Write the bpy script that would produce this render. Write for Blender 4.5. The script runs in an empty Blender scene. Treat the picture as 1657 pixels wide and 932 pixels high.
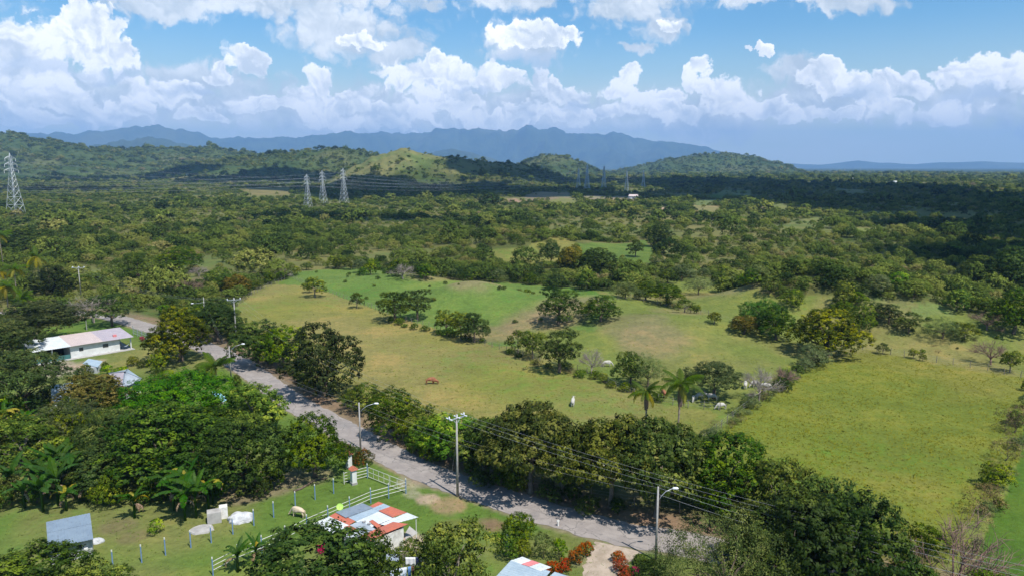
import bpy, bmesh, math, random
import numpy as np
from math import radians, tan, atan, sin, cos, pi, sqrt, exp
from mathutils import Vector

random.seed(7)
rng = np.random.default_rng(11)
scene = bpy.context.scene
col = scene.collection

# ------------------------------------------------------------------ camera, sky, sun, exposure
CAM_Z = 40.0
F = 1183.0                      # focal length in pixels of the 1657 px wide photograph
PITCH = radians(9.4)
cam_data = bpy.data.cameras.new('camera')
cam = bpy.data.objects.new('camera', cam_data)
col.objects.link(cam)
cam.location = (0, 0, CAM_Z)
cam.rotation_euler = (radians(90) - PITCH, 0, 0)
cam_data.sensor_width = 36
cam_data.lens = 36 * F / 1657.0
cam_data.clip_start = 0.5
cam_data.clip_end = 60000
scene.camera = cam

SUN_EL = radians(60)
SUN_DIR = Vector((0.63 * cos(SUN_EL), -0.777 * cos(SUN_EL), sin(SUN_EL))).normalized()
sd = bpy.data.lights.new('sun', 'SUN')
sd.energy = 5.0
sd.angle = radians(0.55)
sd.color = (1.0, 0.955, 0.88)
sun = bpy.data.objects.new('sun', sd)
col.objects.link(sun)
sun.rotation_euler = SUN_DIR.to_track_quat('Z', 'Y').to_euler()
sun.location = (0, 0, 4000)

scene.view_settings.view_transform = 'Standard'
scene.view_settings.look = 'None'
scene.view_settings.exposure = 0.30
scene.view_settings.gamma = 1.0
scene.view_settings.use_curve_mapping = False
scene.cycles.use_denoising = True
scene.cycles.max_bounces = 6
scene.cycles.diffuse_bounces = 3
scene.cycles.transmission_bounces = 3
scene.cycles.transparent_max_bounces = 8
scene.cycles.volume_bounces = 1


class NT:
    """small helper for building node trees"""
    def __init__(self, tree):
        self.t = tree
        tree.nodes.clear()

    def n(self, kind, **kw):
        nd = self.t.nodes.new(kind)
        for k, v in kw.items():
            setattr(nd, k, v)
        return nd

    def put(self, sock, v):
        if isinstance(v, bpy.types.NodeSocket):
            self.t.links.new(v, sock)
        elif v is not None:
            if isinstance(v, (tuple, list)) and len(v) == 3 and sock.type == 'RGBA':
                v = (v[0], v[1], v[2], 1)
            sock.default_value = v

    def math(self, op, a, b=None, c=None, clamp=False):
        nd = self.n('ShaderNodeMath', operation=op, use_clamp=clamp)
        self.put(nd.inputs[0], a)
        self.put(nd.inputs[1], b)
        self.put(nd.inputs[2], c)
        return nd.outputs[0]

    def vmath(self, op, a, b=None):
        nd = self.n('ShaderNodeVectorMath', operation=op)
        self.put(nd.inputs[0], a)
        self.put(nd.inputs[1], b)
        return nd.outputs['Value'] if op in ('LENGTH', 'DOT_PRODUCT', 'DISTANCE') else nd.outputs[0]

    def mix(self, f, a, b, blend='MIX'):
        nd = self.n('ShaderNodeMix', data_type='RGBA', blend_type=blend)
        self.put(nd.inputs['Factor'], f)
        self.put(nd.inputs['A'] if False else nd.inputs[6], a)
        self.put(nd.inputs[7], b)
        return nd.outputs[2]

    def noise(self, vec, scale, detail=3, rough=0.5, out=0, dim='3D'):
        nd = self.n('ShaderNodeTexNoise', noise_dimensions=dim)
        self.put(nd.inputs['Vector'], vec)
        nd.inputs['Scale'].default_value = scale
        nd.inputs['Detail'].default_value = detail
        nd.inputs['Roughness'].default_value = rough
        return nd.outputs[out]

    def sstep(self, v, lo, hi):
        nd = self.n('ShaderNodeMapRange', interpolation_type='SMOOTHSTEP')
        self.put(nd.inputs[0], v)
        nd.inputs[1].default_value = lo
        nd.inputs[2].default_value = hi
        return nd.outputs[0]

    def lin(self, v, a, b, c, d):
        nd = self.n('ShaderNodeMapRange')
        self.put(nd.inputs[0], v)
        for i, q in enumerate((a, b, c, d)):
            nd.inputs[i + 1].default_value = q
        return nd.outputs[0]


def pix_dir(px, py):
    u = (px - 828.5) / F
    v = -(py - 466.0) / F
    d = Vector((u, cos(PITCH) + v * sin(PITCH), -sin(PITCH) + v * cos(PITCH)))
    return d


# ---- the world: Nishita sky with cumulus clouds by direction
world = bpy.data.worlds.new('World')
scene.world = world
world.use_nodes = True
W_ = NT(world.node_tree)
sky = W_.n('ShaderNodeTexSky', sky_type='NISHITA')
sky.sun_disc = False
sky.sun_elevation = SUN_EL
sky.sun_rotation = math.atan2(0.63, -0.777)
sky.altitude = 100
sky.air_density = 1.0
sky.dust_density = 0.6
sky.ozone_density = 1.6


def dir_ae(px, py):
    d = pix_dir(px, py).normalized()
    return math.atan2(d.x, d.y), math.asin(d.z)


tc = W_.n('ShaderNodeTexCoord').outputs['Generated']
sep = W_.n('ShaderNodeSeparateXYZ')
W_.put(sep.inputs[0], tc)
az = W_.math('ARCTAN2', sep.outputs[0], sep.outputs[1])
el = W_.math('ARCSINE', sep.outputs[2])
cmb = W_.n('ShaderNodeCombineXYZ')
W_.put(cmb.inputs[0], az)
W_.put(cmb.inputs[1], el)
P0 = cmb.outputs[0]
w1 = W_.noise(P0, 8.0, 3, 0.6, out=1, dim='2D')
w1 = W_.vmath('MULTIPLY', W_.vmath('SUBTRACT', w1, (0.5, 0.5, 0.5)), (0.085, 0.060, 0))
w2 = W_.noise(P0, 40.0, 4, 0.66, out=1, dim='2D')
w2 = W_.vmath('MULTIPLY', W_.vmath('SUBTRACT', w2, (0.5, 0.5, 0.5)), (0.030, 0.024, 0))
P1 = W_.vmath('ADD', W_.vmath('ADD', P0, w1), w2)


def field(blobs):
    cur = None
    for (px, py, rx, ry) in blobs:
        a, e = dir_ae(px, py)
        q = W_.vmath('SUBTRACT', P1, (a, e, 0))
        q = W_.vmath('MULTIPLY', q, (F / (rx * 1.03), F / (ry * 1.06), 0))
        l = W_.vmath('LENGTH', q)
        cur = l if cur is None else W_.math('SMOOTH_MIN', cur, l, 0.25)
    return W_.math('SUBTRACT', 1.0, cur)


# billow relief, lit from above right
def billow(vec):
    v = W_.n('ShaderNodeTexVoronoi', feature='F1', voronoi_dimensions='2D')
    W_.put(v.inputs['Vector'], vec)
    v.inputs['Scale'].default_value = 46
    v.inputs['Detail'].default_value = 1.5
    v.inputs['Roughness'].default_value = 0.5
    return v.outputs['Distance']


bl = billow(P1)
bl2 = billow(W_.vmath('ADD', P1, (0.003, 0.005, 0)))
relief = W_.math('SUBTRACT', bl2, bl)          # >0 on faces turned to the light
edge = W_.math('MULTIPLY', W_.math('SUBTRACT', 0.55, bl), 0.42)
broad = W_.noise(P0, 14.0, 3, 0.55, dim='2D')

grey_blobs = [
    (430, -20, 330, 62), (560, 60, 120, 55), (640, 95, 60, 30), (250, 5, 150, 26), (1030, -5, 130, 60), (1075, 50, 60, 30),
    (820, -10, 75, 40), (100, 150, 240, 60), (330, 165, 170, 50), (560, 190, 260, 60), (820, 185, 260, 55),
    (1100, 190, 180, 45), (1350, 165, 170, 36), (1560, 155, 150, 42), (330, 125, 90, 30), (-250, 80, 260, 110),
    (1900, 150, 280, 80), (2300, -40, 300, 90), (-700, 120, 320, 90),
    (1230, -6, 90, 16), (1390, 2, 90, 18), (1018, 90, 34, 12), (1290, 125, 50, 26), (845, 70, 85, 40), (690, 12, 18, 12),
]
white_blobs = [
    (135, 60, 62, 42), (190, 88, 45, 26), (35, 75, 52, 40), (25, 50, 30, 20), (110, 28, 26, 20), (25, 120, 90, 34),
    (60, 150, 70, 26), (285, 150, 60, 22), (388, 95, 34, 20), (360, 118, 22, 12), (720, 125, 55, 32), (665, 130, 50, 24),
    (700, 105, 26, 16), (515, 130, 34, 16), (480, 160, 50, 22), (560, 165, 60, 26), (800, 130, 40, 26), (880, 135, 50, 24),
    (925, 148, 45, 18), (1012, 140, 30, 22), (1012, 128, 16, 14), (1060, 165, 50, 14), (1125, 140, 26, 26),
    (1165, 155, 32, 18), (1185, 168, 50, 18), (850, 60, 70, 22), (895, 55, 30, 18), (1254, 90, 10, 13),
    (1345, 130, 55, 22), (1440, 130, 60, 20), (1590, 120, 70, 22), (1550, 118, 40, 14), (1420, 165, 50, 16), (1500, 175, 70, 14),
    (640, 190, 90, 22), (820, 195, 70, 18), (330, 195, 60, 12), (990, 178, 40, 12),
    (600, 75, 34, 12), (1090, 50, 24, 12), (170, 172, 90, 18), (420, 170, 70, 20), (540, 195, 80, 14), (730, 165, 70, 22), (900, 180, 80, 18),
    (1090, 185, 60, 14), (1240, 178, 40, 12), (70, 190, 90, 12), (1320, 190, 70, 12),
    (-150, 60, 120, 55), (1800, 120, 110, 40), (2150, 90, 120, 50),
]
front_grey = [(70, 108, 75, 15), (190, 122, 50, 14), (780, 148, 40, 7), (700, 140, 22, 4), (850, 98, 60, 16), (930, 165, 40, 10),
              (1380, 150, 30, 20), (1560, 152, 60, 14), (330, 150, 50, 10)]

gb = W_.math('ADD', field(grey_blobs), edge)
wb = W_.math('ADD', field(white_blobs), W_.math('MULTIPLY', edge, 1.3))
fg = W_.math('ADD', field(front_grey), edge)
covg = W_.math('MULTIPLY', W_.sstep(gb, 0.02, 0.50), 0.9)
covw = W_.sstep(wb, 0.0, 0.22)
covf = W_.math('MULTIPLY', W_.sstep(fg, 0.0, 0.6), 0.55)
SK = 12.8  # the Background strength is 0.1, so cloud radiance is given times ten
gshade = W_.math('ADD', W_.math('MULTIPLY', relief, 0.6), W_.math('MULTIPLY', W_.math('SUBTRACT', broad, 0.5), 2.4))
gcol = W_.mix(W_.math('ADD', 0.45, gshade, clamp=True), tuple(SK * c for c in (0.46, 0.52, 0.58)), tuple(SK * c for c in (0.76, 0.785, 0.81)))
wshade = W_.math('ADD', W_.math('MULTIPLY', relief, 1.0), W_.math('MULTIPLY', W_.math('SUBTRACT', broad, 0.5), 2.3))
wshade = W_.math('ADD', W_.math('ADD', 0.58, wshade), W_.math('MULTIPLY', W_.sstep(wb, 0.55, 0.05), 0.28), clamp=True)
wcol = W_.mix(wshade, tuple(SK * c for c in (0.54, 0.60, 0.67)), tuple(SK * c for c in (0.97, 0.97, 0.97)))
# low veil of far cloud above the horizon
veil = W_.noise(W_.vmath('MULTIPLY', tc, (1, 1, 7)), 5.0, 5, 0.55)
veil = W_.math('MULTIPLY', W_.sstep(veil, 0.30, 0.60), W_.math('MULTIPLY', W_.sstep(el, 0.125, 0.06), W_.lin(az, -0.1, 0.5, 0.75, 0.35)))
skyc = W_.mix(1.0, sky.outputs[0], (0.66, 1.10, 1.28), 'MULTIPLY')
skyc = W_.mix(W_.math('MULTIPLY', W_.sstep(el, 0.19, 0.02), 0.9), skyc, tuple(SK * q for q in (0.60, 0.66, 0.52)))
c = W_.mix(veil, skyc, tuple(SK * q for q in (0.72, 0.73, 0.72)))
c = W_.mix(covg, c, gcol)
c = W_.mix(covw, c, wcol)
c = W_.mix(covf, c, tuple(SK * q for q in (0.45, 0.54, 0.68)))
bg = W_.n('ShaderNodeBackground')
W_.put(bg.inputs[0], c)
bg.inputs[1].default_value = 0.1
# the rest of the sky, overhead and behind: the same blue with scattered clouds
nz = W_.noise(W_.vmath('MULTIPLY', tc, (1, 1, 2.4)), 3.2, 4, 0.6)
outer = W_.math('MULTIPLY', W_.sstep(nz, 0.60, 0.72), 0.85)
c2 = W_.mix(W_.math('MULTIPLY', W_.sstep(el, 0.115, 0.05), 0.4), skyc, tuple(SK * q for q in (0.60, 0.68, 0.79)))
c2 = W_.mix(outer, c2, tuple(SK * q for q in (0.74, 0.78, 0.83)))
bgo = W_.n('ShaderNodeBackground')
W_.put(bgo.inputs[0], c2)
bgo.inputs[1].default_value = 0.1
gate = W_.math('MULTIPLY', W_.math('LESS_THAN', el, 0.30), W_.math('LESS_THAN', W_.math('ABSOLUTE', az), 1.15))
mxs = W_.n('ShaderNodeMixShader')
world.node_tree.links.new(gate, mxs.inputs[0])
world.node_tree.links.new(bgo.outputs[0], mxs.inputs[1])
world.node_tree.links.new(bg.outputs[0], mxs.inputs[2])
out = W_.n('ShaderNodeOutputWorld')
world.node_tree.links.new(mxs.outputs[0], out.inputs[0])
world.cycles.sampling_method = 'MANUAL'
world.cycles.sample_map_resolution = 256


# ------------------------------------------------------------------ object helpers
ORG = {}


def tag(o, label=None, cat=None, group=None, kind=None):
    if label: o['label'] = label
    if cat: o['category'] = cat
    if group: o['group'] = group
    if kind: o['kind'] = kind
    return o


def empty(name, loc, label, cat, group=None, rz=0.0):
    o = bpy.data.objects.new(name, None)
    o.empty_display_size = 0.5
    o.location = loc
    o.rotation_euler = (0, 0, rz)
    col.objects.link(o)
    ORG[o.name] = Vector(loc)
    return tag(o, label, cat, group)


def mesh_from(name, verts, faces, mat=None, smooth=False):
    me = bpy.data.meshes.new(name)
    if isinstance(verts, np.ndarray):
        verts = verts.tolist()
    if isinstance(faces, np.ndarray):
        faces = faces.tolist()
    me.from_pydata(verts, [], faces)
    if mat is not None:
        for m in (mat if isinstance(mat, (list, tuple)) else [mat]):
            me.materials.append(m)
    if smooth:
        me.polygons.foreach_set('use_smooth', [True] * len(me.polygons))
    return me


def fast_mesh(name, verts, faces, mat=None, smooth=False):
    """verts (n,3), faces (m,k) numpy arrays"""
    me = bpy.data.meshes.new(name)
    m, k = faces.shape
    me.vertices.add(len(verts))
    me.vertices.foreach_set('co', np.ascontiguousarray(verts, dtype=np.float32).ravel())
    me.loops.add(m * k)
    me.loops.foreach_set('vertex_index', np.ascontiguousarray(faces, dtype=np.int32).ravel())
    me.polygons.add(m)
    me.polygons.foreach_set('loop_start', np.arange(0, m * k, k, dtype=np.int32))
    me.polygons.foreach_set('loop_total', np.full(m, k, dtype=np.int32))
    if smooth:
        me.polygons.foreach_set('use_smooth', np.ones(m, dtype=bool))
    if mat is not None:
        for q in (mat if isinstance(mat, (list, tuple)) else [mat]):
            me.materials.append(q)
    me.update(calc_edges=True)
    return me


def link(name, me, parent=None, loc=None, rz=0.0):
    o = bpy.data.objects.new(name, me)
    if loc is not None:
        o.location = loc
    if rz:
        o.rotation_euler = (0, 0, rz)
    if parent is not None:
        o.parent = parent
    col.objects.link(o)
    return o


class MB:
    """collects shapes given in world coordinates, then links them as ONE mesh object"""
    def __init__(self):
        self.v = []
        self.f = []

    def quad(self, *pts):
        n = len(self.v)
        self.v += [tuple(p) for p in pts]
        self.f.append(tuple(range(n, n + len(pts))))
        return self

    def hexa(self, b, t):
        """b, t: four bottom and four top points"""
        n = len(self.v)
        self.v += [tuple(p) for p in b] + [tuple(p) for p in t]
        self.f += [(n + 3, n + 2, n + 1, n), (n + 4, n + 5, n + 6, n + 7)]
        for i in range(4):
            j = (i + 1) % 4
            self.f.append((n + i, n + j, n + 4 + j, n + 4 + i))
        return self

    def box(self, c, s, rz=0.0):
        cx, cy, cz = c
        hx, hy, hz = s[0] / 2, s[1] / 2, s[2] / 2
        ca, sa = cos(rz), sin(rz)
        def p(x, y, z):
            return (cx + x * ca - y * sa, cy + x * sa + y * ca, cz + z)
        q = [(-hx, -hy), (hx, -hy), (hx, hy), (-hx, hy)]
        return self.hexa([p(x, y, -hz) for x, y in q], [p(x, y, hz) for x, y in q])

    def tube(self, pts, rad, sides=6, cap=True):
        pts = [Vector(p) for p in pts]
        if not isinstance(rad, (list, tuple)):
            rad = [rad] * len(pts)
        n0 = len(self.v)
        prev = None
        for i, p in enumerate(pts):
            if i == 0: d = pts[1] - pts[0]
            elif i == len(pts) - 1: d = pts[-1] - pts[-2]
            else: d = pts[i + 1] - pts[i - 1]
            d.normalize()
            a = Vector((0, 0, 1)) if abs(d.z) < 0.9 else Vector((1, 0, 0))
            if prev is None:
                u = d.cross(a).normalized()
            else:
                u = (prev - d * prev.dot(d)).normalized()
            prev = u
            w = d.cross(u)
            for k in range(sides):
                t = 2 * pi * k / sides
                self.v.append(tuple(p + (u * cos(t) + w * sin(t)) * rad[i]))
        for i in range(len(pts) - 1):
            for k in range(sides):
                a = n0 + i * sides + k
                b = n0 + i * sides + (k + 1) % sides
                self.f.append((a, b, b + sides, a + sides))
        if cap:
            self.f.append(tuple(n0 + k for k in range(sides))[::-1])
            m = n0 + (len(pts) - 1) * sides
            self.f.append(tuple(m + k for k in range(sides)))
        return self

    def disc(self, c, r, h, sides=14, squash=1.0, jitter=0.0):
        n = len(self.v)
        rr = [r * (1 + random.uniform(-jitter, jitter)) for _ in range(sides)]
        for z, k in ((0, 1.0), (h, 0.94)):
            for i in range(sides):
                t = 2 * pi * i / sides
                self.v.append((c[0] + rr[i] * k * cos(t), c[1] + rr[i] * k * squash * sin(t), c[2] + z))
        self.f.append(tuple(range(n + sides, n + 2 * sides)))
        self.f.append(tuple(range(n, n + sides))[::-1])
        for i in range(sides):
            j = (i + 1) % sides
            self.f.append((n + i, n + j, n + sides + j, n + sides + i))
        return self

    def build(self, name, mat, parent=None, smooth=False, org=None):
        if org is None:
            org = ORG[parent.name] if parent is not None else Vector(self.v[0])
        org = Vector(org)
        me = mesh_from(name, [tuple(Vector(p) - org) for p in self.v], self.f, mat, smooth)
        o = link(name, me, parent)
        if parent is None:
            o.location = org
        ORG[o.name] = org
        return o


# ------------------------------------------------------------------ noise and terrain
def _hash(ix, iy, seed):
    h = (ix.astype(np.int64) * 374761393 + iy.astype(np.int64) * 668265263 + seed * 1442695041) & 0xffffffff
    h = ((h ^ (h >> 13)) * 1274126177) & 0xffffffff
    h = (h ^ (h >> 16)) & 0xffffffff
    return h / 4294967295.0


def vnoise(x, y, seed=0):
    ix = np.floor(x); iy = np.floor(y)
    fx = x - ix; fy = y - iy
    fx = fx * fx * (3 - 2 * fx); fy = fy * fy * (3 - 2 * fy)
    a = _hash(ix, iy, seed); b = _hash(ix + 1, iy, seed)
    c_ = _hash(ix, iy + 1, seed); d = _hash(ix + 1, iy + 1, seed)
    return (a * (1 - fx) + b * fx) * (1 - fy) + (c_ * (1 - fx) + d * fx) * fy


def fbm(x, y, seed=0, octs=4, gain=0.5):
    s = 0; a = 1; t = 0
    for o in range(octs):
        s = s + a * vnoise(x * 2 ** o + 17.3 * o, y * 2 ** o - 9.1 * o, seed + o)
        t += a
        a *= gain
    return s / t


def ridged(x, y, seed=0, octs=5):
    s = 0; a = 1; t = 0
    for o in range(octs):
        n = 1 - np.abs(2 * vnoise(x * 2 ** o + 5.2 * o, y * 2 ** o + 3.7 * o, seed + o) - 1)
        s = s + a * n * n
        t += a
        a *= 0.5
    return s / t


def ss(x, a, b):
    t = np.clip((x - a) / (b - a), 0, 1)
    return t * t * (3 - 2 * t)


def Wp(px, py, z=0.0):
    """point where the line of sight through a photograph pixel meets height z"""
    d = pix_dir(px, py)
    t = (CAM_Z - z) / -d.z
    return Vector((d.x * t, d.y * t, z))


# gentle mounds: (px, py, height, radius across, radius deep)
MOUNDS = []
for (px, py, h, rx, ry) in [(765, 492, 4.2, 17, 13), (905, 508, 2.6, 16, 12), (1080, 535, 2.4, 26, 16),
                            (1000, 500, 1.8, 14, 10), (1335, 505, 5.2, 22, 20), (1480, 520, 3.0, 20, 16),
                            (1210, 500, 2.0, 20, 14), (640, 460, 2.0, 22, 14), (1600, 545, 2.2, 22, 14),
                            (850, 405, 8.0, 40, 30), (1310, 380, 5.0, 60, 60), (1000, 425, 2.5, 30, 26)]:
    p = Wp(px, py)
    MOUNDS.append((p.x, p.y, h * (1.65 if py > 440 else 1.0), rx, ry))

RIDGES = [
    # distance, depth, seed, roughness, profile in photograph pixels
    (18000, 3000, 3, 0.95, [(-420, 250), (-200, 222), (-60, 216), (60, 213), (100, 214), (150, 212), (190, 210), (235, 205),
        (275, 206), (300, 211), (345, 221), (420, 222), (480, 220), (510, 215), (560, 212), (600, 214), (640, 213),
        (700, 211), (740, 207), (765, 206), (800, 208), (840, 209), (852, 203), (865, 208), (885, 210), (905, 207),
        (935, 218), (980, 216), (990, 214), (1020, 221), (1080, 228), (1120, 233), (1150, 240), (1200, 256), (1260, 274)]),
    (21500, 1100, 5, 0.3, [(1080, 274), (1180, 268), (1250, 264), (1330, 267), (1390, 260), (1430, 264), (1480, 266), (1520, 263),
        (1600, 262), (1657, 264), (1800, 262), (2050, 264), (2300, 270)]),
    (11000, 1300, 8, 0.4, [(80, 276), (150, 236), (200, 226), (240, 223), (280, 229), (330, 238), (380, 250), (420, 276)]),
    (11500, 1200, 9, 0.4, [(630, 276), (690, 248), (730, 240), (765, 247), (800, 258), (840, 276)]),
    (3600, 800, 12, 0.35, [(-420, 225), (-200, 208), (0, 212), (30, 213), (50, 222), (90, 225), (110, 232), (200, 237),
        (300, 239), (340, 234), (380, 242), (450, 250), (520, 262), (600, 282)]),
    (2600, 420, 15, 0.3, [(220, 288), (300, 264), (380, 253), (450, 244), (500, 239), (545, 237), (590, 243), (640, 256), (720, 288)]),
    (1650, 210, 18, 0.18, [(520, 298), (560, 276), (600, 256), (630, 243), (650, 241), (680, 249), (720, 254), (760, 260), (820, 268), (900, 298)]),
    (1950, 260, 21, 0.22, [(620, 294), (680, 262), (720, 257), (770, 256), (830, 259), (870, 268), (930, 294)]),
    (3200, 330, 24, 0.2, [(800, 284), (845, 262), (875, 250), (895, 248), (920, 251), (945, 264), (985, 284)]),
    (4300, 500, 27, 0.25, [(980, 281), (1040, 266), (1090, 255), (1130, 248), (1180, 246), (1230, 253), (1265, 263), (1310, 281)]),
]
_R = []
for (D, dp, seed, rough, prof) in RIDGES:
    A = []; Hh = []
    for (px, py) in prof:
        a, e = dir_ae(px, py)
        A.append(a)
        Hh.append(max(0.0, CAM_Z + D * tan(e) - (8.0 if D < 5000 and D != 1650 else 0.0)))
    A = np.array(A); Hh = np.array(Hh)
    Hh[0] = 0; Hh[-1] = 0
    _R.append((D, dp, seed, rough, A, Hh))


def height(x, y):
    x = np.asarray(x, dtype=float); y = np.asarray(y, dtype=float)
    r = np.hypot(x, y); a = np.arctan2(x, y)
    z = np.zeros_like(r)
    for (cx, cy, h, rx, ry) in MOUNDS:
        g = np.exp(-(((x - cx) / rx) ** 2 + ((y - cy) / ry) ** 2))
        z = z + h * np.maximum(0, g - 0.02)
    m = ss(r, 290, 800)
    if np.any(m > 0):
        z = z + m * (14 * (fbm(x / 260, y / 260, 40, 3) - 0.52)) * ss(r, 250, 1500) ** 0.5
    for (D, dp, seed, rough, A, Hh) in _R:
        w = np.abs(r - D) < dp * 2.6
        if not np.any(w):
            continue
        rr = r[w]; aa = a[w]; xx = x[w]; yy = y[w]
        prof = np.interp(aa, A, Hh, left=0, right=0)
        sc = dp * 0.42
        n = ridged(xx / sc, yy / sc, seed, 5)
        t = (rr - D) / dp
        shift = (fbm(xx / dp, yy / dp, seed + 50, 3) - 0.5) * 0.8
        cross = np.exp(-(t * 1.15) ** 2)
        flank = 1 - np.exp(-(t * 1.6) ** 2)
        crest = 0.24 * (fbm(aa * 70, rr * 0 + seed, seed + 90, 5, 0.6) - 0.5)
        hh = prof * np.clip(cross * (1.0 + crest) - rough * 0.9 * np.clip(0.80 - n, 0, 1) * (0.06 + flank * 1.5), 0, 2)
        z[w] = np.maximum(z[w], hh)
    return z


def hz(x, y):
    return float(height(np.array([x]), np.array([y]))[0])


_T = np.geomspace(45, 24000, 1900)


def G(px, py):
    """point of the terrain seen at a photograph pixel"""
    d = pix_dir(px, py)
    hl = math.hypot(d.x, d.y)
    X = d.x / hl * _T; Y = d.y / hl * _T
    Zr = CAM_Z + d.z / hl * _T
    Ht = height(X, Y)
    k = np.nonzero(Zr <= Ht)[0]
    if len(k) == 0:
        i = len(_T) - 1
        return Vector((X[i], Y[i], Ht[i]))
    i = max(1, k[0])
    a0 = Zr[i - 1] - Ht[i - 1]; a1 = Zr[i] - Ht[i]
    f = a0 / (a0 - a1) if a0 != a1 else 0
    t = _T[i - 1] + (_T[i] - _T[i - 1]) * f
    x = d.x / hl * t; y = d.y / hl * t
    return Vector((x, y, hz(x, y)))


def G_poly(pts):
    return np.array([[p.x, p.y] for p in (G(a, b) for a, b in pts)])


def inside(poly, x, y):
    c_ = np.zeros(x.shape, bool)
    n = len(poly)
    j = n - 1
    for i in range(n):
        xi, yi = poly[i]; xj, yj = poly[j]
        cond = ((yi > y) != (yj > y))
        with np.errstate(divide='ignore', invalid='ignore'):
            xin = (xj - xi) * (y - yi) / (yj - yi + 1e-12) + xi
        c_ ^= cond & (x < xin)
        j = i
    return c_


def catmull(P, n=8):
    P = [np.array(p, float) for p in P]
    P = [2 * P[0] - P[1]] + P + [2 * P[-1] - P[-2]]
    o = []
    for i in range(1, len(P) - 2):
        for k in range(n):
            t = k / n
            o.append(0.5 * (2 * P[i] + (P[i + 1] - P[i - 1]) * t + (2 * P[i - 1] - 5 * P[i] + 4 * P[i + 1] - P[i + 2]) * t * t
                            + (3 * P[i] - P[i - 1] - 3 * P[i + 1] + P[i + 2]) * t ** 3))
    o.append(P[-2])
    return np.array(o)


def dist_line(L, x, y):
    d = np.full(x.shape, 1e9)
    for i in range(len(L) - 1):
        ax, ay = L[i][:2]; bx, by = L[i + 1][:2]
        vx, vy = bx - ax, by - ay
        t = np.clip(((x - ax) * vx + (y - ay) * vy) / (vx * vx + vy * vy + 1e-9), 0, 1)
        d = np.minimum(d, np.hypot(x - ax - t * vx, y - ay - t * vy))
    return d


road_px = [(1560, 985), (1400, 950), (1250, 912), (1130, 884), (1060, 871), (1001, 862), (850, 819), (682, 761), (588, 713), (520, 676), (462, 642),
           (402, 598), (360, 574), (300, 549), (243, 531), (200, 518), (165, 510), (110, 505), (30, 506), (-120, 512)]
ROAD = catmull([tuple(Wp(a, b))[:2] for a, b in road_px], 10)
ROAD_W = 5.5

P_PAST = G_poly([(384, 492), (400, 470), (440, 456), (480, 440), (560, 434), (650, 440), (720, 452), (800, 456), (870, 462), (960, 470), (1010, 472), (1060, 468),
    (1085, 455), (1150, 448), (1200, 470), (1260, 480), (1330, 474), (1420, 484), (1500, 492), (1600, 510), (1700, 540),
    (2000, 640), (2300, 1100), (1540, 990), (1450, 900), (1250, 850), (1120, 800), (1000, 790), (900, 770), (800, 750), (700, 725), (600, 690), (560, 655), (440, 580), (400, 560)])
P_STRIP = G_poly([(480, 440), (560, 434), (650, 440), (720, 452), (800, 456), (870, 462), (960, 470), (1000, 480), (960, 540), (880, 520), (830, 560), (800, 560), (700, 530), (640, 512), (560, 484), (500, 462), (450, 460)])
P_FIELD1 = G_poly([(384, 492), (450, 460), (500, 462), (560, 484), (640, 512), (700, 530), (800, 562), (870, 582), (960, 612), (1060, 652), (1160, 668),
    (1110, 760), (1000, 790), (900, 770), (800, 750), (700, 725), (600, 690), (560, 655), (440, 580), (400, 560)])
P_FIELD2 = G_poly([(1170, 690), (1290, 600), (1345, 575), (1400, 566), (1480, 582), (1560, 592), (1700, 620), (1680, 700), (1630, 780), (1560, 860), (1500, 960), (1250, 860), (1120, 790)])
P_FARR = G_poly([(1660, 690), (1750, 700), (2300, 900), (2200, 1100), (1540, 990), (1590, 870), (1640, 780)])
CLEAR = [  # small clearings in the thicket: polygon, colour
    ([(770, 404), (850, 398), (885, 388), (905, 384), (930, 392), (935, 410), (905, 425), (850, 432), (800, 424)], (0.17, 0.17, 0.045)),
    ([(935, 395), (1045, 388), (1062, 410), (1050, 425), (960, 432), (940, 415)], (0.10, 0.155, 0.03)),
    ([(1262, 378), (1275, 362), (1310, 352), (1345, 352), (1325, 366), (1300, 380)], (0.15, 0.16, 0.05)),
    ([(1395, 343), (1480, 341), (1600, 350), (1590, 359), (1480, 351), (1395, 349)], (0.12, 0.13, 0.04)),
    ([(1120, 330), (1172, 308), (1216, 308), (1216, 319), (1180, 321), (1140, 335)], (0.13, 0.16, 0.05)),
    ([(1240, 333), (1275, 329), (1275, 340), (1240, 342)], (0.14, 0.16, 0.05)),
    ([(1345, 303), (1400, 309), (1400, 316), (1340, 309)], (0.15, 0.16, 0.07)),
    ([(820, 322), (842, 321), (842, 329), (820, 330)], (0.30, 0.20, 0.13)),
    ([(850, 315), (920, 311), (925, 322), (850, 326)], (0.21, 0.17, 0.10)),
    ([(885, 327), (905, 320), (935, 322), (935, 330), (900, 334)], (0.17, 0.18, 0.06)),
    ([(940, 318), (1030, 319), (1036, 326), (940, 325)], (0.26, 0.20, 0.13)),
    ([(1068, 335), (1092, 336), (1090, 343), (1068, 341)], (0.34, 0.25, 0.17)),
    ([(1120, 332), (1165, 334), (1165, 348), (1125, 345)], (0.22, 0.19, 0.08)),
    ([(30, 282), (140, 280), (160, 288), (30, 290)], (0.14, 0.15, 0.06)),
    ([(310, 296), (350, 295), (350, 300), (310, 301)], (0.16, 0.18, 0.07)),
    ([(390, 305), (470, 304), (470, 316), (390, 318)], (0.18, 0.16, 0.06)),
    ([(300, 452), (340, 446), (352, 456), (310, 464)], (0.15, 0.13, 0.07)),
    ([(1075, 402), (1110, 398), (1112, 406), (1080, 409)], (0.15, 0.17, 0.06)),
    ([(1370, 372), (1440, 366), (1460, 374), (1380, 382)], (0.17, 0.19, 0.05)),
    ([(1470, 500), (1500, 490), (1560, 500), (1540, 512), (1480, 510)], (0.16, 0.20, 0.06)),
]
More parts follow.
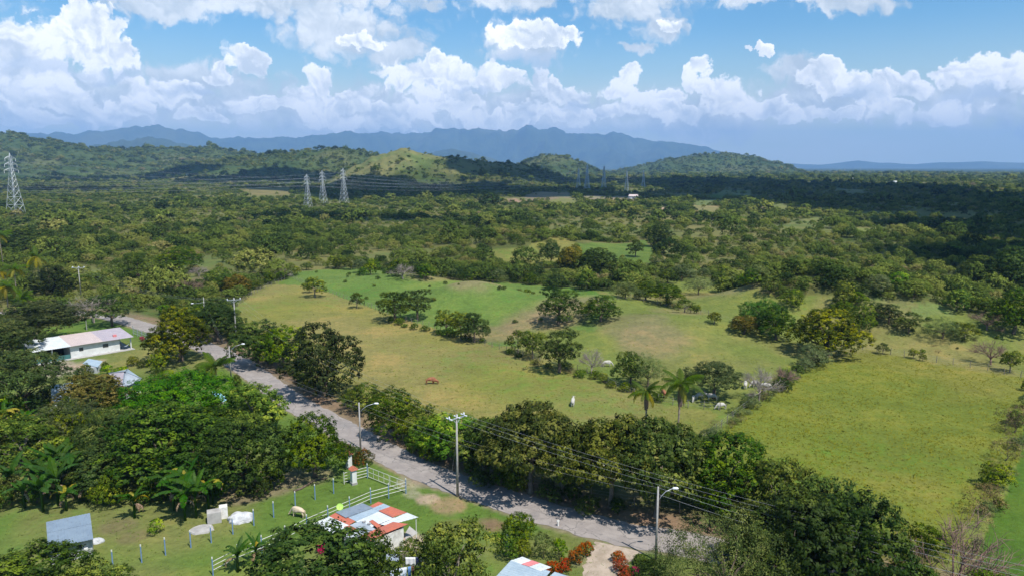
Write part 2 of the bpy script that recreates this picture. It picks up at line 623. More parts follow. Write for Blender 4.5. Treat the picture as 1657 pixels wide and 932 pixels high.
CLEAR = [(G_poly(p), c_) for p, c_ in CLEAR]
P_VILL = np.array([[p.x, p.y] for p in (Wp(a, b) for a, b in
    [(-300, 700), (-200, 600), (20, 596), (34, 556), (70, 530), (120, 522), (150, 514), (200, 521), (243, 535), (300, 555), (360, 580), (402, 604), (462, 650),
     (588, 723), (682, 771), (850, 829), (1001, 872), (1130, 894), (1400, 960), (1500, 1100), (1500, 1800), (-900, 1800), (-600, 900)])])

haze_parts = []

# ------------------------------------------------------------------ materials
def new_mat(name):
    m = bpy.data.materials.new(name)
    m.use_nodes = True
    return m, NT(m.node_tree)


def finish(m, N, color, rough=0.8, spec=0.3, normal=None, metal=0.0):
    b = N.n('ShaderNodeBsdfPrincipled')
    N.put(b.inputs['Base Color'], color)
    N.put(b.inputs['Roughness'], rough)
    b.inputs['Specular IOR Level'].default_value = spec
    b.inputs['Metallic'].default_value = metal
    if normal is not None:
        N.put(b.inputs['Normal'], normal)
    o = N.n('ShaderNodeOutputMaterial')
    N.t.links.new(b.outputs[0], o.inputs[0])
    return m


def bump(N, h, strength=0.5, dist=0.1):
    b = N.n('ShaderNodeBump')
    N.put(b.inputs['Strength'], strength)
    b.inputs['Distance'].default_value = dist
    N.put(b.inputs['Height'], h)
    return b.outputs[0]


def pmat(name, c1, c2=None, scale=3.0, rough=0.7, bumps=0.2, spec=0.3, metal=0.0, detail=5):
    m, N = new_mat(name)
    pos = N.n('ShaderNodeTexCoord').outputs['Object']
    if c2 is None:
        c2 = tuple(q * 0.75 for q in c1)
    nz = N.noise(pos, scale, detail, 0.6)
    colr = N.mix(N.sstep(nz, 0.35, 0.68), c1, c2)
    return finish(m, N, colr, rough, spec, bump(N, nz, bumps, 0.05), metal)


# ground: measured cover colour per vertex, broken up by noise and tufts
def ground_material():
    m, N = new_mat('ground_cover')
    g = N.n('ShaderNodeNewGeometry').outputs['Position']
    cov = N.n('ShaderNodeVertexColor', layer_name='cover').outputs[0]
    tuft = N.noise(g, 1.3, 4, 0.65)
    clump = N.noise(g, 0.33, 4, 0.6)
    patch = N.noise(g, 0.055, 4, 0.6)
    big = N.noise(g, 0.012, 3, 0.5)
    f = N.math('ADD', N.math('MULTIPLY', N.math('SUBTRACT', tuft, 0.5), 0.75), N.math('MULTIPLY', N.math('SUBTRACT', clump, 0.5), 0.6))
    f = N.math('ADD', f, N.math('MULTIPLY', N.math('SUBTRACT', patch, 0.5), 0.7))
    f = N.math('ADD', 1.0, f)
    vm = N.n('ShaderNodeVectorMath', operation='SCALE')
    N.put(vm.inputs[0], cov)
    N.put(vm.inputs['Scale'], f)
    c1 = vm.outputs[0]
    dry = N.mix(1.0, c1, (1.22, 1.02, 1.05), 'MULTIPLY')
    c2 = N.mix(N.sstep(N.math('ADD', N.math('MULTIPLY', patch, 0.6), N.math('MULTIPLY', clump, 0.4)), 0.47, 0.62), c1, dry)
    lush = N.mix(1.0, c1, (0.72, 0.95, 0.75), 'MULTIPLY')
    c3 = N.mix(N.sstep(N.math('ADD', N.math('MULTIPLY', big, 0.6), N.math('MULTIPLY', clump, 0.4)), 0.5, 0.62), c2, lush)
    hgt = N.math('ADD', N.math('MULTIPLY', tuft, 0.5), N.math('MULTIPLY', clump, 1.2))
    return finish(m, N, c3, 0.95, 0.1, bump(N, hgt, 0.75, 0.5))


def hill_material(name, ca, cb, cc, sc):
    m, N = new_mat(name)
    g = N.n('ShaderNodeNewGeometry').outputs['Position']
    n1 = N.noise(g, 0.012 * sc, 6, 0.65)
    n2 = N.noise(g, 0.06 * sc, 5, 0.7)
    n3 = N.noise(g, 0.0025 * sc, 4, 0.6)
    c = N.mix(N.sstep(n1, 0.38, 0.62), ca, cb)
    c = N.mix(N.math('MULTIPLY', N.sstep(n3, 0.5, 0.66), 0.7), c, cc)
    vm = N.n('ShaderNodeVectorMath', operation='SCALE')
    N.put(vm.inputs[0], c)
    N.put(vm.inputs['Scale'], N.math('ADD', 0.35, N.math('MULTIPLY', n2, 1.3)))
    return finish(m, N, vm.outputs[0], 0.95, 0.05, bump(N, N.math('ADD', n2, n1), 1.0, 9.0 / sc))


M_GROUND = ground_material()
M_HILL = hill_material('hill_forest', (0.045, 0.075, 0.022), (0.085, 0.115, 0.035), (0.14, 0.14, 0.055), 1.0)
M_MOUNT = hill_material('mountain_forest', (0.020, 0.040, 0.018), (0.055, 0.080, 0.032), (0.10, 0.11, 0.05), 0.22)


# ------------------------------------------------------------------ ground, hills and mountains: one polar net in three sheets
az_in = np.linspace(radians(-40), radians(40), 561)
az_out = np.linspace(radians(40), radians(320), 71)[1:-1]
AZ = np.concatenate([az_in, az_out])
NA = len(AZ)
Rr = np.concatenate([np.array([0.5, 12, 30, 45]), np.geomspace(58, 420, 190), np.geomspace(424, 24000, 380)])
RR, AA = np.meshgrid(Rr, AZ, indexing='ij')
X = RR * np.sin(AA); Y = RR * np.cos(AA)
Z = height(X.ravel(), Y.ravel()).reshape(X.shape)


def land_cover(x, y):
    """real colour of what covers the ground at each point, and how open it is"""
    r = np.hypot(x, y)
    n1 = fbm(x / 22, y / 22, 71, 4)
    n2 = fbm(x / 7, y / 7, 72, 3)
    n3 = fbm(x / 90, y / 90, 73, 4)
    def C(c): return np.array(c)[None, :]
    scrub = C((0.075, 0.09, 0.025)) * (1 - ss(n3, 0.42, 0.62))[:, None] + C((0.15, 0.15, 0.05)) * ss(n3, 0.42, 0.62)[:, None]
    col_ = scrub
    openm = np.zeros(x.shape)
    def put(mask, c, o=1.0):
        nonlocal col_, openm
        mm = np.clip(mask, 0, 1)[:, None]
        col_ = col_ * (1 - mm) + c * mm
        openm = openm * (1 - mm[:, 0]) + o * mm[:, 0]
    near = (r < 1100)
    jx = (n2 - 0.5) * 6; jy = (n1 - 0.5) * 6
    p = inside(P_PAST, x + jx, y + jy).astype(float)
    put(p, C((0.145, 0.178, 0.040)) * (1 - ss(n1, 0.4, 0.65))[:, None] + C((0.20, 0.188, 0.06)) * ss(n1, 0.4, 0.65)[:, None])
    p = inside(P_STRIP, x + jx * .3, y + jy * .3).astype(float)
    put(p, C((0.115, 0.18, 0.038)) + 0 * n1[:, None])
    # brown earth of the mounds
    for (px, py, rr_, c_) in [(770, 487, 10, (0.26, 0.20, 0.11)), (905, 522, 9, (0.25, 0.19, 0.105)), (860, 530, 9, (0.24, 0.18, 0.10)), (960, 515, 6, (0.22, 0.17, 0.10)),
                              (700, 452, 14, (0.20, 0.18, 0.08)), (1060, 560, 10, (0.20, 0.17, 0.085)), (1095, 520, 8, (0.22, 0.19, 0.085)), (1030, 545, 10, (0.19, 0.17, 0.08)),
                              (1190, 490, 14, (0.20, 0.185, 0.08)), (1440, 535, 8, (0.19, 0.19, 0.07)), (1330, 498, 12, (0.20, 0.19, 0.07)), (800, 540, 9, (0.22, 0.17, 0.09))]:
        q = Wp(px, py)
        g = np.exp(-((x - q.x) ** 2 + ((y - q.y) * 0.8) ** 2) / rr_ ** 2) * (0.35 + 1.1 * n2)
        put(ss(g, 0.22, 0.6) * 0.68, C(c_) + 0 * n1[:, None])
    p = inside(P_FIELD1, x + jx * .2, y + jy * .2).astype(float)
    put(p, C((0.185, 0.188, 0.045)) * (1 - ss(n1, 0.35, 0.65))[:, None] + C((0.225, 0.20, 0.066)) * ss(n1, 0.35, 0.65)[:, None])
    p = inside(P_FIELD2, x + jx * 1.2, y + jy * 1.2).astype(float)
    put(p, C((0.138, 0.168, 0.026)) * (1 - ss(n1, 0.4, 0.7))[:, None] + C((0.178, 0.180, 0.036)) * ss(n1, 0.4, 0.7)[:, None])
    p = inside(P_FARR, x + jx * .3, y + jy * .3).astype(float)
    put(p, C((0.065, 0.125, 0.016)) + 0 * n1[:, None])
    for poly, c_ in CLEAR:
        jit = np.clip(r / 60, 2, 14)
        p = inside(poly, x + (n2 - .5) * jit, y + (n1 - .5) * jit).astype(float)
        put(p, C(c_) * (0.85 + 0.3 * n1)[:, None])
    kn = np.exp(-(((x - KN[0] + 25) / 120) ** 2 + ((y - KN[1]) / 200) ** 2))
    put(ss(kn + (n1 - .5) * .3, 0.3, 0.5), C((0.16, 0.165, 0.06)) * (0.7 + 0.6 * n2)[:, None])
    # village side: cut lawn with worn patches
    v = inside(P_VILL, x, y).astype(float)
    lawn = C((0.10, 0.165, 0.030)) * (1 - ss(n1, 0.42, 0.62))[:, None] + C((0.16, 0.175, 0.052)) * ss(n1, 0.42, 0.62)[:, None]
    put(v, lawn)
    for (px, py, rr_, c_, w_) in [(692, 808, 1.6, (0.36, 0.28, 0.19), 1), (725, 818, 2.2, (0.30, 0.21, 0.12), .8), (670, 780, 2.4, (0.30, 0.27, 0.18), .8), (665, 798, 1.3, (0.32, 0.29, 0.2), .7),
                                  (190, 850, 2.4, (0.17, 0.13, 0.075), .6), (215, 868, 1.8, (0.17, 0.135, 0.07), .6), (440, 785, 4, (0.24, 0.19, 0.12), .8), (490, 770, 4, (0.24, 0.2, 0.12), .7),
                                  (395, 800, 3.5, (0.22, 0.17, 0.11), .8), (655, 880, 2.6, (0.42, 0.34, 0.26), 1), (800, 850, 1.5, (0.24, 0.15, 0.09), .8), (790, 845, 1.4, (0.22, 0.15, 0.09), .7),
                                  (100, 600, 5, (0.32, 0.27, 0.2), .9), (85, 592, 4, (0.33, 0.27, 0.2), .9), (150, 585, 2.5, (0.3, 0.25, 0.17), .7), (940, 905, 1.5, (0.3, 0.25, 0.15), .5),
                                  (1020, 800, 2.0, (0.24, 0.19, 0.10), .6), (740, 860, 3, (0.17, 0.17, 0.05), .7)]:
        q = Wp(px, py)
        g = np.exp(-((x - q.x) ** 2 + (y - q.y) ** 2) / rr_ ** 2) * (0.4 + 1.1 * n2)
        put(ss(g, 0.25, 0.55) * w_, C(c_) + 0 * n1[:, None])
    # verges of the road: bare brown earth, wider on the pasture side
    mroad = (r < 330)
    d = np.full(x.shape, 99.0)
    d[mroad] = dist_line(ROAD, x[mroad], y[mroad])
    far_side = 1 - v
    put(ss(d + (n2 - 0.5) * 3, 8.5, 5.0) * far_side * 0.85, C((0.23, 0.16, 0.105)) * (0.7 + 0.6 * n2)[:, None], 0.6)
    put(ss(d + (n2 - 0.5) * 1.2, 3.4, 2.8) * 0.8, C((0.24, 0.19, 0.13)) + 0 * n1[:, None], 1.0)
    return col_ * 0.92, openm, d, v


KN = (Wp(648, 298)[0] * 1650 / Wp(648, 298)[1], 1650.0)
cov, openm, droad, vill = land_cover(X.ravel(), Y.ravel())
idx = np.arange(X.size).reshape(X.shape)


def sheet_rows(name, i0, i1, mat, kindname):
    ii = idx[i0:i1 + 1]
    nr = ii.shape[0]
    V = np.stack([X[i0:i1 + 1].ravel(), Y[i0:i1 + 1].ravel(), Z[i0:i1 + 1].ravel()], 1)
    loc = np.arange(nr * NA).reshape(nr, NA)
    a = loc[:-1, :]; b = loc[1:, :]
    a2 = np.roll(a, -1, 1); b2 = np.roll(b, -1, 1)
    Fq = np.stack([a.ravel(), a2.ravel(), b2.ravel(), b.ravel()], 1)[:, ::-1]
    me = fast_mesh(name, V, Fq, mat, True)
    ca = me.color_attributes.new('cover', 'FLOAT_COLOR', 'POINT')
    cc = np.ones((len(V), 4), np.float32)
    cc[:, :3] = cov[ii.ravel()]
    ca.data.foreach_set('color', cc.ravel())
    o = link(name, me)
    o['kind'] = 'structure'
    return o


k1 = int(np.searchsorted(Rr, 2250)); k2 = int(np.searchsorted(Rr, 5400))
sheet_rows('ground', 0, k1, M_GROUND, 'structure')
sheet_rows('hills', k1, k2, M_HILL, 'structure')
sheet_rows('mountain_range', k2, len(Rr) - 1, M_MOUNT, 'structure')

# ------------------------------------------------------------------ clouds overhead whose shadows lie on the valley
def cloud_material():
    m, N = new_mat('cloud_vapour')
    g = N.n('ShaderNodeNewGeometry').outputs['Position']
    nz = N.noise(g, 0.02, 5, 0.6)
    return finish(m, N, (0.9, 0.9, 0.9), 1.0, 0.0, bump(N, nz, 0.8, 20))


M_CLOUD = cloud_material()
CLOUD_Z = 1280.0


def cloud_over(px, py, rx, ry, seed, wx=None):
    """a cumulus whose shadow falls on the ground seen at (px, py); rx, ry in metres"""
    p = Wp(px, py)
    k = CLOUD_Z / SUN_DIR.z
    cx, cy = p.x + SUN_DIR.x * k, p.y + SUN_DIR.y * k
    bm = bmesh.new()
    bmesh.ops.create_icosphere(bm, subdivisions=5, radius=1)
    co = np.array([v.co[:] for v in bm.verts])
    th = np.arctan2(co[:, 1], co[:, 0])
    wob = 0.62 + 0.75 * fbm(co[:, 0] * 1.7 + seed * 3.1 + 20, co[:, 1] * 1.7 + 20, seed, 4)
    pz = co[:, 2].copy()
    lump = 0.7 + 0.9 * fbm(co[:, 0] * 4 + seed + 30, co[:, 1] * 4 + 30, seed + 5, 4)
    X_ = co[:, 0] * rx * wob
    Y_ = co[:, 1] * ry * wob
    Z_ = np.where(pz > 0, pz * 0.28 * min(rx, ry) * lump, pz * 18)
    for v, a, b, c_ in zip(bm.verts, X_, Y_, Z_):
        v.co = (a, b, c_)
    me = bpy.data.meshes.new('cloud')
    bm.to_mesh(me); bm.free()
    me.materials.append(M_CLOUD)
    me.polygons.foreach_set('use_smooth', [True] * len(me.polygons))
    o = link('cloud', me, None, (cx, cy, CLOUD_Z))
    o['kind'] = 'structure'
    return o


for i, c_ in enumerate([(770, 312, 240, 240), (815, 298, 150, 240), (520, 306, 170, 150), (930, 296, 200, 230), (430, 295, 260, 260),
                        (180, 293, 260, 240), (60, 308, 200, 110), (1150, 296, 290, 340), (1380, 318, 330, 230), (1560, 325, 300, 230),
                        (1280, 303, 300, 380), (1720, 335, 260, 260), (470, 352, 60, 20), (620, 356, 70, 22), (1650, 372, 90, 110), (1750, 420, 90, 60)]):
    cloud_over(*c_[:2], c_[2], c_[3], 30 + i)

# ------------------------------------------------------------------ haze: the air of the whole valley
def make_haze():
    mb = MB()
    mb.box((0, 0, (1200 - 7) / 2), (50000, 50000, 1200 + 7))
    m = bpy.data.materials.new('haze_air')
    m.use_nodes = True
    N = NT(m.node_tree)
    v = N.n('ShaderNodeVolumePrincipled')
    v.inputs['Color'].default_value = HAZE_COL + (1,)
    v.inputs['Density'].default_value = HAZE_D
    v.inputs['Anisotropy'].default_value = 0.0
    o = N.n('ShaderNodeOutputMaterial')
    m.node_tree.links.new(v.outputs[0], o.inputs['Volume'])
    h = mb.build('haze', m, org=(0, 0, 0))
    h['kind'] = 'stuff'
    h['label'] = 'thin bluish haze filling the air of the whole valley'
    return h


HAZE_COL = (0.33, 0.56, 0.94)
HAZE_D = 0.000074
make_haze()

# ------------------------------------------------------------------ vegetation library
def soft_normal(N, k=0.62):
    """leaf sprays are curved and crossed: shade them mostly by the way their clump faces"""
    cn = N.n('ShaderNodeAttribute', attribute_name='clump_normal').outputs['Vector']
    vt = N.n('ShaderNodeVectorTransform', vector_type='NORMAL', convert_from='OBJECT', convert_to='WORLD')
    N.put(vt.inputs[0], cn)
    gn = N.n('ShaderNodeNewGeometry').outputs['Normal']
    a = N.n('ShaderNodeVectorMath', operation='SCALE'); N.put(a.inputs[0], vt.outputs[0]); a.inputs['Scale'].default_value = k
    b = N.n('ShaderNodeVectorMath', operation='SCALE'); N.put(b.inputs[0], gn); b.inputs['Scale'].default_value = 1 - k
    return N.vmath('NORMALIZE', N.vmath('ADD', a.outputs[0], b.outputs[0]))


def leaf_mat(name, ca, cb, cshoot=None, rough=0.55, transl=0.22, patch=0.35, soft=True):
    """leaves: colour varies leaf by leaf, clump by clump (tint) and plant by plant"""
    m, N = new_mat(name)
    geo = N.n('ShaderNodeNewGeometry')
    oi = N.n('ShaderNodeObjectInfo')
    tint = N.n('ShaderNodeAttribute', attribute_name='tint').outputs['Fac']
    rnd = geo.outputs['Random Per Island']
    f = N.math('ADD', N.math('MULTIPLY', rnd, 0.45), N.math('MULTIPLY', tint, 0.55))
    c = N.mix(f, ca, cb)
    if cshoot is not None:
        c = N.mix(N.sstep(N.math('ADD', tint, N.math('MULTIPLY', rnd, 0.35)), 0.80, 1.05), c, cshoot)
    pl = oi.outputs['Random']
    v = N.lin(pl, 0, 1, 1 - patch, 1 + patch)
    sc_ = N.n('ShaderNodeVectorMath', operation='SCALE')
    N.put(sc_.inputs[0], c)
    N.put(sc_.inputs['Scale'], v)
    hs = N.n('ShaderNodeHueSaturation')
    N.put(hs.inputs['Color'], sc_.outputs[0])
    r2 = N.math('FRACT', N.math('MULTIPLY', pl, 7.31))
    N.put(hs.inputs['Hue'], N.lin(r2, 0, 1, 0.482, 0.512))
    N.put(hs.inputs['Saturation'], N.lin(N.math('FRACT', N.math('MULTIPLY', pl, 13.7)), 0, 1, 1.0, 1.22))
    b = N.n('ShaderNodeBsdfPrincipled')
    N.put(b.inputs['Base Color'], hs.outputs[0])
    b.inputs['Roughness'].default_value = rough
    b.inputs['Specular IOR Level'].default_value = 0.1
    if soft: N.put(b.inputs['Normal'], soft_normal(N))
    t = N.n('ShaderNodeBsdfTranslucent')
    N.put(t.inputs[0], N.mix(1.0, hs.outputs[0], (1.3, 1.35, 0.6), 'MULTIPLY'))
    mx = N.n('ShaderNodeMixShader')
    mx.inputs[0].default_value = transl
    N.t.links.new(b.outputs[0], mx.inputs[1])
    N.t.links.new(t.outputs[0], mx.inputs[2])
    o = N.n('ShaderNodeOutputMaterial')
    N.t.links.new(mx.outputs[0], o.inputs[0])
    return m


def thicket_mat():
    """far scrub: each bush takes its own green, olive or dry tone, in drifts across the land"""
    m, N = new_mat('thicket_leaves')
    geo = N.n('ShaderNodeNewGeometry')
    oi = N.n('ShaderNodeObjectInfo')
    tint = N.n('ShaderNodeAttribute', attribute_name='tint').outputs['Fac']
    rnd = geo.outputs['Random Per Island']
    pl = oi.outputs['Random']
    loc = oi.outputs['Location']
    d1 = N.noise(loc, 0.011, 3, 0.6)
    d2 = N.noise(loc, 0.045, 2, 0.5)
    ramp = N.n('ShaderNodeValToRGB')
    e = ramp.color_ramp.elements
    stops = [(0.0, (0.022, 0.042, 0.012)), (0.14, (0.048, 0.078, 0.016)), (0.34, (0.092, 0.132, 0.024)), (0.54, (0.140, 0.178, 0.032)),
             (0.74, (0.195, 0.205, 0.045)), (0.88, (0.240, 0.208, 0.075)), (1.0, (0.22, 0.17, 0.11))]
    e[0].position = 0; e[0].color = stops[0][1] + (1,)
    e[1].position = 1; e[1].color = stops[-1][1] + (1,)
    for p_, c_ in stops[1:-1]:
        q = e.new(p_)
        q.color = c_ + (1,)
    t = N.math('ADD', N.math('MULTIPLY', pl, 0.62), N.math('MULTIPLY', N.math('SUBTRACT', d1, 0.5), 1.3))
    t = N.math('ADD', t, N.math('MULTIPLY', N.math('SUBTRACT', d2, 0.5), 0.9))
    t = N.math('ADD', t, N.math('ADD', 0.06, N.math('MULTIPLY', N.math('SUBTRACT', N.math('ADD', rnd, tint), 1.0), 0.13)), clamp=True)
    N.put(ramp.inputs[0], t)
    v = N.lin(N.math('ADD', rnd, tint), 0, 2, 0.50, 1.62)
    sc_ = N.n('ShaderNodeVectorMath', operation='SCALE')
    N.put(sc_.inputs[0], ramp.outputs[0])
    N.put(sc_.inputs['Scale'], v)
    b = N.n('ShaderNodeBsdfDiffuse')
    N.put(b.inputs[0], sc_.outputs[0])
    N.put(b.inputs['Normal'], soft_normal(N, 0.6))
    tr = N.n('ShaderNodeBsdfTranslucent')
    N.put(tr.inputs[0], sc_.outputs[0])
    mx = N.n('ShaderNodeMixShader')
    mx.inputs[0].default_value = 0.2
    N.t.links.new(b.outputs[0], mx.inputs[1])
    N.t.links.new(tr.outputs[0], mx.inputs[2])
    o = N.n('ShaderNodeOutputMaterial')
    N.t.links.new(mx.outputs[0], o.inputs[0])
    return m


M_BARK = pmat('bark', (0.16, 0.12, 0.085), (0.08, 0.06, 0.045), 2.5, 0.9, 0.6)
M_BARK_PALE = pmat('bark_pale', (0.26, 0.215, 0.17), (0.15, 0.12, 0.09), 2.5, 0.9, 0.5)
M_TWIG = pmat('twigs_grey', (0.30, 0.255, 0.225), (0.19, 0.155, 0.135), 1.2, 0.9, 0.2)
M_TWIG_BROWN = pmat('twigs_brown', (0.25, 0.155, 0.12), (0.15, 0.10, 0.075), 1.2, 0.9, 0.2)
LM = {
    'mango': leaf_mat('leaf_mango', (0.031, 0.052, 0.009), (0.104, 0.117, 0.016), (0.265, 0.255, 0.035)),
    'bronze': leaf_mat('leaf_bronze', (0.044, 0.050, 0.012), (0.131, 0.111, 0.024), (0.215, 0.160, 0.055)),
    'dark': leaf_mat('leaf_dark', (0.014, 0.031, 0.007), (0.052, 0.085, 0.016), (0.100, 0.135, 0.026)),
    'feather': leaf_mat('leaf_feather', (0.019, 0.037, 0.010), (0.074, 0.103, 0.030), (0.131, 0.148, 0.048)),
    'green': leaf_mat('leaf_green', (0.021, 0.054, 0.007), (0.083, 0.144, 0.017), (0.183, 0.235, 0.030)),
    'bright': leaf_mat('leaf_bright', (0.047, 0.111, 0.014), (0.141, 0.235, 0.026), (0.305, 0.376, 0.047), transl=0.3),
    'dome': leaf_mat('leaf_fern_green', (0.026, 0.088, 0.014), (0.070, 0.177, 0.023), (0.130, 0.235, 0.036), patch=0.1),
    'olive': leaf_mat('leaf_olive', (0.028, 0.052, 0.009), (0.095, 0.133, 0.019), (0.215, 0.235, 0.042)),
    'fine': leaf_mat('leaf_fine', (0.026, 0.052, 0.014), (0.087, 0.122, 0.035), (0.165, 0.191, 0.061)),
    'pale': leaf_mat('leaf_pale', (0.059, 0.091, 0.036), (0.147, 0.188, 0.070), (0.224, 0.247, 0.105)),
    'dry': leaf_mat('leaf_dry', (0.094, 0.073, 0.044), (0.211, 0.164, 0.088), (0.329, 0.258, 0.117)),
    'hedge': leaf_mat('leaf_hedge', (0.036, 0.059, 0.017), (0.117, 0.141, 0.033), (0.352, 0.141, 0.047)),
    'yellow': leaf_mat('leaf_yellow', (0.117, 0.141, 0.023), (0.352, 0.305, 0.047), (0.529, 0.423, 0.070)),
}
M_THICKET = thicket_mat()


def fib_dirs(n, jit=0.25, zmin=-1.0, g=None):
    g = g or rng
    i = np.arange(n) + 0.5
    z = 1 - (1 - zmin) * i / n
    th = i * 2.399963 + g.uniform(0, 6.28)
    r = np.sqrt(np.clip(1 - z * z, 0, 1))
    d = np.stack([r * np.cos(th), r * np.sin(th), z], 1)
    d += g.normal(0, jit, d.shape)
    return d / np.linalg.norm(d, axis=1, keepdims=True)


def leaf_quads(c, n, L, Wd, g):
    """rhombic leaf sprays, folded a little along the rib: centres c, normals n"""
    k = len(c)
    a = g.normal(0, 1, (k, 3))
    t = np.cross(n, a); t /= np.linalg.norm(t, axis=1, keepdims=True) + 1e-9
    b = np.cross(n, t)
    L = L[:, None]; Wd = Wd[:, None]
    v = np.stack([c - t * L / 2, c + b * Wd / 2 - n * Wd * 0.18, c + t * L / 2 - n * L * 0.12, c - b * Wd / 2 - n * Wd * 0.18], 1).reshape(-1, 3)
    f = np.arange(4 * k).reshape(k, 4)
    return v, f


def crown_mesh(name, seed, R, zb, H, nl, lr, flat, ncl, cr, nlf, leaf, mat, env_zmin=-0.45, env_sq=1.0, up=0.35,
               lay=False, hole=0.0, inner=0.12, aspect=0.55):
    g = np.random.default_rng(seed)
    if R > 1.1:
        leaf *= 0.62; nlf = int(nlf * 1.9); ncl = int(ncl * 1.25); cr *= 0.92
    ch = (H - zb)
    # lobes on an uneven envelope
    d = fib_dirs(nl, 0.16, env_zmin, g)
    rad = g.uniform(0.60, 1.08, nl)
    zc = zb + ch * (0.36 if not lay else 0.45)
    rz_up = (H - zc) - lr * flat * 0.7
    rz_dn = (zc - zb) - lr * flat * 0.5
    P = np.zeros((nl, 3))
    P[:, 0] = d[:, 0] * (R - lr * 0.75) * rad
    P[:, 1] = d[:, 1] * (R - lr * 0.75) * rad * env_sq
    P[:, 2] = zc + np.where(d[:, 2] > 0, d[:, 2] * rz_up, d[:, 2] * rz_dn) * g.uniform(0.8, 1.12, nl)
    if lay:
        P[:, 2] = np.round(P[:, 2] / (ch / 4)) * (ch / 4) + g.normal(0, 0.12 * ch / 4, nl)
    lrs = lr * g.uniform(0.68, 1.3, nl)
    ltint = g.uniform(0.1, 0.9, nl)
    C = []; Nn = []; T = []; LB = []
    for i in range(nl):
        k = max(4, int(ncl * (lrs[i] / lr) ** 2))
        dd = fib_dirs(k, 0.2, -0.35, g)
        s = lrs[i] * g.uniform(0.78, 1.12, (k, 1))
        q = P[i] + dd * s * np.array([1, 1, flat])
        keep = np.ones(k, bool)
        for j in range(nl):
            if j != i:
                e = (q - P[j]) / (lrs[j] * np.array([1, 1, flat]))
                keep &= (np.linalg.norm(e, axis=1) > 0.74) | (g.uniform(0, 1, k) < inner)
        keep &= g.uniform(0, 1, k) > hole
        q = q[keep]; dd = dd[keep]
        C.append(q); Nn.append(dd)
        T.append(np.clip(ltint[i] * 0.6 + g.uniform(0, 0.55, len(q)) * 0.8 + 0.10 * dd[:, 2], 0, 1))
    C = np.concatenate(C); Nn = np.concatenate(Nn); T = np.concatenate(T)
    k = len(C)
    cc = np.repeat(C, nlf, 0); nn = np.repeat(Nn, nlf, 0); tt = np.repeat(T, nlf)
    off = g.normal(0, 1, cc.shape)
    off /= np.linalg.norm(off, axis=1, keepdims=True)
    off = off * g.uniform(0.35, 1.0, (len(off), 1)) ** 0.6
    off = off + nn * 0.15
    pos = cc + off * cr * np.array([1, 1, 0.75])
    nrm = nn * 0.55 + off * 0.8 + g.normal(0, 0.30, cc.shape) + np.array([0, 0, up])
    nrm /= np.linalg.norm(nrm, axis=1, keepdims=True)
    L = leaf * g.uniform(0.6, 1.35, len(pos))
    v, f = leaf_quads(pos, nrm, L, L * aspect, g)
    v[:, 2] = np.maximum(v[:, 2], 0.02)
    me = fast_mesh(name, v, f, mat)
    rad_ = pos - np.array([0, 0, zb + ch * 0.25])
    rad_ /= np.linalg.norm(rad_, axis=1, keepdims=True) + 1e-6
    cn = nn * 0.8 + off * 0.55 + rad_ * 0.15 + np.array([0, 0, 0.10])
    cn /= np.linalg.norm(cn, axis=1, keepdims=True)
    an = me.attributes.new('clump_normal', 'FLOAT_VECTOR', 'POINT')
    an.data.foreach_set('vector', np.repeat(cn, 4, 0).astype(np.float32).ravel())
    at = me.attributes.new('tint', 'FLOAT', 'POINT')
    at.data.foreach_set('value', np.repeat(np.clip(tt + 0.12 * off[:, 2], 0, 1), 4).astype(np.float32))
    return me, P, lrs


def limb(mb, a, b, r0, r1, g, sag=0.1, n=5, sides=6):
    a = np.array(a); b = np.array(b)
    L = np.linalg.norm(b - a)
    pts = []
    side = g.normal(0, 1, 3) * L * 0.06
    for i in range(n + 1):
        t = i / n
        p = a + (b - a) * t + side * sin(pi * t) + np.array([0, 0, 1]) * L * sag * sin(pi * t) * (1 if t < 1 else 0)
        pts.append(p)
    mb.tube(pts, [r0 + (r1 - r0) * (i / n) ** 0.8 for i in range(n + 1)], sides)


def trunk_mesh(name, seed, P, zt, r, mat, nl=9, lean=0.15):
    g = np.random.default_rng(seed + 900)
    mb = MB()
    top = np.array([g.normal(0, lean), g.normal(0, lean), zt])
    mb.tube([(0, 0, -0.3), (0.02, 0, 0.25), tuple(top * 0.5 + np.array([g.normal(0, .08), g.normal(0, .08), 0])), tuple(top)],
            [r * 1.5, r * 1.1, r * 0.95, r * 0.8], 8)
    order = list(range(len(P)))
    g.shuffle(order)
    for i in order[:nl]:
        t0 = g.uniform(0.65, 1.0)
        limb(mb, top * t0, P[i] * 0.88, r * 0.38, r * 0.09, g, 0.12)
    me = mesh_from(name, mb.v, mb.f, mat, True)
    return me


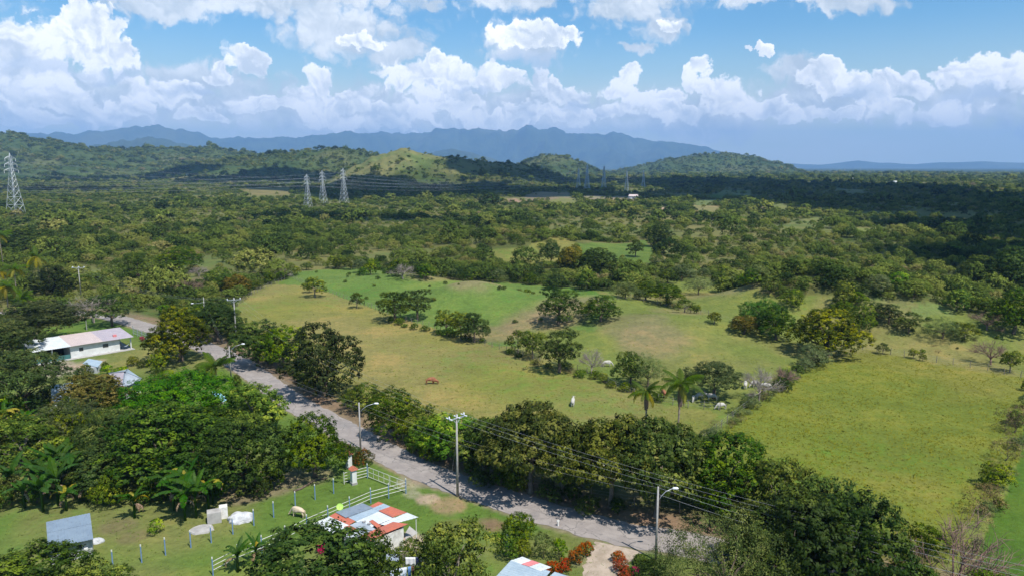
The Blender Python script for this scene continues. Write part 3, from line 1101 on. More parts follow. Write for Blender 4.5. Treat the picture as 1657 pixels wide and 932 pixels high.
def twig_mesh(name, seed, R, H, zt, r, mat, n1=9, n2=6, n3=5, leafmat=None, spread=1.0, flat=False):
    """a leafless crown: boughs, branches and many thin twigs"""
    g = np.random.default_rng(seed)
    tr = MB(); tw = MB()
    top = np.array([g.normal(0, 0.15), g.normal(0, 0.15), zt])
    tr.tube([(0, 0, -0.3), (0, 0, 0.2), tuple(top)], [r * 1.4, r, r * 0.8], 7)
    d1 = fib_dirs(n1, 0.2, 0.05 if not flat else 0.25, g)
    for d in d1:
        e = top + d * np.array([R * 0.62, R * 0.62, (H - zt) * 0.62])
        if flat: e[2] = zt + (H - zt) * g.uniform(0.55, 0.8)
        limb(tr, top * g.uniform(0.7, 1), e, r * 0.45, r * 0.2, g, 0.05, 4, 5)
        for _ in range(n2):
            s = top + (e - top) * g.uniform(0.45, 1)
            q = d + g.normal(0, 0.5, 3); q[2] = abs(q[2]) * 0.8 + 0.1
            q /= np.linalg.norm(q)
            e2 = s + q * R * g.uniform(0.28, 0.48)
            e2[2] = min(e2[2], H * g.uniform(0.85, 1.0))
            limb(tw, s, e2, r * 0.14, r * 0.05, g, 0.05, 3, 4)
            for _ in range(n3):
                s3 = s + (e2 - s) * g.uniform(0.3, 1)
                q3 = q + g.normal(0, 0.55, 3); q3 /= np.linalg.norm(q3)
                e3 = s3 + q3 * R * g.uniform(0.12, 0.28)
                limb(tw, s3, e3, max(0.018, r * 0.06), 0.012, g, 0.0, 2, 3)
    trm = mesh_from(name + '_trunk', tr.v, tr.f, mat, True)
    twm = mesh_from(name + '_twigs', tw.v, tw.f, mat, False)
    return trm, twm


SPEC = {}   # species -> (list of (crown mesh, trunk mesh), nominal diameter, nominal height)


def species(key, variants, D, H, build, trunk_part='trunk', crown_part='crown'):
    SPEC[key] = ([build(s) for s in variants], D, H, trunk_part, crown_part)


def mk(key, seed, R, zb, H, nl, lr, flat, ncl, cr, nlf, leaf, mat, zt, r, bark=None, nlimb=9, **kw):
    cm, P, lrs = crown_mesh(key + '_crown', seed, R, zb, H, nl, lr, flat, ncl, cr, nlf, leaf, mat, **kw)
    tm = trunk_mesh(key + '_trunk', seed, P, zt, r, bark or M_BARK, nlimb)
    return cm, tm


species('mango', (101, 102), 11, 9.5, lambda s: mk('mango', s, 5.5, 0.7, 9.5, 34, 1.75, 0.9, 34, 0.42, 11, 0.50, LM['mango'], 2.2, 0.40, up=0.25))
species('bronze', (103,), 11, 9.5, lambda s: mk('bronze', s, 5.5, 0.9, 9.5, 30, 1.7, 0.9, 32, 0.42, 11, 0.50, LM['bronze'], 2.2, 0.40))
species('round_dark', (111, 112, 113), 11, 10, lambda s: mk('round_dark', s, 5.5, 0.7, 10, 30, 1.9, 0.85, 32, 0.48, 12, 0.50, LM['dark'], 2.6, 0.38, hole=0.08))
species('round_green', (121, 122, 123), 10, 9, lambda s: mk('round_green', s, 5.0, 0.6, 9, 26, 1.75, 0.85, 32, 0.46, 11, 0.48, LM['green'], 2.6, 0.34, hole=0.1))
species('dome', (131,), 13, 9, lambda s: mk('dome', s, 6.5, 0.8, 9, 34, 2.0, 0.8, 46, 0.42, 14, 0.36, LM['dome'], 3, 0.4, up=0.5))
species('bright', (141, 142), 9, 8.5, lambda s: mk('bright', s, 4.5, 1.2, 8.5, 20, 1.6, 0.6, 26, 0.50, 10, 0.60, LM['bright'], 2.6, 0.3, hole=0.15, up=0.6, bark=M_BARK_PALE))
species('feather', (151, 152, 153), 13, 9, lambda s: mk('feather', s, 6.5, 2.2, 9, 34, 1.9, 0.42, 30, 0.46, 12, 0.46, LM['feather'], 3.2, 0.36, lay=True, up=0.9, hole=0.1, env_zmin=-0.2))
species('layered', (161, 162), 11, 8, lambda s: mk('layered', s, 5.5, 0.7, 8, 22, 1.8, 0.42, 28, 0.44, 12, 0.44, LM['dark'], 3.0, 0.34, lay=True, up=0.8, hole=0.1, env_zmin=-0.3))
species('open', (171, 172, 173), 10, 8.5, lambda s: mk('open', s, 5.0, 1.0, 8.5, 17, 1.35, 0.8, 24, 0.48, 10, 0.50, LM['olive'], 3.0, 0.26, hole=0.22, env_zmin=-0.25, bark=M_BARK_PALE, nlimb=14))
species('sprawl', (181, 182, 183), 13, 9, lambda s: mk('sprawl', s, 6.5, 2.4, 9, 34, 1.6, 0.7, 26, 0.50, 11, 0.56, LM['olive'], 3.4, 0.30, hole=0.10, env_zmin=-0.15, nlimb=16, bark=M_BARK_PALE))
species('pale', (191, 192), 9, 7, lambda s: mk('pale', s, 4.5, 0.8, 7, 20, 1.5, 0.8, 30, 0.44, 13, 0.30, LM['pale'], 2.2, 0.2, hole=0.15, up=0.4, nlimb=14, aspect=0.35))
species('fine', (195,), 13, 8, lambda s: mk('fine', s, 6.5, 1.0, 8, 30, 1.8, 0.7, 40, 0.55, 18, 0.26, LM['fine'], 3.2, 0.24, hole=0.22, up=0.3, nlimb=18, aspect=0.35))
species('bush', (201, 202, 203), 4, 3, lambda s: mk('bush', s, 2.0, 0.0, 3, 11, 0.85, 0.85, 20, 0.28, 9, 0.34, LM['green'], 0.5, 0.07, env_zmin=-0.1, hole=0.1))
species('bush_olive', (206, 207), 4, 3, lambda s: mk('bush_olive', s, 2.0, 0.0, 3, 11, 0.8, 0.85, 20, 0.30, 9, 0.32, LM['olive'], 0.5, 0.07, env_zmin=-0.1, hole=0.2))
species('bush_bright', (208,), 4, 3, lambda s: mk('bush_bright', s, 2.0, 0.0, 3, 11, 0.85, 0.85, 20, 0.28, 9, 0.34, LM['bright'], 0.5, 0.07, env_zmin=-0.1, hole=0.12))
species('bush_dark', (211, 212), 4, 3, lambda s: mk('bush_dark', s, 2.0, 0.0, 3, 11, 0.85, 0.85, 20, 0.28, 9, 0.34, LM['dark'], 0.5, 0.07, env_zmin=-0.1, hole=0.1))
species('bush_pale', (214,), 4, 3, lambda s: mk('bush_pale', s, 2.0, 0.0, 3, 11, 0.85, 0.85, 20, 0.28, 10, 0.26, LM['pale'], 0.5, 0.07, env_zmin=-0.1, hole=0.1))
species('bush_dry', (216, 217), 4, 3, lambda s: mk('bush_dry', s, 2.0, 0.0, 3, 10, 0.8, 0.8, 14, 0.34, 8, 0.26, LM['dry'], 0.5, 0.07, env_zmin=-0.1, hole=0.25, aspect=0.3, nlimb=10))
species('hedge', (218,), 4, 3, lambda s: mk('hedge', s, 2.0, 0.0, 3, 12, 0.85, 0.9, 24, 0.26, 11, 0.26, LM['hedge'], 0.5, 0.07, env_zmin=-0.1, inner=0.15))
for key, mt, sd_, fl in (('bare', M_TWIG, 221, False), ('bare_brown', M_TWIG_BROWN, 222, False), ('bare_flat', M_TWIG, 223, True)):
    vs = []
    for q in range(2):
        a_, b_ = twig_mesh(key, sd_ + 10 * q, 4.5, 7.0, 2.0, 0.2, mt, 11, 8, 9, flat=fl)
        vs.append((b_, a_))
    SPEC[key] = (vs, 9, 7.0, 'trunk', 'twigs')

COUNT = {}


def place_tree(sp, x, y, z, D, H, label, name='tree', cat='tree', group=None, rz=None, var=None, sink=0.05):
    vs, D0, H0, tp, cp = SPEC[sp]
    k = COUNT.get(sp, 0)
    COUNT[sp] = k + 1
    cm, tm = vs[(k if var is None else var) % len(vs)]
    e = empty(name, (x, y, z - sink), label, cat, group, random.uniform(0, 6.28) if rz is None else rz)
    e.scale = (D / D0, D / D0 * random.uniform(0.92, 1.08), H / H0)
    link(cp, cm, e)
    link(tp, tm, e)
    return e


def tree_px(sp, px, py, w, top, label, name='tree', cat='tree', group=None, **kw):
    """stand a plant at the ground point seen at (px, py), w pixels wide, its top at row top"""
    p = G(px, py)
    d = math.hypot(p.x, p.y)
    zc = p.y * cos(PITCH) + (CAM_Z - p.z) * sin(PITCH)
    D = w / F * zc * (1.12 if name != 'bush' else 1.05)
    # the silhouette's top belongs to the crown's far shoulder: use the height straight above the base
    dep = atan((top - 466.0) / F) + PITCH
    dy = p.y * sqrt(1 + ((px - 828.5) / F) ** 2 * 0)
    H = CAM_Z - (p.y + 0.16 * D) * tan(dep) - p.z
    H = min(max(H, 0.4 * D), D * (0.98 if name != 'bush' else 1.3))
    return place_tree(sp, p.x, p.y, p.z, D, H, label, name, cat, group, **kw)

LANDMARKS = [
    ('the white house', 130, 570), ('the grey hipped roof', 203, 615), ('the mango tree at the road bend', 293, 580), ('the bronze tree', 150, 668),
    ('the bright domed tree', 288, 700), ('the left banana clump', 95, 820), ('the right banana clump', 305, 830), ('the turquoise basin', 355, 642),
    ('the low coconut palm', 352, 620), ('the big dark grove tree', 262, 785), ('the two gate pillars', 568, 765), ('the left edge palms', 25, 500),
    ('the yellow coconut palm', 66, 462), ('the far utility pole', 131, 476), ('the flat-topped tree on the road', 178, 526), ('the black-green tree', 45, 410),
    ('the pasture corner pole', 382, 552), ('the tall dark roadside pair', 525, 645), ('the hedge street lamp', 583, 724), ('the bright green roadside tree', 738, 750),
    ('the large olive roadside tree', 858, 815), ('the slim grey-trunked tree', 942, 790), ('the driveway street lamp', 1061, 905), ('the fine-leaved tree', 1165, 960),
    ('the lower right wood', 1330, 960), ('the large leafless tree', 1540, 940), ('the lone tree on the green strip', 577, 499), ('the small open tree', 510, 481),
    ('the flat-topped pasture pair', 658, 520), ('the silvery leafless tree', 652, 450), ('the brown mound', 770, 487), ('the dark mound tree', 903, 523),
    ('the dark central fence tree', 905, 600), ('the umbrella tree', 1155, 642), ('the coconut pair', 1070, 690), ('the corner leafless tree', 1228, 646),
    ('the big yellow-green mango tree', 1338, 572), ('the bright green pair', 1240, 540), ('the lone grey-green tree', 1130, 475), ('the short row of trees', 1045, 485),
    ('the three dark trees on the rise', 1440, 525), ('the brown leafless spreading tree', 1603, 588), ('the pinkish leafless tree', 1597, 532), ('the middle clearing', 870, 410),
    ('the upper green clearing', 1000, 410), ('the dark tree between clearings', 968, 440), ('the large dark clearing tree', 1064, 398), ('the vivid green thicket bush', 1452, 464),
    ('the pale right clearing', 1300, 365), ('the left edge pylon', 21, 349), ('the three middle pylons', 525, 340), ('the lime bush', 1545, 409), ('the dark pond tree', 1555, 484),
]
LMK = [(n_, *tuple(G(a, b))[:2]) for n_, a, b in LANDMARKS]


def relation(x, y):
    r = math.hypot(x, y)
    best = min(LMK, key=lambda q: math.hypot((q[1] - x), (q[2] - y) * 0.7))
    n_, lx, ly = best
    dx = (x - lx); dy = (y - ly)
    far = math.hypot(dx, dy) > 0.07 * r
    if abs(dx) > abs(dy): rel = 'left of' if dx < 0 else 'right of'
    else: rel = 'behind' if dy > 0 else 'in front of'
    if abs(dx) > 0.45 * abs(dy) and abs(dy) > 0.45 * abs(dx):
        rel = ('behind and left of' if dx < 0 else 'behind and right of') if dy > 0 else ('in front and left of' if dx < 0 else 'in front and right of')
    return rel + ' ' + n_

# ------------------------------------------------------------------ single trees, read off the photograph one by one
T = [
    # village side
    ('feather', 45, 668, 150, 565, 'dark feathery spreading tree at the left edge below the white house'),
    ('feather', 60, 560, 150, 492, 'wide dark feathery tree behind the open end of the white house'),
    ('feather', 5, 590, 110, 520, 'dark feathery tree cut by the left edge behind the white house'),
    ('mango', 293, 584, 92, 503, 'round mango tree with olive crown at the bend beside the white house'),
    ('bronze', 150, 668, 96, 602, 'bronze-green round tree in front of the blue sheet roof'),
    ('dome', 288, 705, 165, 597, 'bright fern-green domed tree beside the grey hipped roof'),
    ('round_dark', 262, 778, 180, 650, 'big dark tree in the middle of the village grove, behind the banana plants'),
    ('round_dark', 398, 795, 130, 672, 'dark blue-green round tree right of the banana plants'),
    ('bright', 414, 702, 92, 616, 'light green tree with large leaves left of the road above the dark round tree'),
    ('round_green', 510, 772, 98, 668, 'round green tree with pale forked trunk by the road near the gate pillars'),
    ('pale', 110, 715, 120, 645, 'light yellow-green tree in the left grove below the bronze tree'),
    ('open', 35, 760, 130, 670, 'olive open tree at the left edge among the banana plants'),
    ('round_dark', 180, 792, 115, 712, 'dark shaggy tree between the two banana groups'),
    ('feather', 195, 758, 110, 660, 'dark layered tree in the grove below the blue sheet roofs'),
    ('round_dark', 330, 740, 110, 655, 'dark olive tree at the heart of the grove right of the domed tree'),
    ('round_dark', 40, 985, 190, 882, 'dark tree rising from the bottom left corner'),
    ('open', 165, 1000, 130, 902, 'low olive tree at the bottom edge beside the grey shed'),
    ('round_dark', 500, 1030, 250, 856, 'big dark tree at the bottom edge in front of the patchwork roof'),
    ('round_dark', 590, 1010, 130, 862, 'dark green tree touching the right corner of the patchwork roof house'),
    ('open', 735, 985, 140, 822, 'thin open tree at the bottom edge right of the clothes lines'),
    ('round_green', 840, 880, 50, 812, 'small round dark green tree on the lawn beside the road'),
    ('fine', 1165, 1010, 205, 815, 'wide fine-leaved pale green tree at the bottom over the road'),
    ('round_dark', 1290, 985, 170, 778, 'dark tall tree under the wires, left one of the lower right wood'),
    ('round_dark', 1385, 985, 170, 786, 'dark tall tree under the wires, right one of the lower right wood'),
    ('layered', 1240, 930, 120, 800, 'dark tree between the fine-leaved tree and the lower right wood'),
    ('round_green', 1460, 1040, 120, 858, 'green tree at the lower right between dark wood and leafless tree'),
    ('bare_brown', 1540, 1000, 190, 812, 'large brownish leafless tree at the lower right corner of the pasture'),
    ('open', 1600, 1060, 130, 880, 'thin olive tree at the bottom right corner'),
    ('bare_flat', 152, 522, 70, 478, 'grey leafless flat-topped tree hiding the road at the left'),
    ('layered', 182, 528, 62, 477, 'dark flat-topped tree with leaning trunk beside the road behind the white house'),
    # pasture side of the road
    ('round_dark', 352, 552, 74, 486, 'dark tree at the pasture corner by the road bend'),
    ('round_green', 330, 535, 50, 492, 'green tree left of the pasture corner by the road'),
    ('round_dark', 418, 592, 80, 520, 'dark green tree beside the road left of the tall dark pair'),
    ('round_green', 460, 596, 70, 524, 'middle green tree of the dark clump beside the road'),
    ('round_dark', 527, 642, 110, 527, 'tall dark green tree standing largest between road and upper pasture'),
    ('bush_olive', 590, 664, 66, 622, 'olive scrubby bush right of the tall dark green tree'),
    ('round_green', 640, 708, 88, 628, 'green roadside tree behind the street lamp'),
    ('olive_mix', 690, 722, 70, 648, 'olive roadside tree right of the street lamp'),
    ('bright', 738, 745, 92, 664, 'bright green tree behind the tall utility pole'),
    ('bare', 795, 745, 70, 672, 'greyish thin tree between bright tree and olive tree at the road'),
    ('round_dark', 790, 768, 80, 690, 'dark tree in the roadside row right of the utility pole'),
    ('sprawl', 858, 797, 168, 652, 'large olive tree with yellow-green leaves in the roadside row'),
    ('open', 942, 786, 66, 668, 'slim tree with curved grey trunk where white cattle show through'),
    ('sprawl', 988, 820, 156, 672, 'spreading olive roadside tree left of the sparse gap'),
    ('sprawl', 1062, 836, 164, 678, 'broad olive roadside tree above the street lamp at the driveway'),
    ('sprawl', 910, 806, 100, 700, 'low olive tree filling the row right of the large olive tree'),
    ('olive_mix', 812, 778, 110, 668, 'olive tree filling the row left of the large olive tree'),
    ('round_green', 1120, 800, 90, 716, 'dark green tree between broad olive tree and yellow-green tree'),
    ('round_dark', 1330, 905, 130, 770, 'dark tree joining the roadside row to the lower right wood'),
    ('round_green', 690, 738, 60, 664, 'small green tree filling the row left of the bright green tree'),
    ('round_green', 1180, 830, 148, 704, 'yellow-green tree in the roadside row right of the gap'),
    ('olive_mix', 1258, 860, 128, 718, 'olive tree at the right end of the roadside row'),
    ('round_dark', 1120, 760, 70, 700, 'low dark tree at the foot of the diagonal fence'),
    # inside the pasture
    ('open', 510, 481, 36, 447, 'small open tree at the top of the bright green strip'),
    ('bush', 500, 474, 20, 452, 'small shrub beside the open tree on the bright green strip'),
    ('open', 577, 499, 24, 468, 'lone little tree on the bright green strip'),
    ('layered', 640, 520, 58, 472, 'dark flat-topped tree, left half of the pair on the pasture fence'),
    ('layered', 676, 517, 52, 470, 'dark flat-topped tree, right half of the pair on the pasture fence'),
    ('open', 722, 540, 42, 500, 'green tree, left one of the clump halfway along the pasture fence'),
    ('open', 746, 550, 46, 502, 'olive tree, middle one of the clump halfway along the pasture fence'),
    ('layered', 768, 554, 46, 506, 'dark tree, right one of the clump halfway along the pasture fence'),
    ('bare', 652, 452, 48, 424, 'silvery grey leafless tree standing at the thicket edge above the pasture'),
    ('open', 838, 572, 36, 528, 'thin dark tree on the fence, left of the dark fence clump'),
    ('open', 862, 580, 46, 530, 'pale olive tree on the fence, left of the dark fence clump'),
    ('layered', 905, 602, 78, 534, 'dark dense tree on the fence in the centre of the pasture'),
    ('bare', 957, 605, 44, 542, 'leafless grey tree right beside the dark tree on the fence'),
    ('layered', 903, 524, 70, 468, 'dark layered tree standing on the brown mound'),
    ('round_green', 972, 520, 54, 477, 'dark green forked tree right of the brown mound'),
    ('open', 950, 512, 34, 486, 'olive bush-like tree between the two mound trees'),
    ('round_green', 1020, 622, 50, 565, 'bright green tree, left half of the tree by the brown cow'),
    ('pale', 1048, 626, 56, 572, 'greyish olive tree, right half of the tree by the brown cow'),
    ('feather', 1155, 644, 90, 586, 'dark umbrella tree with cattle resting in its shade'),
    ('bare', 1228, 648, 70, 584, 'grey leafless tree at the corner of the diagonal fence'),
    ('bare_brown', 1268, 628, 50, 588, 'brownish leafless shrubby tree on the diagonal fence'),
    ('pale', 1314, 594, 52, 557, 'small grey-green tree in front of the big yellow-green mango tree'),
    ('mango', 1338, 575, 108, 496, 'big round mango tree with yellow-green crown on the right pasture'),
    ('dome', 1228, 532, 62, 484, 'bright green round tree, left one of the pair behind the fence'),
    ('round_green', 1256, 550, 58, 496, 'deep green round tree, right one of the pair behind the fence'),
    ('bronze', 1204, 540, 46, 509, 'small rounded olive-brown tree left of the green pair'),
    ('pale', 1130, 477, 42, 446, 'round grey-green tree alone at the upper edge of the pasture'),
    ('pale', 1012, 482, 44, 456, 'left tree of the short row at the upper pasture edge'),
    ('round_green', 1045, 485, 40, 456, 'middle tree of the short row at the upper pasture edge'),
    ('olive_mix', 1078, 494, 46, 460, 'right tree of the short row at the upper pasture edge'),
    ('open', 1108, 506, 34, 482, 'thin pale tree at the end of the short row'),
    ('open', 1156, 524, 24, 502, 'tiny sparse tree alone on the middle slope'),
    ('round_green', 1388, 542, 46, 490, 'dark green tree just behind the big mango tree'),
    ('round_green', 1362, 508, 34, 486, 'small green tree on the crest behind the big mango tree'),
    ('layered', 1418, 518, 36, 490, 'dark small tree on the right grassy rise, left of three'),
    ('layered', 1438, 524, 40, 492, 'dark small tree on the right grassy rise, middle of three'),
    ('layered', 1470, 539, 42, 505, 'dark small tree on the right grassy rise, right of three'),
    ('bare_brown', 1603, 590, 62, 543, 'brown leafless spreading tree near the right edge'),
    ('open', 1634, 602, 34, 560, 'pale sparse tree beside the brown leafless tree near the right edge'),
    ('open', 1428, 573, 20, 553, 'tiny bent yellowish tree on the right fence'),
    ('open', 1478, 580, 16, 553, 'tiny yellow-topped tree on the right fence'),
    ('open', 1493, 584, 12, 562, 'tiny thin tree on the right fence beside the yellow-topped one'),
    ('bare_brown', 1597, 534, 64, 500, 'pinkish brown leafless tree at the upper right thicket edge'),
    ('pale', 1525, 548, 60, 514, 'sparse pale scrub tree on the right slope'),
    ('open', 1560, 548, 40, 520, 'sparse olive scrub tree on the right slope'),
    # clearings and thicket edge
    ('round_dark', 892, 428, 34, 390, 'dark round tree in the middle clearing'),
    ('bronze', 926, 440, 42, 398, 'brownish round tree beside the dark one in the middle clearing'),
    ('round_dark', 968, 442, 58, 402, 'dark tree between the two clearings'),
    ('layered', 1028, 416, 26, 390, 'small layered tree on the upper green clearing'),
    ('round_dark', 1064, 400, 40, 362, 'large dark tree above the green clearing'),
    ('round_dark', 45, 412, 80, 368, 'large black-green tree near the left edge'),
    ('round_dark', 88, 480, 60, 430, 'dark tree left of the far utility pole'),
    ('layered', 225, 462, 56, 412, 'dark tree with visible limbs above the road bend'),
    ('round_green', 290, 440, 60, 400, 'green tree in the thicket above the road bend'),
    ('bare', 322, 448, 34, 428, 'greyish leafless patch of a tree above the pasture corner'),
    ('bare_brown', 308, 478, 54, 446, 'brown leafless tree above the pasture corner'),
    ('bronze', 385, 478, 40, 444, 'bronze tree at the upper left corner of the pasture'),
    ('round_green', 358, 470, 50, 432, 'leafy green tree at the upper left corner of the pasture'),
    ('bare', 458, 452, 32, 432, 'grey leafless shrub at the top end of the pasture'),
    ('round_dark', 1640, 470, 70, 404, 'dark shaded tree at the right edge of the thicket'),
    ('round_dark', 1590, 462, 80, 415, 'black-green tree in shade near the right edge of the thicket'),
    ('round_green', 1640, 540, 70, 470, 'green tree at the right edge above the pinkish leafless tree'),
    ('round_dark', 1555, 485, 46, 460, 'dark tree beside the far pond at the right'),
    ('bush_bright', 1452, 466, 34, 440, 'vivid green bush in the right thicket'),
    ('bush_bright', 1545, 410, 22, 398, 'vivid lime bush in the far right thicket'),
    ('bush_bright', 112, 468, 60, 446, 'vivid green creeper-covered bush beside the far utility pole'),
    ('bush_dry', 1642, 700, 50, 652, 'reddish dry bush on the right edge of the pasture'),
    ('bush_dry', 1628, 745, 46, 700, 'dry purple-brown bush below the reddish one at the right edge'),
    ('bush_olive', 1612, 790, 50, 750, 'dark olive bush on the right edge of the pasture'),
    ('bush_dry', 1590, 830, 60, 780, 'greyish dry bush above the large leafless tree'),
    ('bush_olive', 1500, 900, 60, 850, 'olive bush left of the large leafless tree'),
]
SPEC['olive_mix'] = ([SPEC['open'][0][1], SPEC['sprawl'][0][2]], 11, 9, 'trunk', 'crown')
for row in T:
    sp, px, py, w, top, lab = row
    isb = sp.startswith('bush') or 'bush' in lab or 'shrub ' in lab
    tree_px(sp, px, py, w, top, lab, name=('bush' if isb else ('leafless_tree' if sp.startswith('bare') else ('mango_tree' if sp == 'mango' else 'tree'))),
            cat='bush' if isb else 'tree')

# ------------------------------------------------------------------ smaller bushes that come in groups
def size_word(D, lo, hi): return 'small' if D < lo + (hi - lo) / 3 else ('large' if D > hi - (hi - lo) / 3 else 'middling')


COLW = {'bush': 'green', 'bush_olive': 'olive', 'bush_bright': 'light green', 'bush_dark': 'dark', 'bush_pale': 'pale green', 'bush_dry': 'dry brown', 'hedge': 'reddish'}


def scatter_px(poly, n, sps, wr, hr, label, group, name='bush', seed=1, mind=0.0):
    g = random.Random(seed)
    P = np.array([tuple(G(a, b))[:2] for a, b in poly])
    x0, y0 = P.min(0); x1, y1 = P.max(0)
    done = []
    tries = 0
    while len(done) < n and tries < 4000:
        tries += 1
        x = g.uniform(x0, x1); y = g.uniform(y0, y1)
        if not inside(P, np.array([x]), np.array([y]))[0]: continue
        if dist_line(ROAD, np.array([x]), np.array([y]))[0] < 4.6: continue
        if any((x - a) ** 2 + (y - b) ** 2 < mind ** 2 for a, b in done): continue
        done.append((x, y))
        D = g.uniform(*wr)
        sp = g.choice(sps)
        lb = f"{size_word(D, *wr)} {COLW[sp]} {name} {relation(x, y)}"
        place_tree(sp, x, y, hz(x, y), D, D * g.uniform(*hr), lb, name, 'bush', group)


def line_px(pts, n, sps, wr, hr, label, group, name='bush', seed=1, jit=1.0, parts=True):
    g = random.Random(seed)
    L = catmull([tuple(G(a, b))[:2] for a, b in pts], 8)
    seg = np.r_[0, np.cumsum(np.hypot(*np.diff(L, axis=0).T))]
    for i in range(n):
        s = (i + g.uniform(0.2, 0.8)) / n * seg[-1]
        x = np.interp(s, seg, L[:, 0]) + g.uniform(-jit, jit)
        y = np.interp(s, seg, L[:, 1]) + g.uniform(-jit, jit)
        D = g.uniform(*wr)
        sp = g.choice(sps)
        lb = f"{size_word(D, *wr)} {COLW[sp]} {name} {relation(x, y)}"
        place_tree(sp, x, y, hz(x, y), D, D * g.uniform(*hr), lb, name, 'bush', group)


line_px([(640, 712), (700, 738), (800, 786), (900, 815), (1000, 836)], 15, ['bush_dark', 'bush_olive', 'bush'], (2.2, 4.2), (0.6, 0.95),
        'low scrubby bush in the shade under the roadside trees', 'undergrowth below the roadside row', seed=5, jit=1.6)
line_px([(-60, 812), (0, 822), (50, 812), (100, 790), (150, 806), (200, 812)], 15, ['bush_dark', 'bush', 'bush_olive'], (2.4, 4.6), (0.8, 1.2),
        'bush', 'shrubs at the lower edge of the left grove', seed=31, jit=1.2)
line_px([(240, 812), (300, 806), (350, 800), (410, 806), (450, 790)], 9, ['bush_dark', 'bush', 'bush_dark'], (2.0, 3.6), (0.7, 1.0),
        'bush', 'shrubs at the lower edge of the left grove', seed=32, jit=1.0)
line_px([(1665, 630), (1650, 690), (1632, 740), (1608, 800), (1580, 860), (1545, 920)], 20, ['bush_dry', 'bush_olive', 'bush_pale', 'bush_dry'], (1.6, 3.6), (0.5, 0.9),
        'bush', 'scrub along the right edge of the right pasture', seed=33, jit=1.4)
line_px([(1120, 820), (1200, 850), (1300, 885)], 10, ['bush_dark', 'bush_olive', 'bush'], (2.6, 4.6), (0.6, 0.95),
        'bush filling the roadside row toward the lower right', 'undergrowth at the lower right end of the row', seed=6, jit=2)
line_px([(395, 545), (430, 572), (490, 612), (560, 655), (610, 682)], 9, ['bush_dark', 'bush_olive', 'bush_dry'], (2.4, 4), (0.6, 0.9),
        'bush at the foot of the dark trees along the upper road', 'undergrowth along the upper road', seed=7, jit=2)
line_px([(255, 505), (300, 520), (340, 540)], 8, ['bush', 'bush_olive', 'bush_bright'], (3, 5), (0.6, 0.9),
        'bush on the verge at the outside of the road bend', 'bushes at the road bend', seed=8, jit=2.5)
line_px([(1130, 722), (1170, 690), (1215, 655), (1250, 632), (1290, 605)], 22, ['bush_pale', 'bush_pale', 'bush', 'bush_dry'], (1.6, 3.2), (0.4, 0.7),
        'pale green weedy bush along the diagonal fence between the pastures', 'weeds along the diagonal fence', seed=9, jit=1.2)
line_px([(1262, 640), (1300, 600), (1345, 578)], 6, ['bush', 'bush_dark', 'bush_pale'], (3, 4.5), (0.6, 0.8),
        'leafy bush on the fence below the big mango tree', 'bushes below the big mango tree', seed=10)
line_px([(820, 572), (870, 590), (930, 604), (985, 622), (1010, 632), (1080, 650)], 16, ['bush_olive', 'bush', 'bush_dark', 'bush_dry'], (1.8, 3.2), (0.45, 0.8),
        'low bush growing along the fence in the centre of the pasture', 'bushes along the central fence', seed=11, jit=0.8)
line_px([(625, 520), (700, 540), (790, 556)], 10, ['bush', 'bush_dark'], (1.8, 3.2), (0.45, 0.8),
        'low bush at the foot of the upper fence trees', 'bushes along the upper fence', seed=12, jit=0.8)
line_px([(1000, 482), (1050, 488), (1100, 502), (1140, 508)], 10, ['bush_olive', 'bush_dry', 'bush_pale'], (2, 3.8), (0.6, 0.9),
        'sparse olive bush in the row running down the upper pasture', 'bushes of the short upper row', seed=13, jit=1.2)
line_px([(395, 478), (430, 462), (480, 444)], 12, ['bush', 'bush_olive', 'bush_dark'], (3, 5), (0.6, 0.9),
        'bush of the hedge along the upper left side of the pasture', 'hedge at the upper left of the pasture', seed=14, jit=1.5)
line_px([(490, 440), (560, 436), (650, 446), (720, 452), (800, 458), (880, 464), (960, 468), (1060, 462), (1150, 452), (1250, 478), (1400, 484), (1500, 498), (1600, 520)],
        46, ['bush', 'bush_olive', 'bush_dark', 'bush_pale'], (4, 8), (0.55, 0.9),
        'bush at the edge of the thicket where the pasture ends', 'bushes at the upper edge of the pasture', seed=15, jit=4)
scatter_px([(480, 442), (560, 438), (700, 455), (860, 470), (880, 520), (790, 545), (660, 500), (540, 465)], 46, ['bush', 'bush_dark', 'bush_olive'], (0.7, 2.0), (0.5, 0.8),
           'tiny shrub dotting the green strip and brown mound', 'tiny shrubs on the upper pasture', 'shrub', seed=16)
scatter_px([(1290, 500), (1400, 500), (1560, 520), (1640, 560), (1500, 575), (1400, 555)], 26, ['bush', 'bush_dark', 'bush_dry'], (0.7, 1.8), (0.4, 0.7),
           'tiny shrub dotting the right grassy rise', 'tiny shrubs on the right rise', 'shrub', seed=17)
scatter_px([(-60, 690), (20, 650), (130, 700), (230, 720), (350, 745), (340, 775), (200, 775), (60, 775), (-80, 790)], 34, ['bush', 'bush_olive', 'bush_dark', 'bush_bright'], (3, 6), (0.7, 1.1),
           'bush filling the grove left of the road between the larger trees', 'undergrowth of the left grove', seed=18, mind=2.0)
scatter_px([(20, 610), (110, 612), (190, 590), (260, 590), (380, 640), (460, 700), (380, 740), (250, 690), (100, 680), (20, 660)], 30, ['bush', 'bush_olive', 'bush_bright', 'bush_dark'], (2.2, 4.5), (0.6, 1.0),
           'garden bush among the houses left of the road', 'garden bushes among the left houses', seed=19, mind=2.2)
scatter_px([(-90, 520), (0, 505), (60, 500), (120, 515), (60, 540), (-60, 575)], 16, ['bush_dark', 'bush', 'bush_olive'], (4, 7), (0.8, 1.1),
           'dark bush in the wood behind the white house', 'undergrowth behind the white house', seed=20, mind=3)
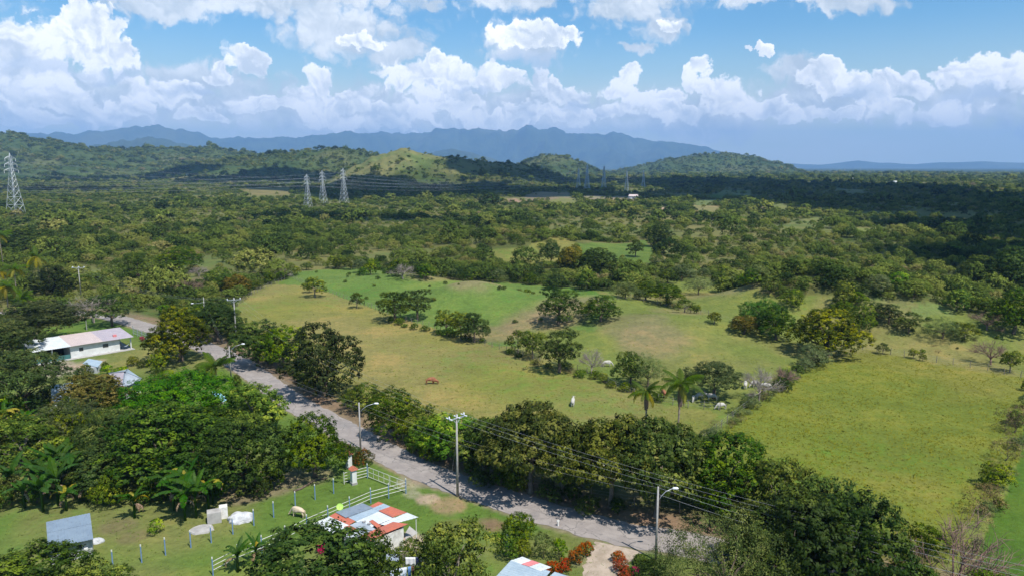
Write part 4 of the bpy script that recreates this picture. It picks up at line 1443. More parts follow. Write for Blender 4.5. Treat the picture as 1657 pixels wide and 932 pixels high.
scatter_px([(1180, 895), (1300, 880), (1500, 960), (1600, 1020), (1300, 1080), (1200, 1000)], 22, ['bush_dark', 'bush', 'bush_pale'], (3, 5.5), (0.7, 1.0),
           'bush in the lower right wood below the wires', 'undergrowth of the lower right wood', seed=21, mind=2)
for (sp, px, py, w, top, lab) in [
    ('bush_pale', 880, 902, 36, 858, 'silvery green round shrub in the flower garden'),
    ('bush', 824, 905, 34, 868, 'green shrub beside the blue post in the flower garden'),
    ('bush_olive', 846, 902, 28, 872, 'olive shrub left of the silvery shrub in the garden'),
    ('bush_bright', 905, 905, 26, 868, 'yellow-green shrub right of the silvery shrub in the garden'),
    ('bush_bright', 808, 880, 20, 862, 'light green shrub at the left end of the flower garden'),
    ('bush_bright', 253, 862, 26, 838, 'small round green bush alone on the lawn near the grey shed'),
    ('hedge', 562, 740, 34, 715, 'left reddish-green clipped bush beside the street lamp'),
    ('hedge', 587, 752, 36, 724, 'right reddish-green clipped bush beside the street lamp'),
    ('bush_dark', 575, 745, 30, 722, 'middle dark green clipped bush beside the street lamp'),
    ('bush_dark', 1052, 935, 60, 905, 'dark green bush below the street lamp at the driveway'),
    ('bush', 1036, 912, 26, 894, 'low green shrub behind the pink flowers'),
    ('bush_olive', 668, 905, 46, 872, 'brownish green bush at the wall of the patchwork roof house'),
    ('bush_dark', 705, 925, 50, 880, 'dark bush between clothes lines and open tree'),
    ('bush', 170, 600, 12, 572, 'small pointed cypress in front of the white house'),
    ('bush', 383, 628, 16, 590, 'small pointed cypress beside the lamp by the road'),
    ('bush_bright', 270, 612, 26, 598, 'yellow-leaved shrub behind the domed tree'),
    ('bush_dark', 225, 668, 46, 640, 'dark shrub below the grey hipped roof'),
    ('bush', 330, 610, 40, 590, 'leafy garden bush between mango tree and palm'),
]:
    tree_px(sp, px, py, w, top, lab, name='bush', cat='bush')

# ------------------------------------------------------------------ the thicket that fills the valley
LOD = []
for q, (nl, lr, flat, ncl, nlf, lf) in enumerate([(9, 0.40, 0.8, 11, 7, 0.20), (7, 0.46, 0.6, 12, 7, 0.22), (10, 0.34, 0.9, 9, 7, 0.19), (6, 0.42, 0.75, 12, 6, 0.24),
                                                  (8, 0.38, 1.0, 9, 7, 0.22), (11, 0.32, 0.6, 9, 6, 0.20)]):
    me, P_, l_ = crown_mesh('thicket_bush', 400 + q, 1.0, 0.0, 1.15, nl, lr, flat, ncl, 0.15, nlf, lf, M_THICKET, env_zmin=-0.05, hole=0.08, up=0.5, aspect=0.7)
    LOD.append(me)


LOD_N = len(LOD)
for q, (nl, lr, flat, ncl, nlf, lf) in enumerate([(12, 0.36, 0.8, 20, 13, 0.10), (9, 0.42, 0.6, 22, 13, 0.10), (14, 0.30, 0.9, 16, 13, 0.09), (10, 0.38, 0.75, 20, 12, 0.12), (13, 0.34, 1.0, 16, 12, 0.10)]):
    me, P_, l_ = crown_mesh('thicket_bush', 450 + q, 1.0, 0.0, 1.2, nl, lr, flat, ncl, 0.12, nlf, lf, M_THICKET, env_zmin=-0.05, hole=0.12, up=0.4, aspect=0.6)
    LOD.append(me)


def thicket_points():
    g = np.random.default_rng(77)
    n = 560000
    # density falls with distance
    r = np.exp(g.uniform(math.log(120), math.log(5200), n))
    a = g.uniform(radians(-46), radians(46), n)
    s = 2.15 + r * 0.0040
    # target density 1/s^2 per m2; proposals have density n / (ln * r^2 * da)
    prop = n / (math.log(5200 / 120) * r ** 2 * radians(92))
    keep = g.uniform(0, 1, n) < (1.0 / s ** 2) / prop
    r = r[keep]; a = a[keep]
    x = r * np.sin(a); y = r * np.cos(a)
    openm = np.zeros(x.shape, bool)
    openm |= inside(P_PAST, x, y) | inside(P_VILL, x, y) | inside(P_FARR, x, y)
    for poly, c_ in CLEAR:
        k = inside(poly, x, y)
        openm |= k & (g.uniform(0, 1, len(x)) > 0.03)
    near = r < 330
    d = np.full(x.shape, 99.0)
    d[near] = dist_line(ROAD, x[near], y[near])
    openm |= d < 6.5
    # drifts of open grass between the bushes
    n3 = fbm(x / 90, y / 90, 73, 4)
    n4 = fbm(x / 28, y / 28, 74, 3)
    thin = ss(n3, 0.42, 0.60) * ss(n4, 0.36, 0.54)
    openm |= g.uniform(0, 1, len(x)) < thin * 0.72
    kn = np.exp(-(((x - KN[0] + 25) / 115) ** 2 + ((y - KN[1]) / 190) ** 2))
    openm |= g.uniform(0, 1, len(x)) < np.clip(kn * 1.2, 0, 0.84)
    x = x[~openm]; y = y[~openm]; r = r[~openm]
    # keep the bushes clear of the pylon feet
    for (bx, by) in PYL_XY:
        k = np.hypot(x - bx, y - by) > 9
        x, y, r = x[k], y[k], r[k]
    m = len(x)
    big = g.uniform(0, 1, m)
    size = g.lognormal(0.0, 0.45, m) * (1.0 + 1.35 * fbm(x / 60, y / 60, 75, 3)) * (1 + ss(r, 1000, 3500) * 1.7)
    size = np.where(big > 0.965, size * 1.75, size)
    size = np.clip(size, 1.0, 13)
    z = height(x, y) - 0.15
    return x, y, z, r, size, g


PYL = [(21, 349, 248), (497, 343, 282), (522, 340, 276), (556, 333, 272), (936, 309, 272), (950, 311, 266), (977, 309, 268), (1014, 309, 280), (1041, 303, 281), (1365, 284, 272), (1390, 283, 273), (1127, 284, 273)]
PYL_D = {0: 640, 1: 740, 2: 800, 3: 830, 4: 1260, 5: 1190, 6: 1200, 7: 1210, 8: 1420, 9: 4200, 10: 4400, 11: 4600}
PYL_XY = []
for i, (px, pb, pt) in enumerate(PYL):
    d_ = pix_dir(px, 300)
    PYL_XY.append((d_.x / d_.y * PYL_D[i], float(PYL_D[i])))

tx, ty, tz, tr, tsz, tg = thicket_points()
print('thicket bushes', len(tx))
# the 300 that show largest and stand in view are individuals
ang = np.abs(np.degrees(np.arctan2(tx, ty)))
show = np.where(ang < 36, tsz / tr, 0)
order = np.argsort(-show)
ind = order[:300]
rest = np.setdiff1d(np.arange(len(tx)), ind)
rotz = tg.uniform(0, 6.283, len(tx))
asp = tg.uniform(0.75, 1.3, len(tx))
NEAR_R = 520
pick = np.where(tr < NEAR_R, tg.integers(LOD_N, len(LOD), len(tx)), tg.integers(0, LOD_N, len(tx)))
# a few of the individuals keep the simpler shape that the far thicket repeats
for k_, i in enumerate(ind[::-1][:2 * LOD_N]):
    pick[i] = k_ % LOD_N
proto_objs = [None] * len(LOD)
for i in ind:
    o = link('thicket_bush', LOD[pick[i]], None, (tx[i], ty[i], tz[i]), rotz[i])
    o.scale = (tsz[i], tsz[i] * 0.95, tsz[i] * asp[i])
    a_ = math.degrees(math.atan2(tx[i], ty[i]))
    size_w = 'large' if tsz[i] > 4.4 else ('middling' if tsz[i] > 3.1 else 'small')
    if a_ < -26: where = 'on the far left above the palms'
    elif a_ < -17: where = 'behind the road bend'
    elif a_ < -6: where = 'above the green strip of pasture'
    elif a_ < 6: where = 'between the pasture and the middle clearing'
    elif a_ < 18: where = 'above the short row of the upper pasture'
    else: where = 'above the right grassy rise'
    shape = 'low' if asp[i] < 0.9 else ('tall' if asp[i] > 1.15 else 'rounded')
    tag(o, f'{size_w} {shape} bush {relation(tx[i], ty[i])}', 'bush', f'thicket bushes {where}')
    if proto_objs[pick[i]] is None:
        proto_objs[pick[i]] = o
print('prototypes', [p.name if p else None for p in proto_objs])


def instancer(name, x, y, z, size, asp_, rot_, pick_, protos, label):
    me = bpy.data.meshes.new(name)
    n = len(x)
    me.vertices.add(n)
    me.vertices.foreach_set('co', np.stack([x, y, z], 1).astype(np.float32).ravel())
    a = me.attributes.new('size', 'FLOAT_VECTOR', 'POINT')
    a.data.foreach_set('vector', np.stack([size, size * 0.95, size * asp_], 1).astype(np.float32).ravel())
    a = me.attributes.new('turn', 'FLOAT_VECTOR', 'POINT')
    a.data.foreach_set('vector', np.stack([rot_ * 0, rot_ * 0, rot_], 1).astype(np.float32).ravel())
    a = me.attributes.new('which', 'INT', 'POINT')
    a.data.foreach_set('value', pick_.astype(np.int32))
    o = link(name, me)
    ng = bpy.data.node_groups.new(name + '_nodes', 'GeometryNodeTree')
    ng.interface.new_socket('Geometry', in_out='INPUT', socket_type='NodeSocketGeometry')
    ng.interface.new_socket('Geometry', in_out='OUTPUT', socket_type='NodeSocketGeometry')
    gi = ng.nodes.new('NodeGroupInput'); go = ng.nodes.new('NodeGroupOutput')
    m2p = ng.nodes.new('GeometryNodeMeshToPoints')
    iop = ng.nodes.new('GeometryNodeInstanceOnPoints')
    jn = ng.nodes.new('GeometryNodeJoinGeometry')
    for p in protos:
        oi = ng.nodes.new('GeometryNodeObjectInfo')
        oi.transform_space = 'ORIGINAL'
        oi.inputs['Object'].default_value = p
        g2 = ng.nodes.new('GeometryNodeGeometryToInstance')
        ng.links.new(oi.outputs['Geometry'], g2.inputs[0])
        ng.links.new(g2.outputs[0], jn.inputs[0])

    def attr(nm, ty_):
        q = ng.nodes.new('GeometryNodeInputNamedAttribute')
        q.data_type = ty_
        q.inputs['Name'].default_value = nm
        return q.outputs['Attribute']
    ng.links.new(gi.outputs[0], m2p.inputs[0])
    ng.links.new(m2p.outputs[0], iop.inputs['Points'])
    ng.links.new(jn.outputs[0], iop.inputs['Instance'])
    iop.inputs['Pick Instance'].default_value = True
    ng.links.new(attr('which', 'INT'), iop.inputs['Instance Index'])
    e2r = ng.nodes.new('FunctionNodeEulerToRotation')
    ng.links.new(attr('turn', 'FLOAT_VECTOR'), e2r.inputs[0])
    ng.links.new(e2r.outputs[0], iop.inputs['Rotation'])
    ng.links.new(attr('size', 'FLOAT_VECTOR'), iop.inputs['Scale'])
    ng.links.new(iop.outputs[0], go.inputs[0])
    md = o.modifiers.new('spread', 'NODES')
    md.node_group = ng
    o['kind'] = 'stuff'
    o['label'] = label
    return o


nr = rest[pick[rest] >= LOD_N]; fr_ = rest[pick[rest] < LOD_N]
print('near thicket', len(nr), 'far thicket', len(fr_))
instancer('thicket', tx[nr], ty[nr], tz[nr], tsz[nr], asp[nr], rotz[nr], pick[nr] - LOD_N, proto_objs[LOD_N:], 'dense green and olive thicket around the pasture')
instancer('thicket', tx[fr_], ty[fr_], tz[fr_], tsz[fr_], asp[fr_], rotz[fr_], pick[fr_], proto_objs[:LOD_N], 'dense green and olive thicket covering the valley to the hills')

# ------------------------------------------------------------------ paints and building materials
M_ASPH = None


def asphalt():
    m, N = new_mat('old_asphalt')
    g = N.n('ShaderNodeNewGeometry').outputs['Position']
    n1 = N.noise(g, 0.35, 5, 0.65)
    n2 = N.noise(g, 6.0, 3, 0.7)
    n3 = N.noise(g, 1.1, 6, 0.7)
    c = N.mix(N.sstep(n1, 0.38, 0.64), (0.265, 0.232, 0.215), (0.345, 0.305, 0.28))
    c = N.mix(N.math('MULTIPLY', N.sstep(n3, 0.56, 0.66), 0.55), c, (0.17, 0.155, 0.15))
    c = N.mix(N.math('MULTIPLY', n2, 0.35), c, (0.22, 0.2, 0.19))
    v = N.n('ShaderNodeTexVoronoi', feature='DISTANCE_TO_EDGE')
    N.put(v.inputs['Vector'], N.vmath('ADD', g, N.noise(g, 1.5, 3, 0.6, out=1)))
    v.inputs['Scale'].default_value = 0.35
    crack = N.math('MULTIPLY', N.math('LESS_THAN', v.outputs['Distance'], 0.022), N.sstep(n1, 0.45, 0.6))
    c = N.mix(N.math('MULTIPLY', crack, 0.55), c, (0.09, 0.085, 0.08))
    n5 = N.noise(g, 0.16, 2, 0.4)
    c = N.mix(N.math('MULTIPLY', N.sstep(n5, 0.60, 0.62), 0.45), c, (0.20, 0.185, 0.18))
    return finish(m, N, c, 0.9, 0.2, bump(N, N.math('ADD', n2, n3), 0.4, 0.03))


M_ASPH = asphalt()
M_DIRT = pmat('pale_dirt', (0.42, 0.34, 0.27), (0.30, 0.24, 0.18), 0.8, 0.95, 0.4)
M_WHITE = pmat('white_paint', (0.70, 0.70, 0.68), (0.58, 0.58, 0.56), 0.9, 0.6, 0.05)
M_WALLOLD = pmat('stained_white_wall', (0.76, 0.74, 0.70), (0.52, 0.49, 0.44), 1.6, 0.8, 0.2)
M_BLOCK = pmat('grey_block_wall', (0.52, 0.53, 0.54), (0.40, 0.41, 0.42), 2.0, 0.85, 0.3)
M_CONC = pmat('concrete', (0.42, 0.40, 0.38), (0.30, 0.285, 0.27), 1.2, 0.85, 0.3)
M_POLE = pmat('concrete_pole', (0.40, 0.38, 0.355), (0.30, 0.285, 0.265), 1.5, 0.8, 0.2)
M_STEEL = pmat('galvanised_steel', (0.52, 0.54, 0.56), (0.42, 0.44, 0.46), 3, 0.45, 0.1, 0.5, 0.4)
M_LATT = pmat('pylon_steel', (0.50, 0.53, 0.56), (0.42, 0.45, 0.48), 0.2, 0.5, 0.05, 0.5, 0.3)
M_DARK = pmat('dark_inside', (0.02, 0.02, 0.022), (0.03, 0.03, 0.03), 2, 0.9, 0.1)
M_TEAL = pmat('teal_screen', (0.04, 0.13, 0.13), (0.06, 0.17, 0.16), 4, 0.8, 0.1)
M_WIRE = pmat('wire', (0.30, 0.30, 0.31), (0.26, 0.26, 0.27), 1, 0.5, 0.0)
M_WIREL = pmat('pale_wire', (0.34, 0.35, 0.37), (0.30, 0.31, 0.33), 1, 0.4, 0.0, 0.5)
M_CERAM = pmat('white_insulator', (0.82, 0.83, 0.85), (0.75, 0.76, 0.78), 5, 0.25, 0.0, 0.5)
M_BLUEP = pmat('blue_paint', (0.14, 0.24, 0.42), (0.20, 0.30, 0.46), 4, 0.6, 0.1)
M_WOODP = pmat('weathered_post', (0.26, 0.225, 0.185), (0.16, 0.135, 0.11), 4, 0.9, 0.4)
M_TILE = pmat('clay_tile', (0.50, 0.17, 0.10), (0.38, 0.14, 0.09), 5, 0.8, 0.3)
M_WHITEC = pmat('white_rail_paint', (0.66, 0.66, 0.60), (0.50, 0.50, 0.44), 3, 0.5, 0.05)


def sheet_mat(name, a, b, rough=0.55, metal=0.0):
    m, N = new_mat(name)
    g = N.n('ShaderNodeNewGeometry').outputs['Position']
    n1 = N.noise(g, 0.9, 5, 0.65)
    n2 = N.noise(N.vmath('MULTIPLY', g, (1, 1, 1)), 4.0, 4, 0.6)
    c = N.mix(N.sstep(n1, 0.35, 0.7), a, b)
    c = N.mix(N.math('MULTIPLY', N.sstep(n2, 0.55, 0.72), 0.45), c, (b[0] * 0.6, b[1] * 0.48, b[2] * 0.40))
    return finish(m, N, c, rough, 0.4, bump(N, n2, 0.15, 0.02), metal)


S_WHITE = sheet_mat('sheet_white', (0.64, 0.66, 0.66), (0.52, 0.56, 0.57))
S_RED = sheet_mat('sheet_red', (0.52, 0.145, 0.085), (0.40, 0.13, 0.09))
S_GREY = sheet_mat('sheet_grey', (0.22, 0.26, 0.31), (0.17, 0.21, 0.26))
S_GREYL = sheet_mat('sheet_pale_grey', (0.38, 0.42, 0.46), (0.30, 0.34, 0.38))
S_PINK = sheet_mat('sheet_pink', (0.55, 0.45, 0.42), (0.48, 0.39, 0.37))
S_LILAC = sheet_mat('sheet_lilac', (0.43, 0.37, 0.40), (0.35, 0.31, 0.34))
S_BLUE = sheet_mat('sheet_blue_grey', (0.20, 0.255, 0.315), (0.165, 0.215, 0.275))
S_BLUEL = sheet_mat('sheet_pale_blue', (0.36, 0.44, 0.50), (0.29, 0.37, 0.44))
S_TARP = sheet_mat('sheet_turquoise', (0.30, 0.62, 0.72), (0.36, 0.66, 0.76))
S_ROSE = sheet_mat('sheet_rose', (0.66, 0.22, 0.22), (0.60, 0.20, 0.20))


def ribbon(name, L, width, z, mat, edge=0.25, seed=3):
    g = random.Random(seed)
    n = len(L)
    V = []; Fq = []
    m = 5
    for i in range(n):
        t = L[min(i + 1, n - 1)] - L[max(i - 1, 0)]
        t = t / (np.hypot(*t) + 1e-9)
        nx, ny = -t[1], t[0]
        w = width[i] if hasattr(width, '__len__') else width
        wl = w / 2 + g.uniform(-edge, edge); wr = w / 2 + g.uniform(-edge, edge)
        for k in range(m):
            s = -wl + (wl + wr) * k / (m - 1)
            crown_ = 0.05 * (1 - (2 * k / (m - 1) - 1) ** 2)
            V.append((L[i][0] + nx * s, L[i][1] + ny * s, z + crown_))
    for i in range(n - 1):
        for k in range(m - 1):
            a = i * m + k
            Fq.append((a + 1, a, a + m, a + m + 1))
    o = link(name, mesh_from(name, V, Fq, mat, True))
    o['kind'] = 'structure'
    return o


seg = np.r_[0, np.cumsum(np.hypot(*np.diff(ROAD, axis=0).T))]
sN = np.arange(0, seg[-1], 0.9)
RD = np.stack([np.interp(sN, seg, ROAD[:, 0]), np.interp(sN, seg, ROAD[:, 1])], 1)
ribbon('road', RD, ROAD_W - 0.2, 0.03, M_ASPH, 0.22)
DL = catmull([tuple(Wp(a, b))[:2] for a, b in [(1000, 884), (992, 896), (980, 912), (968, 935), (955, 975), (945, 1030)]], 8)
ribbon('driveway', DL, list(np.linspace(5.0, 2.6, len(DL))), 0.015, M_DIRT, 0.25, 5)


def sheet(name, quad, n, mat, parent, rib=0.035, thick=0.02, rows=1):
    """corrugated sheet: quad A,B,C,D; ribs run from A-B to D-C, n ribs counted along A-B"""
    A, B, C_, D = [Vector(q) for q in quad]
    V = []; Fq = []
    m = 2 * n + 1
    for lay in (0, 1):
        for r_ in (0, 1):
            for i in range(m):
                u = i / (m - 1)
                p = (A.lerp(B, u)).lerp(D.lerp(C_, u), r_)
                V.append((p.x, p.y, p.z + (rib if i % 2 else 0) - lay * thick))
    for i in range(m - 1):
        Fq.append((i, i + 1, m + i + 1, m + i))
        Fq.append((2 * m + i + 1, 2 * m + i, 3 * m + i, 3 * m + i + 1))
        Fq.append((i, 2 * m + i, 2 * m + i + 1, i + 1))
        Fq.append((m + i + 1, 3 * m + i + 1, 3 * m + i, m + i))
    Fq.append((0, m, 3 * m, 2 * m)); Fq.append((m - 1, 2 * m + m - 1, 3 * m + m - 1, m + m - 1))
    mb = MB(); mb.v = V; mb.f = Fq
    return mb.build(name, mat, parent)


class Frame:
    def __init__(self, o, s):
        self.o = Vector(o[:2])
        self.s = Vector(s[:2]).normalized()
        self.t = Vector((-self.s.y, self.s.x))
        self.a = math.atan2(self.s.y, self.s.x)

    def __call__(self, s, t, z):
        p = self.o + self.s * s + self.t * t
        return (p.x, p.y, z)

    def box(self, mb, s0, s1, t0, t1, z0, z1):
        q = [(s0, t0), (s1, t0), (s1, t1), (s0, t1)]
        mb.hexa([self(a, b, z0) for a, b in q], [self(a, b, z1) for a, b in q])
        return mb


def wall_with_holes(fr, mb, s0, s1, t, th, z0, z1, holes):
    """wall along s at depth t..t+th with rectangular openings (a, b, zl, zh)"""
    cur = s0
    for (a, b, zl, zh) in sorted(holes):
        fr.box(mb, cur, a, t, t + th, z0, z1)
        if zl > z0: fr.box(mb, a, b, t, t + th, z0, zl)
        if zh < z1: fr.box(mb, a, b, t, t + th, zh, z1)
        cur = b
    fr.box(mb, cur, s1, t, t + th, z0, z1)


def window(fr, parent, a, b, t, zl, zh, bars=4, grille=M_WHITE):
    mb = MB()
    w = 0.05
    fr.box(mb, a, b, t - 0.02, t + 0.06, zl, zl + w); fr.box(mb, a, b, t - 0.02, t + 0.06, zh - w, zh)
    fr.box(mb, a, a + w, t - 0.02, t + 0.06, zl + w, zh - w); fr.box(mb, b - w, b, t - 0.02, t + 0.06, zl + w, zh - w)
    f = mb.build('window', grille, parent)
    mb = MB(); fr.box(mb, a + w, b - w, t + 0.08, t + 0.1, zl + w, zh - w)
    mb.build('pane', M_DARK, f)
    mb = MB()
    for i in range(bars):
        x = a + (b - a) * (i + 1) / (bars + 1)
        fr.box(mb, x - 0.012, x + 0.012, t - 0.05, t - 0.025, zl + w, zh - w)
    mb.build('grille', M_STEEL, f)


# ---- long white house
p1 = Wp(52.6, 568.7, 2.9); p2 = Wp(215.7, 543.8, 2.9)
fr = Frame(p1, p2 - p1)
LS = (p2 - p1).length
hs = empty('white_house', fr(LS / 2, 4.4, 0), 'long white house with pink, lilac and white sheet roof and open carport', 'house')
zf, zb_ = 2.75, 3.55
def zr(t): return zf + (zb_ - zf) * t / 8.9
for (a, b, mt) in [(-0.1, 0.36 * LS, S_WHITE), (0.36 * LS, 0.68 * LS, S_PINK), (0.68 * LS, LS, S_LILAC)]:
    k = 0.02 if mt is S_PINK else 0
    sheet('roof_sheet', [fr(a, -0.05, zr(0) + k), fr(b + 0.1, -0.05, zr(0) + k), fr(b + 0.1, 8.9, zr(8.9) + k), fr(a, 8.9, zr(8.9) + k)], int((b - a) / 0.3), mt, hs, 0.04)
wb_ = MB()
s0, s1 = 0.36 * LS, 0.86 * LS
wall_with_holes(fr, wb_, s0, s1, 0.7, 0.15, 0, zr(0.7) - 0.06, [(s0 + 1.6, s0 + 2.5, 1.2, 2.1), (s0 + 6.2, s0 + 7.4, 1.15, 2.1)])
fr.box(wb_, s0, s1, 8.2, 8.35, 0, zr(8.2) - 0.06)
fr.box(wb_, s0, s0 + 0.15, 0.85, 8.2, 0, zr(0.85) - 0.06)
fr.box(wb_, s1 - 0.15, s1, 0.85, 8.2, 0, zr(0.85) - 0.06)
wb_.build('wall', M_WHITE, hs)
window(fr, hs, s0 + 1.6, s0 + 2.5, 0.72, 1.2, 2.1)
window(fr, hs, s0 + 6.2, s0 + 7.4, 0.72, 1.15, 2.1, 6)
for (a, t) in [(0.3, 0.6), (0.36 * LS * 0.5, 0.6), (0.3, 8.4), (LS - 0.5, 0.7), (LS - 0.5, 8.2)]:
    mb = MB(); fr.box(mb, a, a + 0.22, t, t + 0.22, 0, zr(t) - 0.05); mb.build('post', M_WHITE, hs)
mb = MB(); fr.box(mb, 0.35, s0 - 0.1, 0.62, 0.66, 0.05, 1.0); mb.build('screen', M_TEAL, hs)
mb = MB(); fr.box(mb, 0.3, s0 - 0.2, 5.0, 5.1, 0.1, 2.8); fr.box(mb, 0.32, 0.36, 0.9, 5.0, 0.1, 2.5); mb.build('painted_shade_panel', M_DARK, hs)  # near-black panels: the shade inside the open carport, put into their colour
mb = MB(); fr.box(mb, 0, LS, -0.5, 8.7, -0.2, 0.08); mb.build('floor_slab', M_CONC, hs)
mb = MB(); fr.box(mb, s1 + 0.4, s1 + 1.0, 3.0, 4.0, 0.08, 1.0); mb.build('porch_counter', M_CONC, hs)
mb = MB(); fr.box(mb, 0.82 * LS, 0.82 * LS + 0.7, 2.0, 2.5, zr(2) + 0.06, zr(2) + 0.5); mb.build('roof_vent', S_ROSE, hs)
# hammock on the porch
A = Vector(fr(s1 + 0.1, 0.9, 1.5)); B = Vector(fr(LS - 0.5, 0.9, 1.5))
mb = MB()
for k in range(8):
    u0, u1 = k / 8, (k + 1) / 8
    q = []
    for u, w in ((u0, -1), (u0, 1), (u1, 1), (u1, -1)):
        p = A.lerp(B, u)
        wd = 0.35 * sin(pi * u)
        q.append((p.x + fr.t.x * w * wd, p.y + fr.t.y * w * wd, p.z - 0.75 * sin(pi * u)))
    mb.quad(*q)
tag(mb.build('hammock', S_GREYL), 'pale hammock slung on the porch of the long white house', 'hammock')
# lean-to roof piece
p = Wp(150, 585, 2.2)
lt = empty('shed', (p.x, p.y, 0), 'low shed with pale blue roof in front of the white house', 'shed')
q = [Wp(133, 588, 1.3), Wp(158, 594, 1.3), Wp(166, 584, 1.5), Wp(143, 580, 1.5)]
sheet('roof_sheet', q, 10, S_BLUEL, lt)
mb = MB(); mb.box((p.x, p.y + 0.2, 0.6), (2.0, 1.4, 1.2)); mb.build('wall', M_BLOCK, lt)

# ---- grey hipped roof
c4 = [Wp(198, 628, 2.5), Wp(230, 613, 2.5), Wp(207, 597, 2.5), Wp(176, 604, 2.5)]
cen = sum(c4, Vector()) / 4
cen.z = 3.5
hs = empty('hipped_roof_house', (cen.x, cen.y, 0), 'small house with grey hipped sheet roof behind the domed tree', 'house')
for i in range(4):
    a, b = c4[i], c4[(i + 1) % 4]
    m1 = cen.lerp(a, 0.10); m2 = cen.lerp(b, 0.10)
    m1.z = m2.z = 3.4
    sheet('roof_sheet', [a, b, m2, m1], 12, [S_GREYL, S_BLUEL, S_GREYL, S_LILAC][i], hs, 0.05)
mb = MB()
inn = [cen.lerp(a, 0.86) for a in c4]
mb.hexa([(a.x, a.y, 0) for a in inn], [(a.x, a.y, 2.6) for a in inn])
mb.build('wall', M_BLOCK, hs)
for i in range(4):
    mb = MB()
    a = c4[i].copy(); b = cen.lerp(c4[i], 0.10); b.z = 3.47; a.z += 0.07
    mb.tube([a, b], 0.09, 5)
    mb.build('ridge_cap', S_GREY, hs)

# ---- two blue sheet roofs at the left
for (q, lab, mt) in [([Wp(84, 650, 2.6), Wp(112, 650, 2.6), Wp(118, 618, 3.2), Wp(82, 623, 3.2)], 'house with pale blue sheet roof half hidden by the bronze tree', S_BLUEL),
                     ([Wp(74, 668, 2.3), Wp(108, 662, 2.3), Wp(120, 650, 2.7), Wp(90, 652, 2.7)], 'lower purple-walled annex with pale roof below the blue sheet roof', S_WHITE)]:
    cen = sum(q, Vector()) / 4
    hs = empty('sheet_roof_house', (cen.x, cen.y, 0), lab, 'house')
    sheet('roof_sheet', q, 14, mt, hs, 0.04)
    mb = MB(); inn = [cen.lerp(a, 0.88) for a in q]
    mb.hexa([(a.x, a.y, 0) for a in inn], [(a.x, a.y, 2.15) for a in inn])
    mb.build('wall', pmat('purple_wall', (0.16, 0.05, 0.16), (0.12, 0.04, 0.13)) if mt is S_WHITE else M_BLOCK, hs)
q = [Wp(342, 634, 0.5), Wp(359, 650, 0.5), Wp(370, 646, 0.5), Wp(350, 631, 0.5)]
cen = sum(q, Vector()) / 4
tb = empty('water_basin', (cen.x, cen.y, 0), 'small turquoise covered basin on the grass right of the domed tree', 'basin')
mb = MB(); mb.hexa([(a.x, a.y, 0) for a in q], [(a.x, a.y, 0.47) for a in q]); mb.build('basin_wall', M_CONC, tb)
mb = MB(); mb.hexa([(a.x, a.y, 0.475) for a in q], [(a.x, a.y, 0.53) for a in q]); mb.build('cover', S_TARP, tb)

# ---- patchwork roof house
def Z1(X_, Y_, z): return Wp(480 + X_ / 6.132, 780 + Y_ / 6.132, z)
cen = Z1(700, 400, 2.8)
hs = empty('patchwork_roof_house', (cen.x, cen.y, 0), 'low white house with patchwork roof of red, white and grey sheets', 'house')
PAN = [
    ('w', 2.70, [(175, 410), (330, 335), (530, 425), (365, 505)], 8, S_WHITE), ('r', 2.74, [(325, 336), (388, 300), (595, 378), (520, 422)], 3, S_RED),
    ('g', 2.86, [(385, 294), (655, 205), (760, 250), (490, 350)], 9, S_GREY), ('w', 2.78, [(500, 340), (750, 250), (830, 280), (590, 385)], 9, S_BLUEL),
    ('r', 2.80, [(715, 240), (815, 190), (865, 210), (765, 255)], 4, S_RED), ('b', 2.83, [(752, 256), (865, 210), (935, 240), (822, 280)], 4, S_BLUEL),
    ('r', 2.87, [(815, 280), (935, 238), (1095, 298), (955, 345)], 5, S_RED), ('w', 2.75, [(590, 388), (830, 280), (980, 348), (720, 452)], 9, S_WHITE),
    ('w', 2.81, [(830, 415), (1095, 298), (1208, 345), (905, 428)], 9, S_WHITE), ('g', 2.79, [(525, 425), (640, 380), (790, 465), (660, 525)], 5, S_GREYL),
    ('g', 2.77, [(440, 520), (530, 470), (660, 525), (570, 585)], 5, S_WHITE), ('s', 2.84, [(470, 440), (528, 424), (600, 460), (545, 485)], 3, S_RED),
    ('r', 2.85, [(720, 385), (755, 370), (845, 432), (800, 450)], 2, S_RED), ('r', 2.90, [(790, 462), (960, 390), (1110, 412), (880, 505)], 7, S_RED),
    ('r', 2.82, [(640, 530), (785, 462), (885, 502), (745, 585)], 5, S_RED), ('w', 2.72, [(560, 590), (640, 535), (745, 582), (660, 650)], 4, S_GREYL),
]
for _, z, q, n, mt in PAN:
    sheet('roof_sheet', [Z1(a, b, z) for a, b in q], max(2, n), mt, hs, 0.03)
A_ = Z1(1075, 445, 2.6); B_ = Z1(760, 590, 2.6); C_ = Z1(460, 470, 2.5); D_ = Z1(800, 300, 2.6)
A_, B_, C_, D_ = [v.lerp(cen, 0.06) for v in (A_, B_, C_, D_)]
mb = MB()
for a, b in ((A_, B_), (B_, C_), (C_, D_), (D_, A_)):
    d = (b - a).normalized(); n_ = Vector((-d.y, d.x, 0)) * 0.12
    mb.hexa([(a.x, a.y, 0), (b.x, b.y, 0), (b.x + n_.x, b.y + n_.y, 0), (a.x + n_.x, a.y + n_.y, 0)],
            [(a.x, a.y, 2.62), (b.x, b.y, 2.62), (b.x + n_.x, b.y + n_.y, 2.62), (a.x + n_.x, a.y + n_.y, 2.62)])
mb.build('wall', M_WALLOLD, hs)
e = Z1(1193, 352, 2.7)
mb = MB(); mb.tube([(e.x - .1, e.y, 0), (e.x - .1, e.y, 2.78)], 0.05, 6); mb.build('porch_post', M_WHITE, hs)
